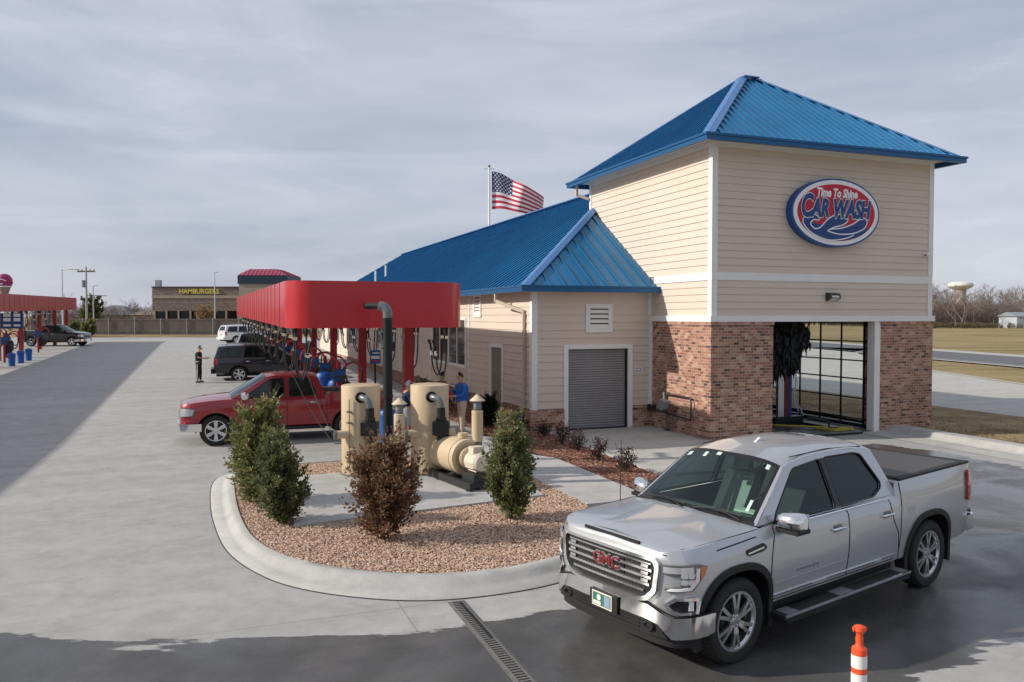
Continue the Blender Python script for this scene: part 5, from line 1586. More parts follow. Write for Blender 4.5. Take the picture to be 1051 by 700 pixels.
def simple_pickup(name, m, loc, rz, label, group, hi=True, zlift=0):
    root = empty(name, loc, rz, label, 'pickup truck', group)
    tub = 1.0
    cabtop = [(.93, 1.245), (.92, tub), (0, tub)]; bt = lambda z: [(.95, z), (.88, z), (.86, z - .25)]
    keys = [(.90, sec(.62, .50, .98, 1.06, 1.09)), (.86, sec(.76, .42, 1.02, 1.10, 1.13)), (.78, sec(.87, .40, 1.05, 1.13, 1.17)), (.6, sec(.97, .40, 1.08, 1.165, 1.22)), (.3, sec(1.0, .42, 1.12, 1.20, 1.27)), (-.1, sec(1.0, .42, 1.15, 1.23, 1.31)),
            (-.42, sec(1.0, .42, 1.165, 1.243, 1.33)), (-.46, sec(1.0, .42, 1.17, 1.245, 1.3, top=[(.93, 1.245), (.88, 1.2), (0, 1.2)])), (-.58, sec(1.0, .42, 1.17, 1.245, 1.3, top=cabtop)), (-2.8, sec(1.0, .42, 1.17, 1.245, 1.3, top=cabtop)),
            (-2.9, sec(1.0, .42, 1.17, 1.245, 1.3, top=[(.94, 1.245), (.92, 1.245), (0, 1.245)])), (-2.95, sec(1.0, .42, 1.20, 1.35, 1.3, top=[(.95, 1.35), (.88, 1.35), (0, 1.32)])), (-4.6, sec(1.0, .45, 1.2, 1.36, 1.3, top=[(.95, 1.36), (.88, 1.36), (0, 1.33)])), (-4.72, sec(.97, .48, 1.2, 1.36, 1.3, top=[(.93, 1.36), (.88, 1.36), (0, 1.33)]))]
    sp = dict(keys=keys, plan=[(.91, 0), (.90, .4), (.87, .68), (.78, .87), (.6, .97), (.3, 1.0), (0, 1.0)], wb=3.57, arch=.49, hub=.41, sq=2.2, zb=.42, cab=(-.47, -2.95), tub=tub, belt=1.245, by=.93, ln=.46, A=(-.42, 1.26), C=(-2.93, 1.245), ty=.985, rake=.05, bowb=.15,
              outer=[(-.42, 1.245), (-.6, 1.36), (-1.32, 1.80), (-1.5, 1.835), (-2.0, 1.84), (-2.55, 1.81), (-2.72, 1.77), (-2.93, 1.245)],
              wins=[[(-.74, 1.28), (-.80, 1.34), (-1.42, 1.745), (-1.80, 1.765), (-1.80, 1.265)], [(-1.92, 1.265), (-1.92, 1.765), (-2.40, 1.755), (-2.50, 1.72), (-2.66, 1.36), (-2.6, 1.28)]],
              top=[(-1.34, 1.80, .07), (-1.6, 1.835, .075), (-2.1, 1.84, .075), (-2.55, 1.81, .07), (-2.72, 1.77, .06)], seats=[-1.45, -2.3])
    c = Car(sp, root)
    c.hull('body', m, .12); c.greenhouse(m, M_privacy, M_wind); c.wheels(.27, 6 if hi else 5, 'wide', fast=not hi)
    c.seam([[(-.52, .50), (-.55, 1.0), (-.62, 1.23)], [(-1.86, .50), (-1.86, 1.23)], [(-2.75, 1.23), (-2.80, .95), (-2.95, .6)], [(-2.94, .44), (-2.945, 1.34)]], .014)
    c.drape('bumper', [(-1.35, .62), (1.35, .62), (1.35, .42), (-1.35, .42)], .01, .06, M_chrome)
    c.drape('grille', [(-.55, 1.0), (.55, 1.0), (.50, .68), (-.50, .68)], .004, .03, M_chrome); c.drape('grille_mesh', [(-.5, .97), (.5, .97), (.46, .71), (-.46, .71)], .03, .008, M_trim)
    c.drape('headlamp', [(.62, 1.01), (1.02, 1.03), (1.17, .99), (1.12, .84), (.66, .80)], .006, .025, M_lens, mirror=True)
    c.drape('headlamp_rim', [(.60, 1.03), (1.04, 1.05), (1.20, 1.0), (1.14, .82), (.64, .78)], .002, .012, M_lamp_dk, mirror=True)
    c.side_patch('tail_lamp', [(-4.60, .92), (-4.72, .92), (-4.72, 1.28), (-4.60, 1.28)], .002, .02, M_tlight)
    for x in (-1.65, -2.6):
        for sg in (1, -1):
            y = c.side_y(x, 1.09) * sg; g = MB(); g.tube(bez([(x - .11, y, 1.09), (x, y + .04 * sg, 1.095), (x + .11, y, 1.09)], 5), .02, 6); g.build('door_handle', M_chrome, root)
    for sg in (1, -1):
        g = MB(); g.smooth = True; g.tube([(-.70, 1.0 * sg, 1.30), (-.72, 1.08 * sg, 1.33), (-.74, 1.24 * sg, 1.34), (-.74, 1.28 * sg, 1.33)], [.05, .11, .11, .06], 8); g.build('door_mirror', M_chrome if hi else M_trim, root)
    g = MB(); g.box(-4.5, .3, -.6, .6, .34, .45); g.box(-2.9, -.55, -.92, .92, .34, .43); g.build('chassis', M_plast, root)
    g = MB(); g.prism([(-4.72, -.97, .5), (-4.72, .97, .5), (-4.84, .92, .5), (-4.84, -.92, .5)], (0, 0, .18)); g.build('rear_bumper', M_chrome, root)
    g = MB(); g.box(-4.62, -3.02, -.83, .83, 1.335, 1.345); g.build('bed', M_plast, root)
    for x0 in (0, -3.57):
        P = [(x0 + .49 * cos(R(a)), .41 + .49 * sin(R(a))) for a in range(-5, 186, 10)] + [(x0 + .525 * cos(R(a)), .41 + .525 * sin(R(a))) for a in range(185, -6, -10)]
        c.side_patch('arch_lip', P, -.03, .042, m)
    return root
RED = paint('red_paint', (.27, .008, .016), .25, .28)
x, y = WB(-12.85, 5.15)
simple_pickup('pickup_truck', RED, (x, y, 0), TH + pi, 'dark red crew cab pickup truck nose out under the near red canopy', 'cars at the vacuum bays')
BLK = paint('black_paint', (.010, .011, .013), .2, .25)
simple_pickup('pickup_truck', BLK, (-38.9, 71.2, H(-38.9, 71.2)), .03, 'black crew cab pickup truck far off under the distant left canopy', 'cars at the vacuum bays', hi=False)

def suv(m, loc, rz, label, glass=M_privacy, sc=(1, 1, 1), rails=True):
    root = empty('suv', loc, rz, label, 'suv', 'cars at the vacuum bays'); root.scale = sc
    tub = .95; cabtop = [(.92, 1.225), (.91, tub), (0, tub)]
    keys = [(.88, sec(.60, .46, .95, 1.03, 1.06)), (.84, sec(.76, .40, 1.0, 1.08, 1.11)), (.74, sec(.88, .38, 1.03, 1.11, 1.16)), (.5, sec(.98, .38, 1.07, 1.15, 1.20)), (0, sec(1.0, .40, 1.10, 1.18, 1.25)), (-.42, sec(1.0, .40, 1.14, 1.222, 1.29)),
            (-.46, sec(1.0, .4, 1.15, 1.225, 1.28, top=[(.92, 1.225), (.88, 1.19), (0, 1.19)])), (-.58, sec(1.0, .40, 1.15, 1.225, 1.28, top=cabtop)), (-3.95, sec(.98, .42, 1.15, 1.225, 1.28, top=[(.90, 1.225), (.89, tub), (0, tub)])), (-4.02, sec(.97, .44, 1.15, 1.225, 1.25, top=[(.90, 1.225), (.88, 1.2), (0, 1.2)])), (-4.12, sec(.93, .46, 1.14, 1.215, 1.2, top=[(.87, 1.2), (.5, 1.2), (0, 1.2)]))]
    sp = dict(keys=keys, plan=[(.89, 0), (.88, .4), (.85, .66), (.76, .86), (.5, .97), (.2, 1.0), (0, 1.0)], wb=2.95, arch=.47, hub=.40, sq=2.1, zb=.4, cab=(-.47, -4.0), tub=tub, belt=1.225, by=.92, ln=.36, A=(-.42, 1.24), C=(-4.10, 1.225), ty=.975, rake=.04, bowb=.15,
              outer=[(-.42, 1.225), (-.6, 1.34), (-1.22, 1.76), (-1.42, 1.80), (-2.2, 1.83), (-3.2, 1.82), (-3.88, 1.775), (-4.10, 1.225)],
              wins=[[(-.74, 1.26), (-.80, 1.32), (-1.34, 1.715), (-1.72, 1.735), (-1.72, 1.25)], [(-1.83, 1.25), (-1.83, 1.74), (-2.60, 1.74), (-2.74, 1.25)], [(-2.86, 1.25), (-2.74, 1.735), (-3.66, 1.70), (-3.86, 1.28), (-3.8, 1.25)]],
              top=[(-1.24, 1.76, .07), (-1.6, 1.80, .075), (-2.3, 1.83, .07), (-3.2, 1.82, .065), (-3.88, 1.775, .05)], seats=[-1.45, -2.35, -3.1])
    c = Car(sp, root)
    c.hull('body', m, .14); c.greenhouse(m, glass, M_wind, glass); c.wheels(.265, 6, 'wide', fast=True)
    c.seam([[(-.52, .50), (-.6, 1.2)], [(-1.78, .48), (-1.78, 1.2)], [(-2.78, 1.2), (-2.7, .95), (-2.5, .6)]], .014)
    c.side_patch('tail_lamp', [(-3.93, .88), (-4.11, .88), (-4.11, 1.21), (-3.97, 1.21)], .002, .025, M_tlight)
    c.drape('bumper', [(-1.3, .58), (1.3, .58), (1.3, .40), (-1.3, .40)], .01, .05, m); c.drape('grille', [(-.55, .98), (.55, .98), (.5, .66), (-.5, .66)], .004, .02, M_chrome)
    c.drape('headlamp', [(.62, .99), (1.1, 1.0), (1.05, .84), (.64, .82)], .004, .02, M_lens, mirror=True)
    g = MB(); g.prism([(-4.08, -.97, .46), (-4.08, .97, .46), (-4.26, .88, .46), (-4.26, -.88, .46)], (0, 0, .24)); g.build('rear_bumper', m, root)
    g = MB(); g.box(-4.135, -4.12, -.28, .28, .86, 1.02); g.build('number_plate', mat('plate_grey', (.35, .35, .35), .5), root)
    for x in (-1.55, -2.5):
        for sg in (1, -1):
            y = c.side_y(x, 1.05) * sg; g = MB(); g.tube(bez([(x - .1, y, 1.05), (x, y + .035 * sg, 1.055), (x + .1, y, 1.05)], 5), .018, 6); g.build('door_handle', M_chrome, root)
    if rails:
        for sg in (1, -1):
            g = MB(); g.tube([(-1.6, .64 * sg, 1.85), (-1.7, .64 * sg, 1.91), (-3.4, .64 * sg, 1.91), (-3.55, .64 * sg, 1.85)], .018, 6); g.build('roof_rail', mat('rail_alu', (.6, .6, .6), .3, .8), root)
    for sg in (1, -1):
        g = MB(); g.smooth = True; g.tube([(-.70, .98 * sg, 1.26), (-.72, 1.06 * sg, 1.29), (-.74, 1.2 * sg, 1.29), (-.74, 1.24 * sg, 1.28)], [.04, .09, .09, .05], 8); g.build('door_mirror', m, root)
    g = MB(); g.box(-4.0, .3, -.6, .6, .30, .42); g.box(-2.5, -.5, -.9, .9, .33, .41); g.build('chassis', M_plast, root)
    return root
NVB = paint('dark_navy_paint', (.010, .013, .022), .3, .22)
x, y = WB(-8.65, 24.0)
suv(NVB, (x, y, H(x, y) * .6), TH, 'black three row suv tail out under the red canopy, a man behind it')
x, y = -14.3, 53.6
suv(paint('midnight_paint', (.016, .02, .032), .3, .25), (x, y, H(x, y)), TH + .05, 'dark navy crossover parked beyond the black suv and before the white one', sc=(.98, .96, 1.0), rails=False)
x, y = -24.0, 76.0
suv(paint('white_paint', (.72, .72, .72), .0, .3), (x, y, H(x, y)), TH + .35, 'white suv, the farthest car along the red vacuum canopy', sc=(.92, .95, .95), rails=False)
# ---------------------------------------------------------------- red vacuum canopies
def red_mat():
    m, n, l, b = shader('canopy_red')
    t = N(n, 'ShaderNodeTexCoord'); c = N(n, 'ShaderNodeTexNoise', i_Scale=.7, i_Detail=3.); l.new(t.outputs['Object'], c.inputs[0])
    r = ramp_node(n, [(.3, (.42, .005, .014)), (.7, (.46, .007, .018))]); l.new(c.outputs[0], r.inputs[0]); l.new(r.outputs[0], b.inputs['Base Color'])
    b.inputs['Roughness'].default_value = .38; b.inputs['Coat Weight'].default_value = .35; b.inputs['Coat Roughness'].default_value = .12
    return m
M_cred = red_mat()
M_colr = mat('column_red', (.30, .007, .016), .35, coat=.4)
M_hose = mat('black_hose', (.014, .014, .015), .45)
M_bin = mat('bin_blue', (.012, .10, .38), .45, noise=(3, (.010, .085, .32)))
def canopy(u0, u1, v0, L, z0, tilt, label, cols, colu, group='vacuum canopies'):
    root = empty('vacuum_canopy', (*WB((u0 + u1) / 2, v0), z0), 0, label, 'canopy', group)
    root.rotation_euler = (tilt, 0, TH)
    w = (u1 - u0) / 2; r = .75; ZA, ZC = 3.2, 4.37
    P = []
    def arc(cx, cy, a0):
        for k in range(11):
            a = R(a0 + 9 * k); P.append((cx + r * cos(a), cy + r * sin(a)))
    arc(w - r, r, -90); 
    ys = list(np.arange(r + 1.5, L - r, 1.53)); P += [(w, y) for y in ys]
    arc(w - r, L - r, 0); arc(-w + r, L - r, 90); P += [(-w, y) for y in ys[::-1]]; arc(-w + r, r, 180)
    g = MB(); g.smooth = True
    Q = P + [P[0]]
    g.grid([[(x, y, z) for x, y in Q] for z in (ZA, ZC)])
    c = (0, L / 2)
    inn = lambda d: [(x - math.copysign(min(abs(x), d), x), y + (d if y < L / 2 else -d)) for x, y in Q]
    g.smooth = False
    g.grid([[(x, y, ZC) for x, y in Q], [(x, y, ZC) for x, y in inn(.08)], [(x, y, ZC - .25) for x, y in inn(.081)]])
    g.grid([[(x, y, ZA) for x, y in Q], [(x, y, ZA) for x, y in inn(.10)], [(x, y, ZA + .1) for x, y in inn(.101)]])
    g.mi = 1
    for y in ys:
        for sg in (1, -1): g.box(sg * w - .006 + .003 * sg, sg * w + .006 + .003 * sg, y - .008, y + .008, ZA, ZC + .004)
    g.mi = 0
    g.build('fascia', [M_cred, mat('joint_red', (.16, .006, .012), .5)], root, sharp=50)
    g = MB(); g.prism([(x, y, ZA + .06) for x, y in inn(.1)[:-1]], (0, 0, .05)); g.build('soffit', mat('canopy_soffit', (.55, .54, .53), .5), root)
    g = MB(); g.prism([(x, y, ZC - .3) for x, y in inn(.08)[:-1]], (0, 0, .04)); g.build('deck', mat('deck_grey', (.4, .4, .41), .6), root)
    for i, v in enumerate(cols):
        g = MB(); g.box(colu - .14, colu + .14, v - v0 - .14, v - v0 + .14, -.6, ZA + .06); g.build('column', M_colr, root)
        g = MB(); g.box(colu - .11, colu + .11, v - v0 - .11, v - v0 + .11, ZA + .061, ZA + .1); g.build('bracket', M_colr, root)
    return root
canopy(-11.22, -6.66, 1.35, 36.5, 0, .0095, 'long glossy red canopy with rounded corners over the vacuum bays beside the car wash', (4.1, 11.5, 18.8, 26.1, 33.4), 1.35)
canopy(-29.6, -25.3, -10.0, 82.5, -.02, .0118, 'second red canopy on red posts at the far left of the lot', (-6, 1, 8, 15, 22, 29, 36, 43, 50, 57, 64, 70.5), 1.4)

def vac_drop(u, v, z, sg, label, group='vacuum hoses'):
    """a pair of hoses hanging off the canopy edge with their bright cuffs"""
    root = empty('vacuum_hose', (*WB(u, v), z), TH, label, 'vacuum hose', group)
    g = MB(); g.tube([(0, 0, 3.3), (0, 0, 2.95)], .04, 8); g.tube([(0, .45, 3.3), (0, .45, 2.95)], .04, 8); g.box(-.04, .04, -.04, .49, 3.14, 3.2); g.build('drop_pipe', M_plast, root)
    for y in (0, .45):
        g = MB(); g.tube(bez([(0, y, 2.97), (0.01 * sg, y, 2.5), (.05 * sg, y, 2.05), (.15 * sg, y + .02, 1.88), (.26 * sg, y, 2.1), (.30 * sg, y, 2.45)], 5), .021, 7); g.build('hose', M_hose, root)
        g = MB(); g.tube([(0, y, 2.96), (0, y, 2.88)], .045, 8); g.build('cuff', M_chrome, root)
        g = MB(); g.tube([(.30 * sg, y, 2.43), (.305 * sg, y, 2.55)], .038, 8); g.build('cuff', M_chrome, root)
        g = MB(); g.tube([(.305 * sg, y, 2.55), (.33 * sg, y, 2.72), (.38 * sg, y, 2.85)], [.032, .03, .05], 7); g.build('nozzle', M_plast, root)
    g = MB(); g.box(.28 * sg - .03, .28 * sg + .03, -.1, .55, 2.50, 2.54); g.tube([(.28 * sg, .22, 2.53), (.28 * sg, .22, 3.25)], .022, 6); g.build('nozzle_rack', M_plast, root)
    return root
words = ['nearest', 'second', 'third', 'fourth', 'fifth', 'sixth', 'seventh', 'eighth', 'ninth', 'tenth', 'eleventh', 'twelfth']
vd = None
for k in range(11):
    v = 2.1 + k * 3.15
    lab = 'black vacuum hose pair on the outer edge of the near canopy, %s from front' % words[k]
    x, y = WB(-10.95, v); z = .0095 * (v - 1.35)
    if vd is None: vd = vac_drop(-10.95, v, z, 1, lab); 
    else: copy_tree(vd, (x, y, z), TH, lab)
    lab = 'black vacuum hose pair on the building side of the near canopy, %s from front' % words[k]
    x, y = WB(-7.0, v + .45); copy_tree(vd, (x, y, z), TH + pi, lab)
for k in range(6):
    v = 36 + k * 4.6; x, y = WB(-25.6, v); copy_tree(vd, (x, y, .33 + .0118 * (v - 20)), TH + pi, 'pair of black vacuum hoses on the distant left canopy, %s from the photo edge' % words[k])

def station(u, v, z, label):
    root = empty('vacuum_stand', (*WB(u, v), z), TH, label, 'vacuum stand', 'vacuum stands')
    g = MB(); g.box(-.06, .06, -.06, .06, 0, 1.9); g.build('post', M_colr, root)
    g = MB(); g.tube(bez([(0, 0, 1.85), (-.25, 0, 2.15), (-.6, 0, 2.2), (-.85, 0, 2.0), (-.9, 0, 1.75)], 6), .035, 8); g.tube(bez([(0, 0, 1.4), (.25, .05, 1.75), (.55, .05, 1.85), (.8, .05, 1.6)], 6), .035, 8); g.build('arm', M_colr, root)
    g = MB(); g.smooth = True; g.lathe([(.17, .5), (.2, .55), (.2, 1.05), (.15, 1.18), (.05, 1.22)], (.25, .1, 0), 'z', 14); g.build('canister', M_plast, root)
    g = MB(); g.tube(bez([(-.9, 0, 1.75), (-.8, .1, 1.1), (-.4, .1, .7), (-.1, .1, 1.2), (.1, .15, 1.7)], 6), .032, 7); g.tube(bez([(.8, .05, 1.6), (.7, .1, 1.0), (.45, .15, .9), (.2, .15, 1.5)], 6), .032, 7); g.build('hose', M_hose, root)
    g = MB(); g.box(-.2, .2, -.09, -.06, 1.2, 1.65); g.build('instruction_panel', mat('panel_dark', (.05, .05, .055), .5), root)
    g = MB(); g.box(-.18, .18, -.095, -.0905, 1.42, 1.62); g.box(-.18, .02, -.095, -.0905, 1.24, 1.36); g.build('panel_print', M_bin, root)
    return root
vs0 = None
for k, (u, v) in enumerate([(-8.9, 8.6), (-8.9, 12.0), (-8.9, 15.4), (-8.9, 18.8), (-8.9, 22.2), (-8.9, 26), (-8.9, 30)]):
    lab = 'red vacuum stand with black canister and hoses under the near canopy, %s from its front' % words[k]
    z = .0095 * (v - 1.35)
    if vs0 is None: vs0 = station(u, v, z, lab)
    else: x, y = WB(u, v); copy_tree(vs0, (x, y, z), TH, lab)
for k, v in enumerate((37, 41, 46, 52, 57)):
    x, y = WB(-26.2 + (k % 2) * .9, v); copy_tree(vs0, (x, y, H(x, y)), TH + .3, 'red vacuum stand under the distant left canopy, %s from the photo edge' % words[k])
def bin_(x, y, z, label, s=1.):
    root = empty('waste_bin', (x, y, z), .3, label, 'bin', 'blue bins'); root.scale = (s, s, s)
    g = MB(); g.smooth = True; g.lathe([(.24, 0), (.29, .85), (.31, .86), (.31, .92), (.27, .92), (.24, .5)], (0, 0, 0), 'z', 18); g.build('drum', M_bin, root, sharp=30)
    g = MB(); g.smooth = True; g.lathe([(.315, .9), (.32, .95), (.26, 1.08), (.12, 1.14), (0, 1.15)], (0, 0, 0), 'z', 18); g.build('lid', M_bin, root)
    return root
bin_(-7.07, 30.0, .05, 'blue lidded bin showing just above the bed of the red pickup, left of the pair', 1.2)
bin_(-6.45, 29.2, .05, 'blue lidded bin above the red pickup bed, right of the pair', 1.0)
bin_(-3.46, 22.0, 0, 'blue bin at the foot of the tall black duct behind the tan tank', .82)
for k, (v, du) in enumerate(((37.5, 0), (40, .3), (42.4, .6))):
    x, y = WB(-24.2 + du * 0, v); bin_(x, y, H(x, y), 'blue bin under the distant left canopy, %s from the photo edge' % words[k], .72)
ISG = empty('instruction_sign', (-4.75, 27.6, 0), TH, 'small blue, white and red instruction sign on a thin post under the red canopy', 'sign')
g = MB(); g.box(-.03, .03, 0, .05, 0, 2.3); g.build('post', M_plast, ISG)
g = MB(); g.box(-.18, .18, -.03, -.001, 1.85, 2.32); g.build('panel', M_bin, ISG)
g = MB(); g.box(-.15, .15, -.035, -.0305, 2.02, 2.12); g.box(-.1, .15, -.035, -.0305, 2.2, 2.25); g.build('white_print', M_swhite, ISG)
g = MB(); g.box(-.15, .12, -.036, -.0305, 1.92, 1.98); g.build('red_print', M_sred, ISG)
MBD = empty('menu_board', (-34.2, 54, H(-34, 54)), .0, 'navy price board with white panels between the posts of the distant left canopy', 'sign')
g = MB(); g.box(-2.2, 1.0, 0, .12, 2.1, 3.15); g.build('board', M_navy, MBD)
g = MB()
for x0, w_ in ((-2.0, .55), (-1.3, .75), (-.3, .5), (.4, .45)):
    for z0 in (2.25, 2.6, 2.9): g.box(x0, x0 + w_, -.01, -.002, z0, z0 + (.22 if z0 > 2.3 else .14))
g.build('price_panels', M_swhite, MBD)
for x0 in (-1.9, .7):
    g = MB(); g.box(x0, x0 + .12, .02, .1, 0, 2.1); g.build('post', M_colr, MBD)
# two long hoses running down over the red pickup to the tanks
for k, (a, b_, lab) in enumerate((((-5.45, 19.6, 2.15), (-4.15, 18.3, .60), 'left one of two long thin hoses slanting down before the red pickup'), ((-5.1, 19.7, 2.15), (-4.05, 18.2, .66), 'right one of two long thin hoses slanting down before the red pickup'))):
    A_ = Vector(a); B_ = Vector(b_); g = MB()
    g.tube([A_.lerp(B_, t) + Vector((0, 0, -.12 * sin(pi * t))) for t in np.linspace(0, 1, 12)], .010, 7)
    o = g.build('vacuum_hose', M_black); tag(o, lab, 'vacuum hose', 'long hoses')
# ---------------------------------------------------------------- vacuum plant on the pad
def tan_mat():
    m, n, l, b = shader('tan_paint')
    t = N(n, 'ShaderNodeTexCoord'); c = N(n, 'ShaderNodeTexNoise', i_Scale=2.5, i_Detail=6., i_Roughness=.6); l.new(t.outputs['Object'], c.inputs[0])
    r = ramp_node(n, [(.35, (.53, .415, .265)), (.65, (.60, .475, .31))]); l.new(c.outputs[0], r.inputs[0]); l.new(r.outputs[0], b.inputs['Base Color'])
    b.inputs['Roughness'].default_value = .38; b.inputs['Coat Weight'].default_value = .15
    return m
M_tan = tan_mat()
M_duct = mat('grey_duct', (.014, .016, .018), .5, spec=.3)
M_valve = mat('black_valve', (.016, .018, .02), .38)
M_fit = mat('fitting_grey', (.16, .17, .175), .3, .3)
def tank(x, y, rz, label, full=True):
    root = empty('separator_tank', (x, y, .145), rz, label, 'tank', 'tan tanks')
    g = MB(); g.smooth = True; g.lathe([(.40, 0.0), (.41, .02), (.41, 1.87), (.405, 1.885), (.36, 1.90), (.2, 1.91), (0, 1.91)], (0, 0, 0), 'z', 40); g.build('shell', M_tan, root, sharp=50)
    g = MB(); g.lathe([(.44, .0), (.44, .03), (.41, .03)], (0, 0, 0), 'z', 32); g.build('base_ring', M_fit, root)
    # outlet high on the front, elbow and check valve hanging from it
    e = empty('outlet_pipe'); e.parent = root
    g = MB(); g.smooth = True; g.tube(bez([(.08, -.38, 1.66), (.13, -.50, 1.66), (.25, -.58, 1.62), (.30, -.60, 1.48), (.30, -.60, 1.32)], 5), .068, 14); g.build('elbow', M_fit, e)
    g = MB(); g.tube([(.06, -.37, 1.66), (.09, -.43, 1.66)], .115, 16); g.tube([(.30, -.6, 1.46), (.30, -.6, 1.40)], .085, 14); g.build('flange', M_duct, e)
    g = MB(); g.tube([(.30, -.6, 1.42), (.30, -.6, 1.24)], .09, 14); g.tube([(.30, -.6, 1.26), (.30, -.6, 1.20)], .11, 14); g.tube([(.30, -.6, 1.20), (.30, -.6, .72)], .078, 14); g.tube([(.30, -.6, .84), (.30, -.6, .78)], .1, 14); g.build('coupling', M_valve, e)
    g = MB(); g.box(.13, .47, -.74, -.46, .90, 1.17); g.tube([(.30, -.6, .88), (.30, -.6, 1.19)], .135, 14); g.build('check_valve', M_valve, e)
    # side inlet
    g = MB(); g.smooth = True; g.tube([(-.15, -.30, .88), (-.33, -.38, .88), (-.44, -.42, .88)], .088, 14); g.build('inlet', M_tan, root)
    g = MB(); g.tube([(-.43, -.417, .88), (-.48, -.435, .88)], .096, 14); g.build('inlet_rim', M_fit, root)
    if full:
        g = MB(); g.tube([(-.16, -.425, .2), (-.16, -.425, 1.62)], .012, 6); g.build('sight_tube', mat('sight', (.25, .2, .14), .4), root)
        g = MB()
        for z in (.32, .52, .98 + .15, 1.36): g.tube([(-.16, -.36, z), (-.16, -.46, z)], .022, 8); g.tube([(-.22, -.425, z), (-.10, -.425, z)], .016, 8)
        g.build('sight_clamp', M_fit, root)
    return root
tank(-3.23, 16.95, .0, 'tan cylindrical tank with sight tube and clamps, beside the red pickup')
tank(-1.77, 17.05, .0, 'tan cylindrical tank standing right of the black duct, beside the blower', full=False)
DU = empty('black_duct', (-2.87, 18.35, 0), 0, 'tall thick black duct rising between the tanks and elbowing into the red canopy front', 'duct')
g = MB(); g.smooth = True; g.tube([(0, 0, 0), (0, 0, 3.45)], .108, 20); g.build('riser', M_duct, DU)
g = MB(); g.smooth = True; g.tube(bez([(0, 0, 3.42), (0, 0, 3.6), (-.07, .02, 3.70), (-.2, .04, 3.735)], 6), .112, 20); g.build('elbow', M_fit, DU)
g = MB(); g.smooth = True; g.tube([(-.18, .035, 3.735), (-.52, .16, 3.735)], .072, 16); g.tube([(-.52, .16, 3.735), (-.50, .8, 3.735)], .072, 16); g.build('branch', M_duct, DU)
g = MB(); g.tube([(0, 0, 3.40), (0, 0, 3.46)], .122, 20); g.tube([(0, 0, 1.62), (0, 0, 1.70)], .122, 20); g.tube([(0, 0, .3), (0, 0, .36)], .122, 20); g.build_each('collar', M_valve, DU)
def silencer(x, y, z0, z1, label):
    root = empty('intake_silencer', (x, y, z0), 0, label, 'intake silencer', 'capped intake pipes'); h_ = z1 - z0
    g = MB(); g.smooth = True; g.lathe([(.115, 0), (.115, h_ - .33), (.10, h_ - .32), (.0, h_ - .32)], (0, 0, 0), 'z', 22); g.build('pipe', M_tan, root, sharp=40)
    g = MB(); g.smooth = True; g.lathe([(.07, h_ - .32), (.085, h_ - .3), (.085, h_ - .22), (.075, h_ - .2), (.075, h_ - .12)], (0, 0, 0), 'z', 18); g.build('collar', M_fit, root)
    g = MB(); g.smooth = True; g.lathe([(.155, h_ - .125), (.155, h_ - .115), (.02, h_), (0, h_)], (0, 0, 0), 'z', 24); g.build('cap', mat('cap_tan', (.63, .52, .36), .45), root, sharp=25)
    g = MB(); g.lathe([(.095, -.12), (.095, .0)], (0, 0, 0), 'z', 16); g.build('stub', M_fit, root)
silencer(-2.30, 16.2, .70, 1.83, 'slim tan intake pipe with a conical cap between the two tanks')
silencer(-.70, 16.0, .98, 1.92, 'slim tan intake pipe with a conical cap above the blower')
BL = empty('blower', (-1.02, 16.05, .145), R(-58), 'tan cylindrical blower on a dark steel skid between tank and green shrub', 'blower')
# local x: along the shaft, towards the camera side
g = MB(); g.smooth = True; g.lathe([(0, -.78), (.33, -.78), (.36, -.74), (.365, -.66), (.365, .20), (.355, .25), (.30, .27), (.29, .24), (.20, .23), (.19, .27), (0, .28)], (0, 0, .53), 'x', 36); g.build('casing', M_tan, BL, sharp=30)
g = MB(); g.smooth = True
for x in (-.60, .12): g.lathe([(.365, x - .012), (.376, x - .008), (.376, x + .008), (.365, x + .012)], (0, 0, .53), 'x', 36, close=True)
g.lathe([(.0, .36), (.20, .36), (.22, .34), (.22, .30)], (0, 0, .53), 'x', 28); g.build('casing_ring', M_tan, BL, sharp=30)
M_motor = mat('motor_cream', (.62, .55, .44), .5)
g = MB(); g.smooth = True; g.lathe([(0, .40), (.14, .40), (.19, .44), (.19, .80), (.15, .86), (0, .88)], (0, 0, .50), 'x', 20); g.build('motor', M_motor, BL, sharp=30)
g = MB()
for k in range(12):
    a = 2 * pi * k / 12; g.box(.46, .78, -.008, .008, .185, .205, Matrix.Translation((0, 0, .50)) @ Matrix.Rotation(a, 4, 'X'))
g.box(.50, .70, -.12, .12, .66, .80); g.build('motor_fin', M_motor, BL)
g = MB(); g.tube([(.34, 0, .50), (.42, 0, .50)], .05, 10); g.build('shaft', M_fit, BL)
g = MB(); g.tube([(.05, 0, .9), (.05, 0, 1.0)], .10, 14); g.tube([(-.5, 0, .9), (-.5, .0, 1.02)], .12, 14); g.build('port', M_tan, BL)
g = MB(); g.box(-.85, .95, -.34, -.26, .02, .16); g.box(-.85, .95, .26, .34, .02, .16)
for x in (-.8, -.1, .4, .86): g.box(x, x + .06, -.26, .26, .05, .14)
g.box(.42, .90, -.22, .22, .14, .31); g.build('skid', mat('skid_steel', (.03, .033, .036), .45, .3), BL)
g = MB()
for x in (-.8, .85):
    for y in (-.3, .3): g.tube([(x, y, 0), (x, y, .03)], .06, 10)
g.build('foot', M_valve, BL)
g = MB(); g.tube(bez([(.7, .28, .06), (1.0, .45, .02), (.9, .8, .015), (.3, 1.2, .012)], 6), .014, 6); g.build('cable', M_valve, BL)

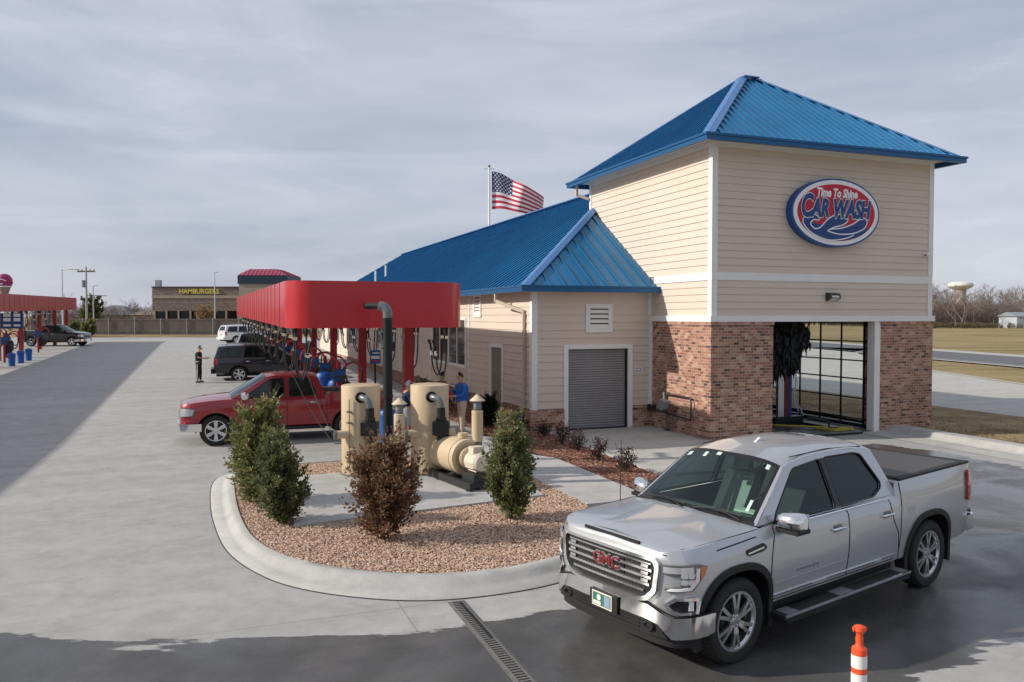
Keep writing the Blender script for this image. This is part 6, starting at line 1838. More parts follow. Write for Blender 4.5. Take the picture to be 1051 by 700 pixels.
# ---------------------------------------------------------------- plants
def leaf_mat(name, stops, rough=.55):
    m, n, l, b = shader(name)
    a = N(n, 'ShaderNodeAttribute', attribute_name='tint'); r = ramp_node(n, stops); l.new(a.outputs['Fac'], r.inputs[0]); l.new(r.outputs[0], b.inputs['Base Color'])
    b.inputs['Roughness'].default_value = rough; b.inputs['Specular IOR Level'].default_value = .35
    tl_ = n.new('ShaderNodeBsdfTranslucent'); mx = n.new('ShaderNodeMixShader'); mx.inputs[0].default_value = .38; ou = n['Material Output']
    l.new(r.outputs[0], tl_.inputs[0]); l.new(b.outputs[0], mx.inputs[1]); l.new(tl_.outputs[0], mx.inputs[2]); l.new(mx.outputs[0], ou.inputs[0])
    return m
LV = [(-.5, 0, 0), (0, .22, .06), (.5, 0, 0), (0, -.22, .06)]
def leaves(name, P, Dv, size, m, tint):
    """flat pointed leaves at P, pointing along Dv"""
    n = len(P); d = Dv / (np.linalg.norm(Dv, axis=1)[:, None] + 1e-9)
    r = rng.normal(size=(n, 3)); s = np.cross(d, r); s /= np.linalg.norm(s, axis=1)[:, None] + 1e-9
    u = np.cross(s, d)
    V = np.array(LV)
    v = P[:, None] + size[:, None, None] * (V[None, :, 0:1] * d[:, None] + V[None, :, 1:2] * s[:, None] * 1.5 + V[None, :, 2:3] * u[:, None] * 2)
    me = bpy.data.meshes.new(name); me.vertices.add(n * 4); me.vertices.foreach_set('co', v.reshape(-1).astype(np.float32))
    f = np.arange(n * 4).reshape(n, 4)
    me.loops.add(n * 4); me.loops.foreach_set('vertex_index', f.reshape(-1).astype(np.int32)); me.polygons.add(n); me.polygons.foreach_set('loop_start', np.arange(0, n * 4, 4, dtype=np.int32))
    at = me.attributes.new('tint', 'FLOAT', 'FACE'); at.data.foreach_set('value', tint.astype(np.float32)); me.materials.append(m); me.update(calc_edges=True)
    o = bpy.data.objects.new(name, me); COL.objects.link(o); return o
M_bark = mat('bark', (.09, .065, .045), .9, noise=(12, (.15, .11, .08)))
def shrub(x, y, z, h, w, m, label, n_sh=120, per=70, ls=.045, tip=.7, base_gap=.06, patch=None, lean=(0, 0), name='shrub', group='evergreen shrubs on the gravel', sparse=.0, dens=None):
    root = empty(name, (x, y, z), 0, label, 'shrub', group)
    P = []; Dv = []; T = []; tw = MB()
    nl = max(3, int(4 + w * 4)) if name in ('shrub', 'evergreen_tree', 'small_tree') else 3
    lead = []
    for q in range(nl):
        a = 2 * pi * (q + rng.random() * .7) / nl; r0 = w * (.05 + .20 * rng.random()) * (0 if q == 0 else 1); hh = h * (1.0 if q == 0 else .62 + .32 * rng.random())
        lead.append((Vector((r0 * .3 * cos(a), r0 * .3 * sin(a), 0)), Vector((r0 * cos(a) + lean[0], r0 * sin(a) + lean[1], hh)), hh))
        tw.tube([lead[-1][0], lead[-1][0].lerp(lead[-1][1], .5) + Vector((0, 0, .02)), lead[-1][1]], [.016, .011, .004], 4, False)
    for i in range(int(n_sh * 1.5)):
        l0, l1, hh = lead[int(rng.integers(nl))]
        t0 = rng.random() ** .85 * .93; a = rng.random() * 6.283; th_ = t0
        Lb = w * .40 * (1 - .72 * t0 ** 1.6) * (.55 + .6 * rng.random()) * (.75 + .6 * min(1, t0 * 4))
        p0 = l0.lerp(l1, t0); up = .35 + .9 * rng.random()
        p2 = p0 + Vector((cos(a) * Lb, sin(a) * Lb, Lb * up)); p1 = p0.lerp(p2, .5) + Vector((cos(a), sin(a), -.4)) * Lb * .12
        if i % 2 == 0: tw.tube([p0, p1, p2], [.006, .004, .002], 3, False)
        shade = rng.random() * .4
        k = int(per * (.35 + .5 * rng.random()) * (.4 + .9 * Lb / (w * .4)))
        t = .12 + .9 * rng.random(k) ** .8
        for tt in t:
            c = p0 * (1 - tt) ** 2 + p1 * 2 * tt * (1 - tt) + p2 * tt * tt
            off = Vector(rng.normal(size=3)) * (.020 + .022 * w)
            P.append(c + off); Dv.append((p2 - p0).normalized() * .8 + off.normalized() * .9 + Vector((0, 0, .25)))
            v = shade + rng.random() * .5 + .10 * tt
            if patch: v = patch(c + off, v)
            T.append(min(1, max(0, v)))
    # side sprigs low down so the skirt is full
    P = np.array([tuple(p) for p in P]); Dv = np.array([tuple(p) for p in Dv])
    keep = P[:, 2] > .04
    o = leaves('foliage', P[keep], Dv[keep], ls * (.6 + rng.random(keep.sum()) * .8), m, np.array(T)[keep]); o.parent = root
    tw.tube([(0, 0, -.05), (.01, 0, .3), (lean[0] * .5, lean[1] * .5, h * .6)], [.03, .024, .01], 6)
    tw.build('stem', M_bark, root)
    return root
M_lf_y = leaf_mat('leaf_yellowgreen', [(0, (.06, .085, .03)), (.35, (.13, .16, .055)), (.6, (.23, .235, .09)), (.85, (.36, .31, .14)), (1, (.28, .16, .08))])
M_lf_g = leaf_mat('leaf_green', [(0, (.055, .07, .03)), (.45, (.12, .145, .058)), (.75, (.21, .225, .10)), (1, (.32, .31, .16))])
M_lf_b = leaf_mat('leaf_bronze', [(0, (.065, .038, .022)), (.4, (.18, .095, .055)), (.7, (.30, .18, .11)), (.88, (.30, .26, .12)), (1, (.46, .36, .26))])
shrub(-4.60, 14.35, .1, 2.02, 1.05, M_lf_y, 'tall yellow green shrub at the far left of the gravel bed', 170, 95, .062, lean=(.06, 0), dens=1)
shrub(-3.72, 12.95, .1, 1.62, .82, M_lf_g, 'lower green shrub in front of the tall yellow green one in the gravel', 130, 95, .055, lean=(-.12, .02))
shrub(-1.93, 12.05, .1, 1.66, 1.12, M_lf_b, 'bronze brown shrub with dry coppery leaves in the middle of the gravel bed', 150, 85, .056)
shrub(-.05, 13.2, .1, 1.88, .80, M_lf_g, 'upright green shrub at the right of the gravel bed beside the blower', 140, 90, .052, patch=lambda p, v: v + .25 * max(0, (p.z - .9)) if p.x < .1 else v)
bpy.data.objects['shrub.003'].children[0].data.materials[0] = leaf_mat('leaf_mixed', [(0, (.06, .075, .032)), (.4, (.14, .165, .065)), (.7, (.25, .265, .115)), (.9, (.32, .33, .17)), (1, (.32, .19, .11))])
M_lf_p = leaf_mat('leaf_purple', [(0, (.02, .012, .014)), (.5, (.06, .03, .032)), (.85, (.12, .07, .06)), (1, (.2, .13, .1))])
MS = [((-4.35, 3.4), .45, 'farthest of the row, by the brick corner'), ((-4.15, 2.0), .42, 'second from the brick corner'), ((-4.25, .6), .55, 'third, taller and twiggy'), ((-4.3, -.5), .62, 'fourth, the fullest of the row'), ((-4.45, -1.9), .5, 'fifth, near the truck'), ((-4.5, -3.3), .5, 'nearest, just beyond the truck mirror')]
for (u, v), h_, t_ in MS:
    x, y = WB(u, v); shrub(x, y, .08, h_, h_ * 1.15, M_lf_p, 'small dark purple shrub in the red mulch, ' + t_, 30, 26, .042, name='small_shrub', group='small shrubs in the mulch')
x, y = WB(-4.95, 4.6); shrub(x, y, .05, 1.15, .62, leaf_mat('leaf_dark', [(0, (.006, .012, .006)), (1, (.03, .05, .025))]), 'very dark conical evergreen in the mulch against the left wall of the car wash', 70, 80, .05, group='wall shrubs')
for k, v in enumerate((9.5, 13.0)):
    x, y = WB(-4.85, v); shrub(x, y, .05, .9, .8, M_lf_p, 'dark shrub along the side wall, %s' % ('just past the side door', 'below the far windows')[k], 40, 50, .05, name='small_shrub', group='wall shrubs')

# ---------------------------------------------------------------- people
def skin_mesh(name, V, E, Rr, m, parent, sub=1):
    me = bpy.data.meshes.new(name); me.from_pydata([tuple(v) for v in V], E, []); o = bpy.data.objects.new(name, me); COL.objects.link(o)
    md = o.modifiers.new('s', 'SKIN'); md.use_smooth_shade = True
    for i, r in enumerate(Rr):
        d = me.skin_vertices[0].data[i]; d.radius = (r, r) if not isinstance(r, tuple) else r; d.use_root = (i == 0)
    sb = o.modifiers.new('u', 'SUBSURF'); sb.levels = sub; sb.render_levels = sub
    dg = bpy.context.evaluated_depsgraph_get(); dg.update()
    nm = bpy.data.meshes.new_from_object(o.evaluated_get(dg)); bpy.data.objects.remove(o)
    nm.materials.clear(); nm.materials.append(m)
    nm.polygons.foreach_set('use_smooth', [True] * len(nm.polygons))
    o2 = bpy.data.objects.new(name, nm); COL.objects.link(o2); o2.parent = parent; return o2
M_skin = mat('skin', (.50, .30, .21), .55)
def person(loc, rz, label, shirt, trouser, hair, shoe, arms, h=1.78, cap=None, sleeve=True, legs=((0, .10, 0), (0, -.10, 0)), head_tilt=.12, shorts=False, stripe=None, step=.035, group=None, bulk=1.0):
    """x forward, y left. arms: [(elbow, wrist, hand) for left, right]"""
    root = empty('person', loc, rz, label, 'person', group); k = h / 1.78; root.scale = (k, k, k)
    ht = Vector((.03 + head_tilt * .4, 0, 1.66))
    pel = Vector((0, 0, .96)); V = [pel, (0, 0, 1.10), (0.0, 0, 1.28), (0, 0, 1.42), (.005, 0, 1.50), ht - Vector((.01, 0, .05)), ht + Vector((0, 0, .03))]
    Rr = [(.13, .10), (.125, .10), (.145, .105), (.13, .10), .055, .085, .088]; E = [(0, 1), (1, 2), (2, 3), (3, 4), (4, 5), (5, 6)]
    legp = []
    for sg, dx in ((1, step), (-1, -step)):
        b0 = len(V); hip = Vector((0, .09 * sg, .90)); kn = Vector((dx * .5 + .02, .10 * sg, .50)); an = Vector((dx, .11 * sg, .09)); toe = Vector((dx + .16, .12 * sg, .04))
        V += [hip, kn, an, toe]; Rr += [.085, .055, .04, .035]; E += [(0, b0), (b0, b0 + 1), (b0 + 1, b0 + 2), (b0 + 2, b0 + 3)]; legp.append((hip, kn, an, toe))
    armp = []
    for sg, (el, wr, hd) in zip((1, -1), arms):
        b0 = len(V); sh = Vector((0, .19 * sg, 1.42)); V += [sh, Vector(el), Vector(wr), Vector(hd)]; Rr += [.05, .038, .026, .03]; E += [(3, b0), (b0, b0 + 1), (b0 + 1, b0 + 2), (b0 + 2, b0 + 3)]; armp.append((sh, Vector(el), Vector(wr), Vector(hd)))
        # fingers and thumb branching from the palm
        d = (Vector(hd) - Vector(wr)).normalized(); s_ = d.cross(Vector((0, 0, 1))); s_ = s_.normalized() if s_.length > .1 else Vector((1, 0, 0))
        up = s_.cross(d)
        for q, L in ((-1.2, .062), (-.4, .072), (.4, .068), (1.2, .055)):
            f0 = len(V); p0 = Vector(hd) + s_ * .015 * q + d * .03; V += [p0, p0 + d * L * .6, p0 + d * L - up * .02]; Rr += [.010, .009, .008]; E += [(b0 + 3, f0), (f0, f0 + 1), (f0 + 1, f0 + 2)]
        f0 = len(V); p0 = Vector(wr).lerp(Vector(hd), .5) + s_ * .03; V += [p0, p0 + s_ * .02 + d * .035]; Rr += [.011, .009]; E += [(b0 + 2, f0), (f0, f0 + 1)]
    skin_mesh('body', V, E, Rr, M_skin, root)
    # face details and ears
    g = MB(); g.smooth = True; fx = ht.x
    g.tube([(fx + .078, 0, ht.z + .02), (fx + .105, 0, ht.z - .012), (fx + .085, 0, ht.z - .02)], [.010, .016, .012], 6)
    g.build('nose', M_skin, root); g = MB(); g.smooth = True
    for sg in (1, -1): g.tube([(fx - .005, .078 * sg, ht.z + .01), (fx - .02, .096 * sg, ht.z + .015)], [.028, .022], 7)
    g.build_each('ear', M_skin, root)
    g = MB()
    for sg in (1, -1): g.tube([(fx + .076, .03 * sg, ht.z + .025), (fx + .088, .03 * sg, ht.z + .025)], .010, 6)
    g.box(fx + .074, fx + .086, -.025, .025, ht.z - .052, ht.z - .044); g.build('eyes_and_mouth', mat('dark_feature', (.05, .025, .02), .6), root)
    g = MB(); g.smooth = True
    rows = []
    for j in range(9):
        ph = R(95) * j / 8; row = []
        for i in range(21):
            a = 2 * pi * i / 20; rr = .100 * sin(ph); lo = ph
            if cos(a) > .2: lo = ph * .45
            row.append((fx - .012 + .108 * sin(lo) * cos(a), .098 * sin(lo) * sin(a), ht.z + .035 + .100 * cos(lo) - (.04 * (ph / 1.6) if cos(a) < -.2 else 0)))
        rows.append(row)
    g.grid(rows); g.build('hair', hair if not cap else cap, root)
    if cap:
        g = MB(); g.prism([(fx + .06, -.075, ht.z + .065), (fx + .17, -.05, ht.z + .045), (fx + .17, .05, ht.z + .045), (fx + .06, .075, ht.z + .065)], (0, 0, .012)); g.build('cap_peak', cap, root)
    # shirt
    V = [(0, 0, .90), (0, 0, 1.10), (0, 0, 1.30), (0, 0, 1.42), (.005, 0, 1.485)]; Rr = [(.19 * bulk, .15 * bulk), (.175 * bulk, .135 * bulk), (.18 * bulk, .135 * bulk), (.15, .12), .075]; E = [(0, 1), (1, 2), (2, 3), (3, 4)]
    for sh, el, wr, hd in armp:
        b0 = len(V); V += [sh, el] + ([wr.lerp(el, .1)] if sleeve else []); Rr += [.072 * bulk, .056 * bulk] + ([.046] if sleeve else []); E += [(3, b0), (b0, b0 + 1)] + ([(b0 + 1, b0 + 2)] if sleeve else [])
        if not sleeve: V[-1] = sh.lerp(el, .8)
    skin_mesh('shirt', V, E, Rr, shirt, root)
    V = [(0, 0, 1.04), (0, 0, .93)]; Rr = [(.17, .13), (.175, .14)]; E = [(0, 1)]
    for hip, kn, an, toe in legp:
        b0 = len(V); end = an.lerp(kn, .06) if not shorts else kn.lerp(an, .1); V += [hip - Vector((0, 0, .03)), kn.lerp(hip, .02), end]; Rr += [.115, .085, .062 if not shorts else .085]; E += [(1, b0), (b0, b0 + 1), (b0 + 1, b0 + 2)]
    skin_mesh('trousers', V, E, Rr, trouser, root)
    if stripe:
        g = MB()
        for (hip, kn, an, toe), sg in zip(legp, (1, -1)): g.beam(hip + Vector((0, .10 * sg, 0)), kn + Vector((0, .078 * sg, 0)), .03, .012, (0, 1, 0)); g.beam(kn + Vector((0, .078 * sg, 0)), an + Vector((0, .06 * sg, .03)), .03, .012, (0, 1, 0))
        g.build('trouser_stripe', stripe, root)
    for hip, kn, an, toe in legp:
        g = MB(); g.smooth = True; g.tube([(an.x - .07, an.y, .05), (an.x, an.y, .055), (an.x + .10, toe.y, .045), (an.x + .16, toe.y, .035)], [.035, .045, .043, .025], 10); g.build('shoe', shoe, root)
    return root
Cl = lambda n_, c, r=.85: mat(n_, c, r, bump=(25, .3))
M_blk = Cl('black_cloth', (.018, .018, .02)); M_bluej = Cl('blue_jacket', (.012, .11, .42), .7); M_khaki = Cl('khaki_cloth', (.46, .37, .27)); M_navc = Cl('navy_cloth', (.012, .022, .07))
M_hair = mat('brown_hair', (.055, .032, .02), .7); M_hair2 = mat('short_brown_hair', (.09, .055, .035), .7)
person((-15.1, 38.3, H(-15.1, 38.3)), TH + R(-20), 'short haired man all in black with white trouser stripes behind the black suv', M_blk, M_blk, M_hair2, M_blk,
       [((.05, .25, 1.18), (.30, .20, 1.12), (.40, .16, 1.14)), ((.10, -.25, 1.20), (.42, -.18, 1.20), (.55, -.14, 1.22))], 1.80, sleeve=False, stripe=M_swhite)
pb = person((-1.46, 23.2, 0), R(205), 'man in a bright blue jacket and khaki trousers by the side wall', M_bluej, M_khaki, M_hair, M_bin,
       [((.05, .28, 1.17), (.28, .18, 1.14), (.37, .14, 1.14)), ((.06, -.28, 1.17), (.30, -.16, 1.28), (.36, -.10, 1.36))], 1.86, bulk=1.22)
g = MB(); g.smooth = True; g.lathe([(.06, 0), (.085, .16), (.07, .16), (.05, .02)], (0, 0, 0), 'z', 16); o = g.build('red_cup_bucket', M_sred); o.location = (-1.86, 23.0, 1.10); o.scale = (1.5, 1.5, 1.2); o.name = 'bucket'
tag(o, 'small red bucket in the hands of the man in the blue jacket', 'bucket')
person((-2.25, 25.2, 0), R(-40), 'brown haired person mostly hidden behind the right tan tank, facing the man in blue', Cl('rust_cloth', (.12, .05, .035)), M_navc, M_hair, M_blk,
       [((.05, .25, 1.18), (.20, .22, .98), (.26, .2, .92)), ((.05, -.25, 1.18), (.22, -.2, 1.0), (.28, -.18, .95))], 1.74)
person((-2.93, 22.1, 0), R(20), 'person in navy shirt and white cap between the duct and the right tank', M_navc, Cl('grey_pattern', (.30, .30, .30)), M_hair, M_blk,
       [((.12, .24, 1.15), (.34, .16, 1.05), (.42, .12, 1.03)), ((.10, -.25, 1.16), (.30, -.18, 1.02), (.38, -.15, 1.0))], 1.70, cap=Cl('cap_white', (.55, .55, .56)), shorts=True)

# ---------------------------------------------------------------- flag
FP = empty('flagpole', (-1.9, 66.7, 0), 0, 'tall white flagpole with a ball finial rising behind the long blue roof', 'flagpole')
g = MB(); g.smooth = True; g.tube([(0, 0, 0), (0, 0, 15.9)], [.14, .07], 12); g.build('pole', M_white, FP)
g = MB(); g.smooth = True; g.lathe([(0, -.12), (.09, -.08), (.12, 0), (.09, .08), (0, .12)], (0, 0, 15.98), 'z', 12); g.build('finial', M_fit, FP)
g = MB(); g.tube([(-.45, 0, 15.75), (.45, 0, 15.75)], .02, 6); g.build('truck_arm', M_fit, FP)
FL = empty('flag', (-1.8, 66.6, 15.55), 0, 'red, white and blue striped flag with white stars flying to the right of its pole', 'flag')
def fpt(s, t):
    zt = -2.15 * s ** 1.25; zb = -3.15 - .75 * s ** 2
    x = .12 + 4.35 * s - .15 * t * s; y = .45 * sin(s * 7.5 + t * 1.6) * s ** .6 + .12 * sin(s * 15 + 2)
    return Vector((x, y, zt + (zb - zt) * t + .06 * sin(s * 9)))
fm = [mat('flag_red', (.50, .03, .06), .7), mat('flag_white', (.80, .78, .80), .7), mat('flag_blue', (.025, .04, .14), .7)]
g = MB(); g.smooth = True
NS, NT = 50, 26
idx = [[g.vert(fpt(i / NS, j / NT)) for i in range(NS + 1)] for j in range(NT + 1)]
for j in range(NT):
    for i in range(NS):
        st = j // 2; g.mi = 2 if (st < 7 and i < 20) else (0 if st % 2 == 0 else 1)
        g.face([idx[j][i], idx[j][i + 1], idx[j + 1][i + 1], idx[j + 1][i]])
g.build('cloth', fm, FL, sharp=180)
g = MB()
for r_ in range(9):
    for c_ in range(6 if r_ % 2 == 0 else 5):
        s = (c_ + (.5 if r_ % 2 == 0 else 1)) / 6 * .40 * 1.0; t = (r_ + .7) / 9.4 * 7 / 13
        for side in (-.02, .02):
            p = fpt(s, t) + Vector((0, side, 0)); pts = []
            for k in range(10):
                rr = .10 if k % 2 == 0 else .045; a = pi / 2 + k * pi / 5
                pts.append(fpt(s + rr * cos(a) / 4.35, t - rr * sin(a) / 3.1) + Vector((0, side, 0)))
            c0 = g.vert(p); kk = [g.vert(q) for q in pts]
            for i in range(10): g.face([c0, kk[i], kk[(i + 1) % 10]])
g.build('stars', fm[1], FL, fix=False)

# ---------------------------------------------------------------- delineator post in the foreground
DL = empty('delineator_post', (2.74, 6.2, 0), 0, 'orange plastic delineator post with white reflective bands in the foreground', 'delineator')
M_or = mat('safety_orange', (.80, .085, .02), .5); M_rf = mat('reflective_white', (.80, .78, .76), .45, noise=(40, (.70, .67, .65)))
g = MB(); g.smooth = True; g.lathe([(.058, .04), (.058, .86), (.056, .885), (.035, .90), (.026, .92), (.03, .96), (.024, .985), (.03, 1.01), (.045, 1.025), (.042, 1.055), (.02, 1.065), (0, 1.065)], (0, 0, 0), 'z', 24); g.build('tube', M_or, DL, sharp=40)
g = MB(); g.tube([(-.05, 0, 1.035), (.05, 0, 1.035)], .02, 8); g.build('handle', M_or, DL)
for z in (.735, .59):
    g = MB(); g.smooth = True; g.lathe([(.0595, z), (.0595, z + .10)], (0, 0, 0), 'z', 24, close=True); g.build('white_band', M_rf, DL)
g = MB(); g.smooth = False; g.lathe([(.22, .0), (.22, .03), (.08, .07), (.07, .07)], (0, 0, 0), 'z', 8); g.build('base', M_black, DL)

# ---------------------------------------------------------------- distance, left
FZ = .9
FE = empty('wood_fence', (-47, 110, FZ), 0, 'long weathered grey board fence with pale posts across the far end of the lot', 'fence')
M_wood = mat('weathered_wood', (.145, .12, .105), .9, noise=(1.2, (.20, .17, .15)))
M_post = mat('pale_post', (.36, .35, .33), .6)
g = MB(); x = -20
while x < 20:
    w_ = .14; g.box(x, x + w_ - .012, 0, .025, .05, 2.22 + .03 * rng.random()); x += w_
g.build('boards', M_wood, FE)
g = MB(); g.box(-20, 20, -.04, -.002, 2.0, 2.1); g.box(-20, 20, -.04, -.002, .4, .5); g.build('rail', M_wood, FE)
for k in range(12):
    g = MB(); g.box(-19.5 + k * 3.6 - .05, -19.5 + k * 3.6 + .05, -.14, -.045, 0, 2.3); g.build('post', M_post, FE)
# the hamburger restaurant beyond the fence
RB = empty('restaurant', (-58.7, 130, FZ), 0, 'low brown stone restaurant with yellow letters on its parapet beyond the wood fence', 'building')
def stone_mat():
    m, n, l, b = shader('stone_veneer')
    t = N(n, 'ShaderNodeTexCoord'); sp = N(n, 'ShaderNodeSeparateXYZ'); l.new(t.outputs['Object'], sp.inputs[0]); a = math_node(n, l, 'ADD', sp.outputs[0], sp.outputs[1]); cb = N(n, 'ShaderNodeCombineXYZ'); l.new(a, cb.inputs[0]); l.new(sp.outputs[2], cb.inputs[1])
    br = N(n, 'ShaderNodeTexBrick'); br.inputs['Scale'].default_value = 1; br.inputs['Brick Width'].default_value = .5; br.inputs['Row Height'].default_value = .2; br.inputs['Mortar Size'].default_value = .012
    br.inputs['Color1'].default_value = (.15, .115, .095, 1); br.inputs['Color2'].default_value = (.24, .19, .16, 1); br.inputs['Mortar'].default_value = (.27, .24, .21, 1)
    l.new(cb.outputs[0], br.inputs[0]); l.new(br.outputs[0], b.inputs['Base Color']); b.inputs['Roughness'].default_value = .9; return m
M_stn = stone_mat(); M_tanst = mat('tan_stucco', (.36, .30, .24), .8)
g = MB(); g.box(0, 17.5, 0, 14, 3.45, 5.5); g.box(0, 17.5, 0, 14, 5.98, 7.25); g.build('wall', M_stn, RB)
g = MB(); g.box(-.06, 17.5, -.08, 14.1, 5.505, 5.975); g.build('band', M_tanst, RB)
g = MB(); g.box(-.1, 17.5, -.12, 14.1, 7.26, 7.42); g.build('parapet_cap', mat('dark_cap', (.05, .055, .07), .5), RB)
for k in range(9):
    g = MB(); g.box(.2 + k * 1.95, .2 + k * 1.95 + .25, .0, .3, 0, 3.44); g.build('pier', M_tanst, RB)
g = MB(); g.box(.1, 17.4, .45, 13.9, .8, 3.4); g.build('window', mat('dark_glazing', (.012, .014, .016), .1), RB)
g = MB(); g.box(0, 17.5, .15, 13.9, 0, .8); g.build('base_wall', M_stn, RB)
text_mesh('HAMBURGERS', 1.05, .05, 'letters', mat('letter_yellow', (.70, .62, .12), .5), RB, Matrix.Translation((7.7, -.1, 6.6)) @ MX, .98, 0, .02)
g = MB(); g.box(.2, 1.0, .6, 1.4, 7.42, 8.5); g.build('roof_unit', mat('unit_grey', (.35, .37, .40), .6), RB)
RT = empty('corner_tower', (-41.65, 121, FZ), 0, 'tan tower with rose red roof and dark teal fascia behind the red canopy', 'building')
g = MB(); g.box(.15, 7.45, .15, 7.4, 0, 7.5); g.build('wall', M_tanst, RT)
g = MB(); g.box(0, 7.6, 0, 7.6, 7.5, 8.77); g.build('fascia', mat('teal_fascia', (.012, .035, .06), .5), RT)
g = MB()
a = [(0, 0, 8.8), (7.6, 0, 8.8), (7.6, 7.6, 8.8), (0, 7.6, 8.8)]; b_ = [(1.35, 1.6, 9.81), (5.4, 1.6, 9.81), (5.4, 6, 9.81), (1.35, 6, 9.81)]
for i in range(4): roof_face(g, [a[i], a[(i + 1) % 4], b_[(i + 1) % 4], b_[i]], .6, rw=.06, rh=.06)
g.poly(b_); g.build('roof', mat('rose_roof', (.36, .06, .11), .4, .2), RT, fix=False)
# poles
def upole(x, y, top, label, cross=True, m=None):
    z0 = H(x, y); root = empty('utility_pole', (x, y, z0), 0, label, 'pole', 'poles on the horizon'); hh = top - z0
    g = MB(); g.smooth = True; g.tube([(0, 0, 0), (0, 0, hh)], [.16, .10], 8); g.build('pole', m or M_post, root)
    if cross:
        g = MB(); g.box(-1.1, 1.1, -.06, .06, hh - .7, hh - .5); g.build('crossarm', M_wood, root)
        g = MB(); g.tube([(-.35, 0, hh - 2.6), (-.35, 0, hh - 1.7)], .22, 10); g.build('transformer', mat('transformer', (.25, .26, .28), .5), root)
        g = MB(); g.tube([(0, 0, hh - 3.6), (2.6, 0, hh - 3.65)], .05, 6); g.build('lamp_arm', M_fit, root)
        g = MB()
        for q in (-1, -.5, .5, 1): g.tube([(q, 0, hh - .5), (q, 0, hh - .3)], .05, 6)
        g.build('insulator', M_black, root)
    return root
upole(-53.4, 100, 9.7, 'wooden utility pole with crossarm and transformer left of the restaurant')
M_gal = mat('galvanised', (.50, .51, .52), .5, .3)
def lamp(x, y, top, label, arms):
    z0 = H(x, y); root = empty('street_lamp', (x, y, z0), 0, label, 'lamp post', 'lamp posts on the horizon'); hh = top - z0
    g = MB(); g.smooth = True; g.tube([(0, 0, 0), (0, 0, hh)], [.11, .06], 8); g.build('pole', M_gal, root)
    for a in arms:
        g = MB(); g.tube([(0, 0, hh - .1), (a * .7, 0, hh)], .04, 6); g.box(min(a * .6, a * 1.3), max(a * .6, a * 1.3), -.15, .15, hh - .05, hh + .05); g.build('lamp_head', M_gal, root)
lamp(-44.0, 118, 10.0, 'slim pale lamp post in front of the restaurant letters', (.4,))
lamp(-53.6, 95, 9.05, 'double armed lamp post above the end of the distant red canopy', (1.5,))
lamp(-62, 118, 8.0, 'short lamp post left of the utility pole', (.5,))
# cone shaped roadside sign
CN = empty('cone_sign', (-57.3, 90, .9), 0, 'tall sign with a round magenta top above a tan cone at the far left edge', 'sign')
g = MB(); g.smooth = True; g.tube([(0, 0, 0), (0, 0, 4.7)], .15, 10); g.build('pole', M_gal, CN)
g = MB(); g.smooth = True; g.lathe([(0, 4.3), (.15, 4.3), (.62, 5.9), (.66, 6.0)], (0, 0, 0), 'z', 20); g.build('cone', mat('cone_tan', (.30, .20, .14), .7, noise=(6, (.2, .13, .1))), CN)
g = MB(); g.smooth = True; g.lathe([(0, 5.9), (.66, 5.95), (.82, 6.3), (.80, 6.8), (.55, 7.2), (.25, 7.35), (0, 7.38)], (0, 0, 0), 'z', 24); g.build('scoop', mat('magenta', (.30, .02, .12), .5), CN)
g = MB(); g.smooth = True; g.tube([(.62 * cos(a), -.84 + .16 * abs(cos(a)), 6.45 + .26 * sin(a)) for a in np.linspace(.3, 5.2, 14)], .05, 6); g.lathe([(.70, 5.86), (.76, 5.92), (.70, 5.99)], (0, 0, 0), 'z', 20, close=True); g.build('swirl', M_swhite, CN)

# bare trees: a few skeletons, then copies
M_twig = mat('bare_wood', (.16, .125, .105), .9, noise=(.5, (.215, .175, .155)))
def bare_tree_mesh(h, seed, spread=.5, n0=3.2):
    rnd = random.Random(seed); tr = MB(); br = MB()
    tr.smooth = br.smooth = False
    def grow(p, d, L, r, lev):
        segs = 3; pts = [p]; dd = d
        for k in range(segs):
            dd = (dd + Vector((rnd.gauss(0, .13), rnd.gauss(0, .13), rnd.gauss(.05, .08)))).normalized(); pts.append(pts[-1] + dd * L / segs)
        (tr if lev == 0 else br).tube(pts, [r * (1 - .45 * k / segs) for k in range(segs + 1)], 5 if lev < 2 else 3, False)
        if lev >= 5: return
        nb = rnd.choice((2, 3, 3)) if lev < 4 else rnd.choice((2, 3, 4))
        for k in range(nb):
            t = .45 + .55 * (k + rnd.random() * .6) / nb if lev else .35 + .65 * (k + rnd.random()) / nb
            i = min(segs - 1, int(t * segs)); q = pts[i].lerp(pts[i + 1], t * segs - i) if i < segs else pts[-1]
            a = rnd.random() * 6.283; ax = Vector((cos(a), sin(a), 0)); nd = (dd + ax * (spread + rnd.random() * .45) + Vector((0, 0, .12))).normalized()
            grow(q, nd, L * (.62 + rnd.random() * .2), max(r * .55, .022), lev + 1)
    grow(Vector((0, 0, -.2)), Vector((0, 0, 1)), h * .36, h * .016, 0)
    return tr, br
def make_tree(h, seed, label, loc, rz, group):
    root = empty('bare_tree', loc, rz, label, 'tree', group)
    tr, br = bare_tree_mesh(h, seed); tr.build('trunk', M_twig, root, fix=False); br.build('crown', M_twig, root, fix=False)
    return root
protos = []
side = {'r': [], 'l': []}
RT_ = random.Random(5)
spots = []
for k in range(60):      # right horizon, several ranks deep
    px = 930 + 150 * ((k * .618) % 1); d = 235 + 110 * RT_.random(); spots.append(('r', (px - 525.5) / 817 * d, d, .95 + .5 * RT_.random()))
for k in range(12):      # seen between the canopy, the fence and the restaurant
    px = 20 + 140 * ((k * .618) % 1); d = 165 + 60 * RT_.random(); spots.append(('l', (px - 525.5) / 817 * d, d, .5 + .35 * RT_.random()))
tall = {0: 1.25}
spots.sort(key=lambda q: (q[0], q[1] / q[2]))
cnt = {'r': 0, 'l': 0}
def ordw(n):
    return words[n] if n < 12 else None
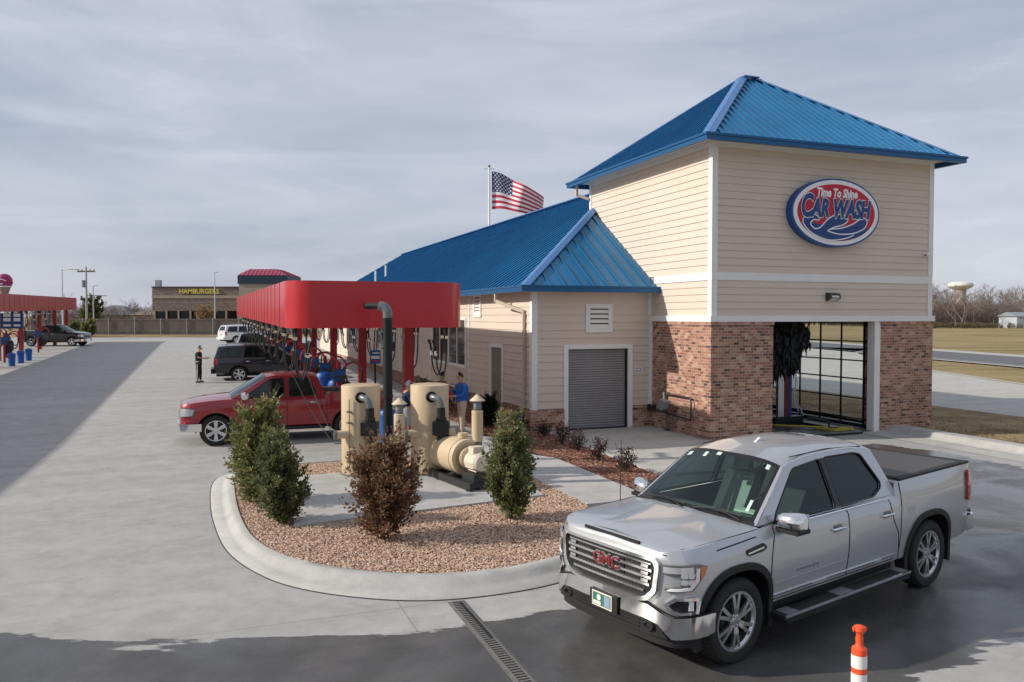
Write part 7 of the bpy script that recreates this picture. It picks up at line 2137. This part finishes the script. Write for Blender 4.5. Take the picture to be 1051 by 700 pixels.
for i, (sd_, x, y, s) in enumerate(spots):
    z = H(x, y) - .1; k = cnt[sd_]; cnt[sd_] += 1
    if sd_ == 'r': lab = 'bare grey brown winter tree in the tree line on the right horizon'; grp = 'bare trees on the right horizon'
    else: lab = 'bare winter tree standing beyond the wood fence at the left'; grp = 'bare trees beyond the fence'
    if len(protos) < 7: protos.append(make_tree(12, 11 + len(protos), lab, (x, y, z), RT_.random() * 6, grp)); o = protos[-1]
    else: o = copy_tree(protos[i % 7], (x, y, z), RT_.random() * 6, lab); o['group'] = grp
    o.scale = (s * .95, s * .95, s)
# thicket below and behind the trees: too many stems to count
def thicket(name, x0, x1, y0, y1, n, hh, m, label=None):
    g = MB(); rnd = random.Random(3)
    for k in range(n):
        x = x0 + (x1 - x0) * rnd.random(); y = y0 + (y1 - y0) * rnd.random(); h_ = hh * (.4 + .6 * rnd.random()); z = H(x, y) - .1
        for q in range(5):
            a = rnd.random() * 6.28; r = h_ * (.15 + .3 * rnd.random()); p1 = (x + r * .4 * cos(a), y + r * .4 * sin(a), z + h_ * .5); p2 = (x + r * cos(a), y + r * sin(a), z + h_ * (.8 + .2 * rnd.random()))
            g.tube([(x, y, z), p1, p2], [.05, .035, .02], 3, False)
            for w_ in range(3):
                a2 = rnd.random() * 6.28; f = .3 + .6 * rnd.random(); b0 = Vector(p1).lerp(Vector(p2), f); g.tube([b0, b0 + Vector((cos(a2) * h_ * .15, sin(a2) * h_ * .15, h_ * .22))], [.03, .012], 3, False)
    o = g.build(name, m, fix=False); o['kind'] = 'stuff'; return o
thicket('thicket', 118, 240, 245, 330, 2600, 8.8, M_twig)
thicket('brush', 112, 215, 228, 240, 700, 1.9, mat('brush_brown', (.11, .085, .06), .95, noise=(.3, (.17, .135, .09))))
thicket('thicket', -125, -66, 190, 240, 700, 5.5, M_twig)
# small evergreen and leafy bushes far left
x, y = -52.6, 99; shrub(x, y, .85, 2.1, 1.9, M_lf_y, 'round green bush in front of the wood fence beside the black pickup', 60, 60, .22, name='bush', group='far bushes')
x, y = -55.5, 101; shrub(x, y, .85, 1.9, 1.9, M_lf_g, 'dark green bush left of the round green one at the end of the fence', 60, 60, .22, name='bush', group='far bushes')
x, y = -79, 150; shrub(x, y, .8, 6.5, 4.5, M_lf_g, 'evergreen tree with a broken green crown left of the utility pole', 70, 60, .5, name='evergreen_tree', group='far bushes')
x, y = -47.6, 124; shrub(x, y, .85, 4.6, 3.4, leaf_mat('leaf_golden', [(0, (.16, .10, .05)), (1, (.42, .30, .16))]), 'small golden brown leafed tree in front of the restaurant', 60, 45, .2, name='small_tree', group='far bushes')
# low houses among the far trees
def house(x, y, w_, d_, h_, wm, rm, label, rz=0):
    root = empty('house', (x, y, .8), rz, label, 'house', 'houses beyond the fence')
    g = MB(); g.box(0, w_, 0, d_, 0, h_); g.build('wall', wm, root)
    f, a0, a1 = hip_faces(-.5, w_ + .5, -.5, d_ + .5, h_, .5); g = MB()
    for q in f: g.poly(q)
    g.build('roof', rm, root, fix=False)
    for k in range(3):
        g = MB(); g.box(w_ * (.15 + .3 * k), w_ * (.15 + .3 * k) + 1.1, -.04, .0, 1.0, 2.2); g.build('window', M_glass_dark, root)
M_roofg = mat('shingle_tan', (.26, .21, .17), .9, noise=(1, (.2, .17, .15)))
house(-93, 195, 13, 9, 3, mat('brick_pale', (.36, .28, .22), .8), M_roofg, 'house with a tan shingle roof just above the middle of the wood fence')
house(-110, 205, 12, 9, 3, M_tanst, mat('shingle_grey', (.16, .16, .17), .9), 'house with a grey roof farther left beyond the fence')
# ---------------------------------------------------------------- distance, right
WT = empty('water_tower', (450, 800, 3.2), 0, 'cream water tower with a wide flat tank on a thick stem above the bare trees', 'water tower')
M_wt = mat('tower_cream', (.62, .62, .56), .6)
g = MB(); g.smooth = True; g.lathe([(0, 27), (5.5, 27), (9, 28.2), (11.5, 30), (11.8, 31.2), (11, 33), (8, 34.4), (4, 35), (0, 35.1)], (0, 0, 0), 'z', 36); g.build('tank', M_wt, WT)
g = MB(); g.smooth = True; g.lathe([(7.0, -4), (5.4, 4), (5.2, 24), (5.8, 27.2)], (0, 0, 0), 'z', 28); g.build('stem', mat('stem_tan', (.36, .31, .28), .8), WT)
SH = empty('shed', (146.5, 231, 0), .05, 'open fronted pale metal shed with a dark doorway at the right edge of the field', 'shed')
M_shed = mat('shed_metal', (.50, .53, .56), .5, .2)
g = MB(); g.box(0, 4.2, 0, .2, 0, 3.4); g.box(7.6, 16, 0, .2, 0, 3.4); g.box(0, .2, .2, 8, 0, 3.4); g.box(15.8, 16, .2, 8, 0, 3.4); g.box(.2, 15.8, 7.8, 8, 0, 3.4); g.box(4.2, 7.6, 0, .2, 3.0, 3.4); g.build('wall', M_shed, SH)
g = MB(); g.prism([(-.5, -.6, 3.42), (-.5, 4, 4.7), (-.5, 8.6, 3.42)], (17, 0, 0)); g.build('roof', mat('shed_roof', (.30, .33, .37), .5, .3), SH)
for k in range(5):
    g = MB(); g.box(.6 + k * .75, .7 + k * .75, -.05, -.001, 0, 3.3); g.build('rib', mat('rib_grey', (.35, .37, .4), .6), SH)
WR = empty('fallen_branch', (117, 236, .6), .2, 'dark fallen trunk lying in the brush below the water tower', 'log')
g = MB(); g.smooth = True; g.tube([(-2.6, 0, .3), (-1, 0, .9), (1.0, 0, .7), (3.2, .4, .3)], [.25, .45, .4, .15], 8); g.build('trunk', mat('charred', (.03, .025, .022), .9), WR)
for a, b_ in (((-1, 0, .9), (-1.6, 0, 1.7)), ((.8, 0, .8), (1.3, 0, 1.5))):
    g = MB(); g.tube([a, b_], [.12, .04], 6); g.build('branch', MATS['charred'], WR)
# tufts of taller dry grass breaking up the verge and the field edge
def tufts(name, pts, hmin, hmax, m, per=5):
    n = len(pts) * per; P = np.repeat(np.array(pts), per, 0); P = P + rng.normal(size=P.shape) * [.05, .05, 0]
    h_ = hmin + rng.random(n) * (hmax - hmin); a = rng.random(n) * 6.283
    dx = np.cos(a) * .012; dy = np.sin(a) * .012; lx = rng.normal(size=n) * .25 * h_; ly = rng.normal(size=n) * .25 * h_
    v = np.stack([np.stack([P[:, 0] - dx, P[:, 1] - dy, P[:, 2]], -1), np.stack([P[:, 0] + dx, P[:, 1] + dy, P[:, 2]], -1), np.stack([P[:, 0] + lx, P[:, 1] + ly, P[:, 2] + h_], -1)], 1)
    me = bpy.data.meshes.new(name); me.vertices.add(n * 3); me.vertices.foreach_set('co', v.reshape(-1).astype(np.float32))
    me.loops.add(n * 3); me.loops.foreach_set('vertex_index', np.arange(n * 3, dtype=np.int32)); me.polygons.add(n); me.polygons.foreach_set('loop_start', np.arange(0, n * 3, 3, dtype=np.int32))
    at = me.attributes.new('tint', 'FLOAT', 'FACE'); at.data.foreach_set('value', rng.random(n).astype(np.float32)); me.materials.append(m); me.update(calc_edges=True)
    o = bpy.data.objects.new(name, me); COL.objects.link(o); o['kind'] = 'stuff'; return o
M_blade = leaf_mat('dry_blade', [(0, (.16, .11, .055)), (.5, (.32, .25, .14)), (1, (.48, .39, .24))], .9)
q = []
for k in range(9000):
    u = 7.1 + rng.random() * 5.3; v = -14 + rng.random() * 40
    if v > .2 and u < 8.3: continue
    x, y = WB(u, v); q.append((x, y, .05))
tufts('verge_grass', q, .03, .085, M_blade, 4)
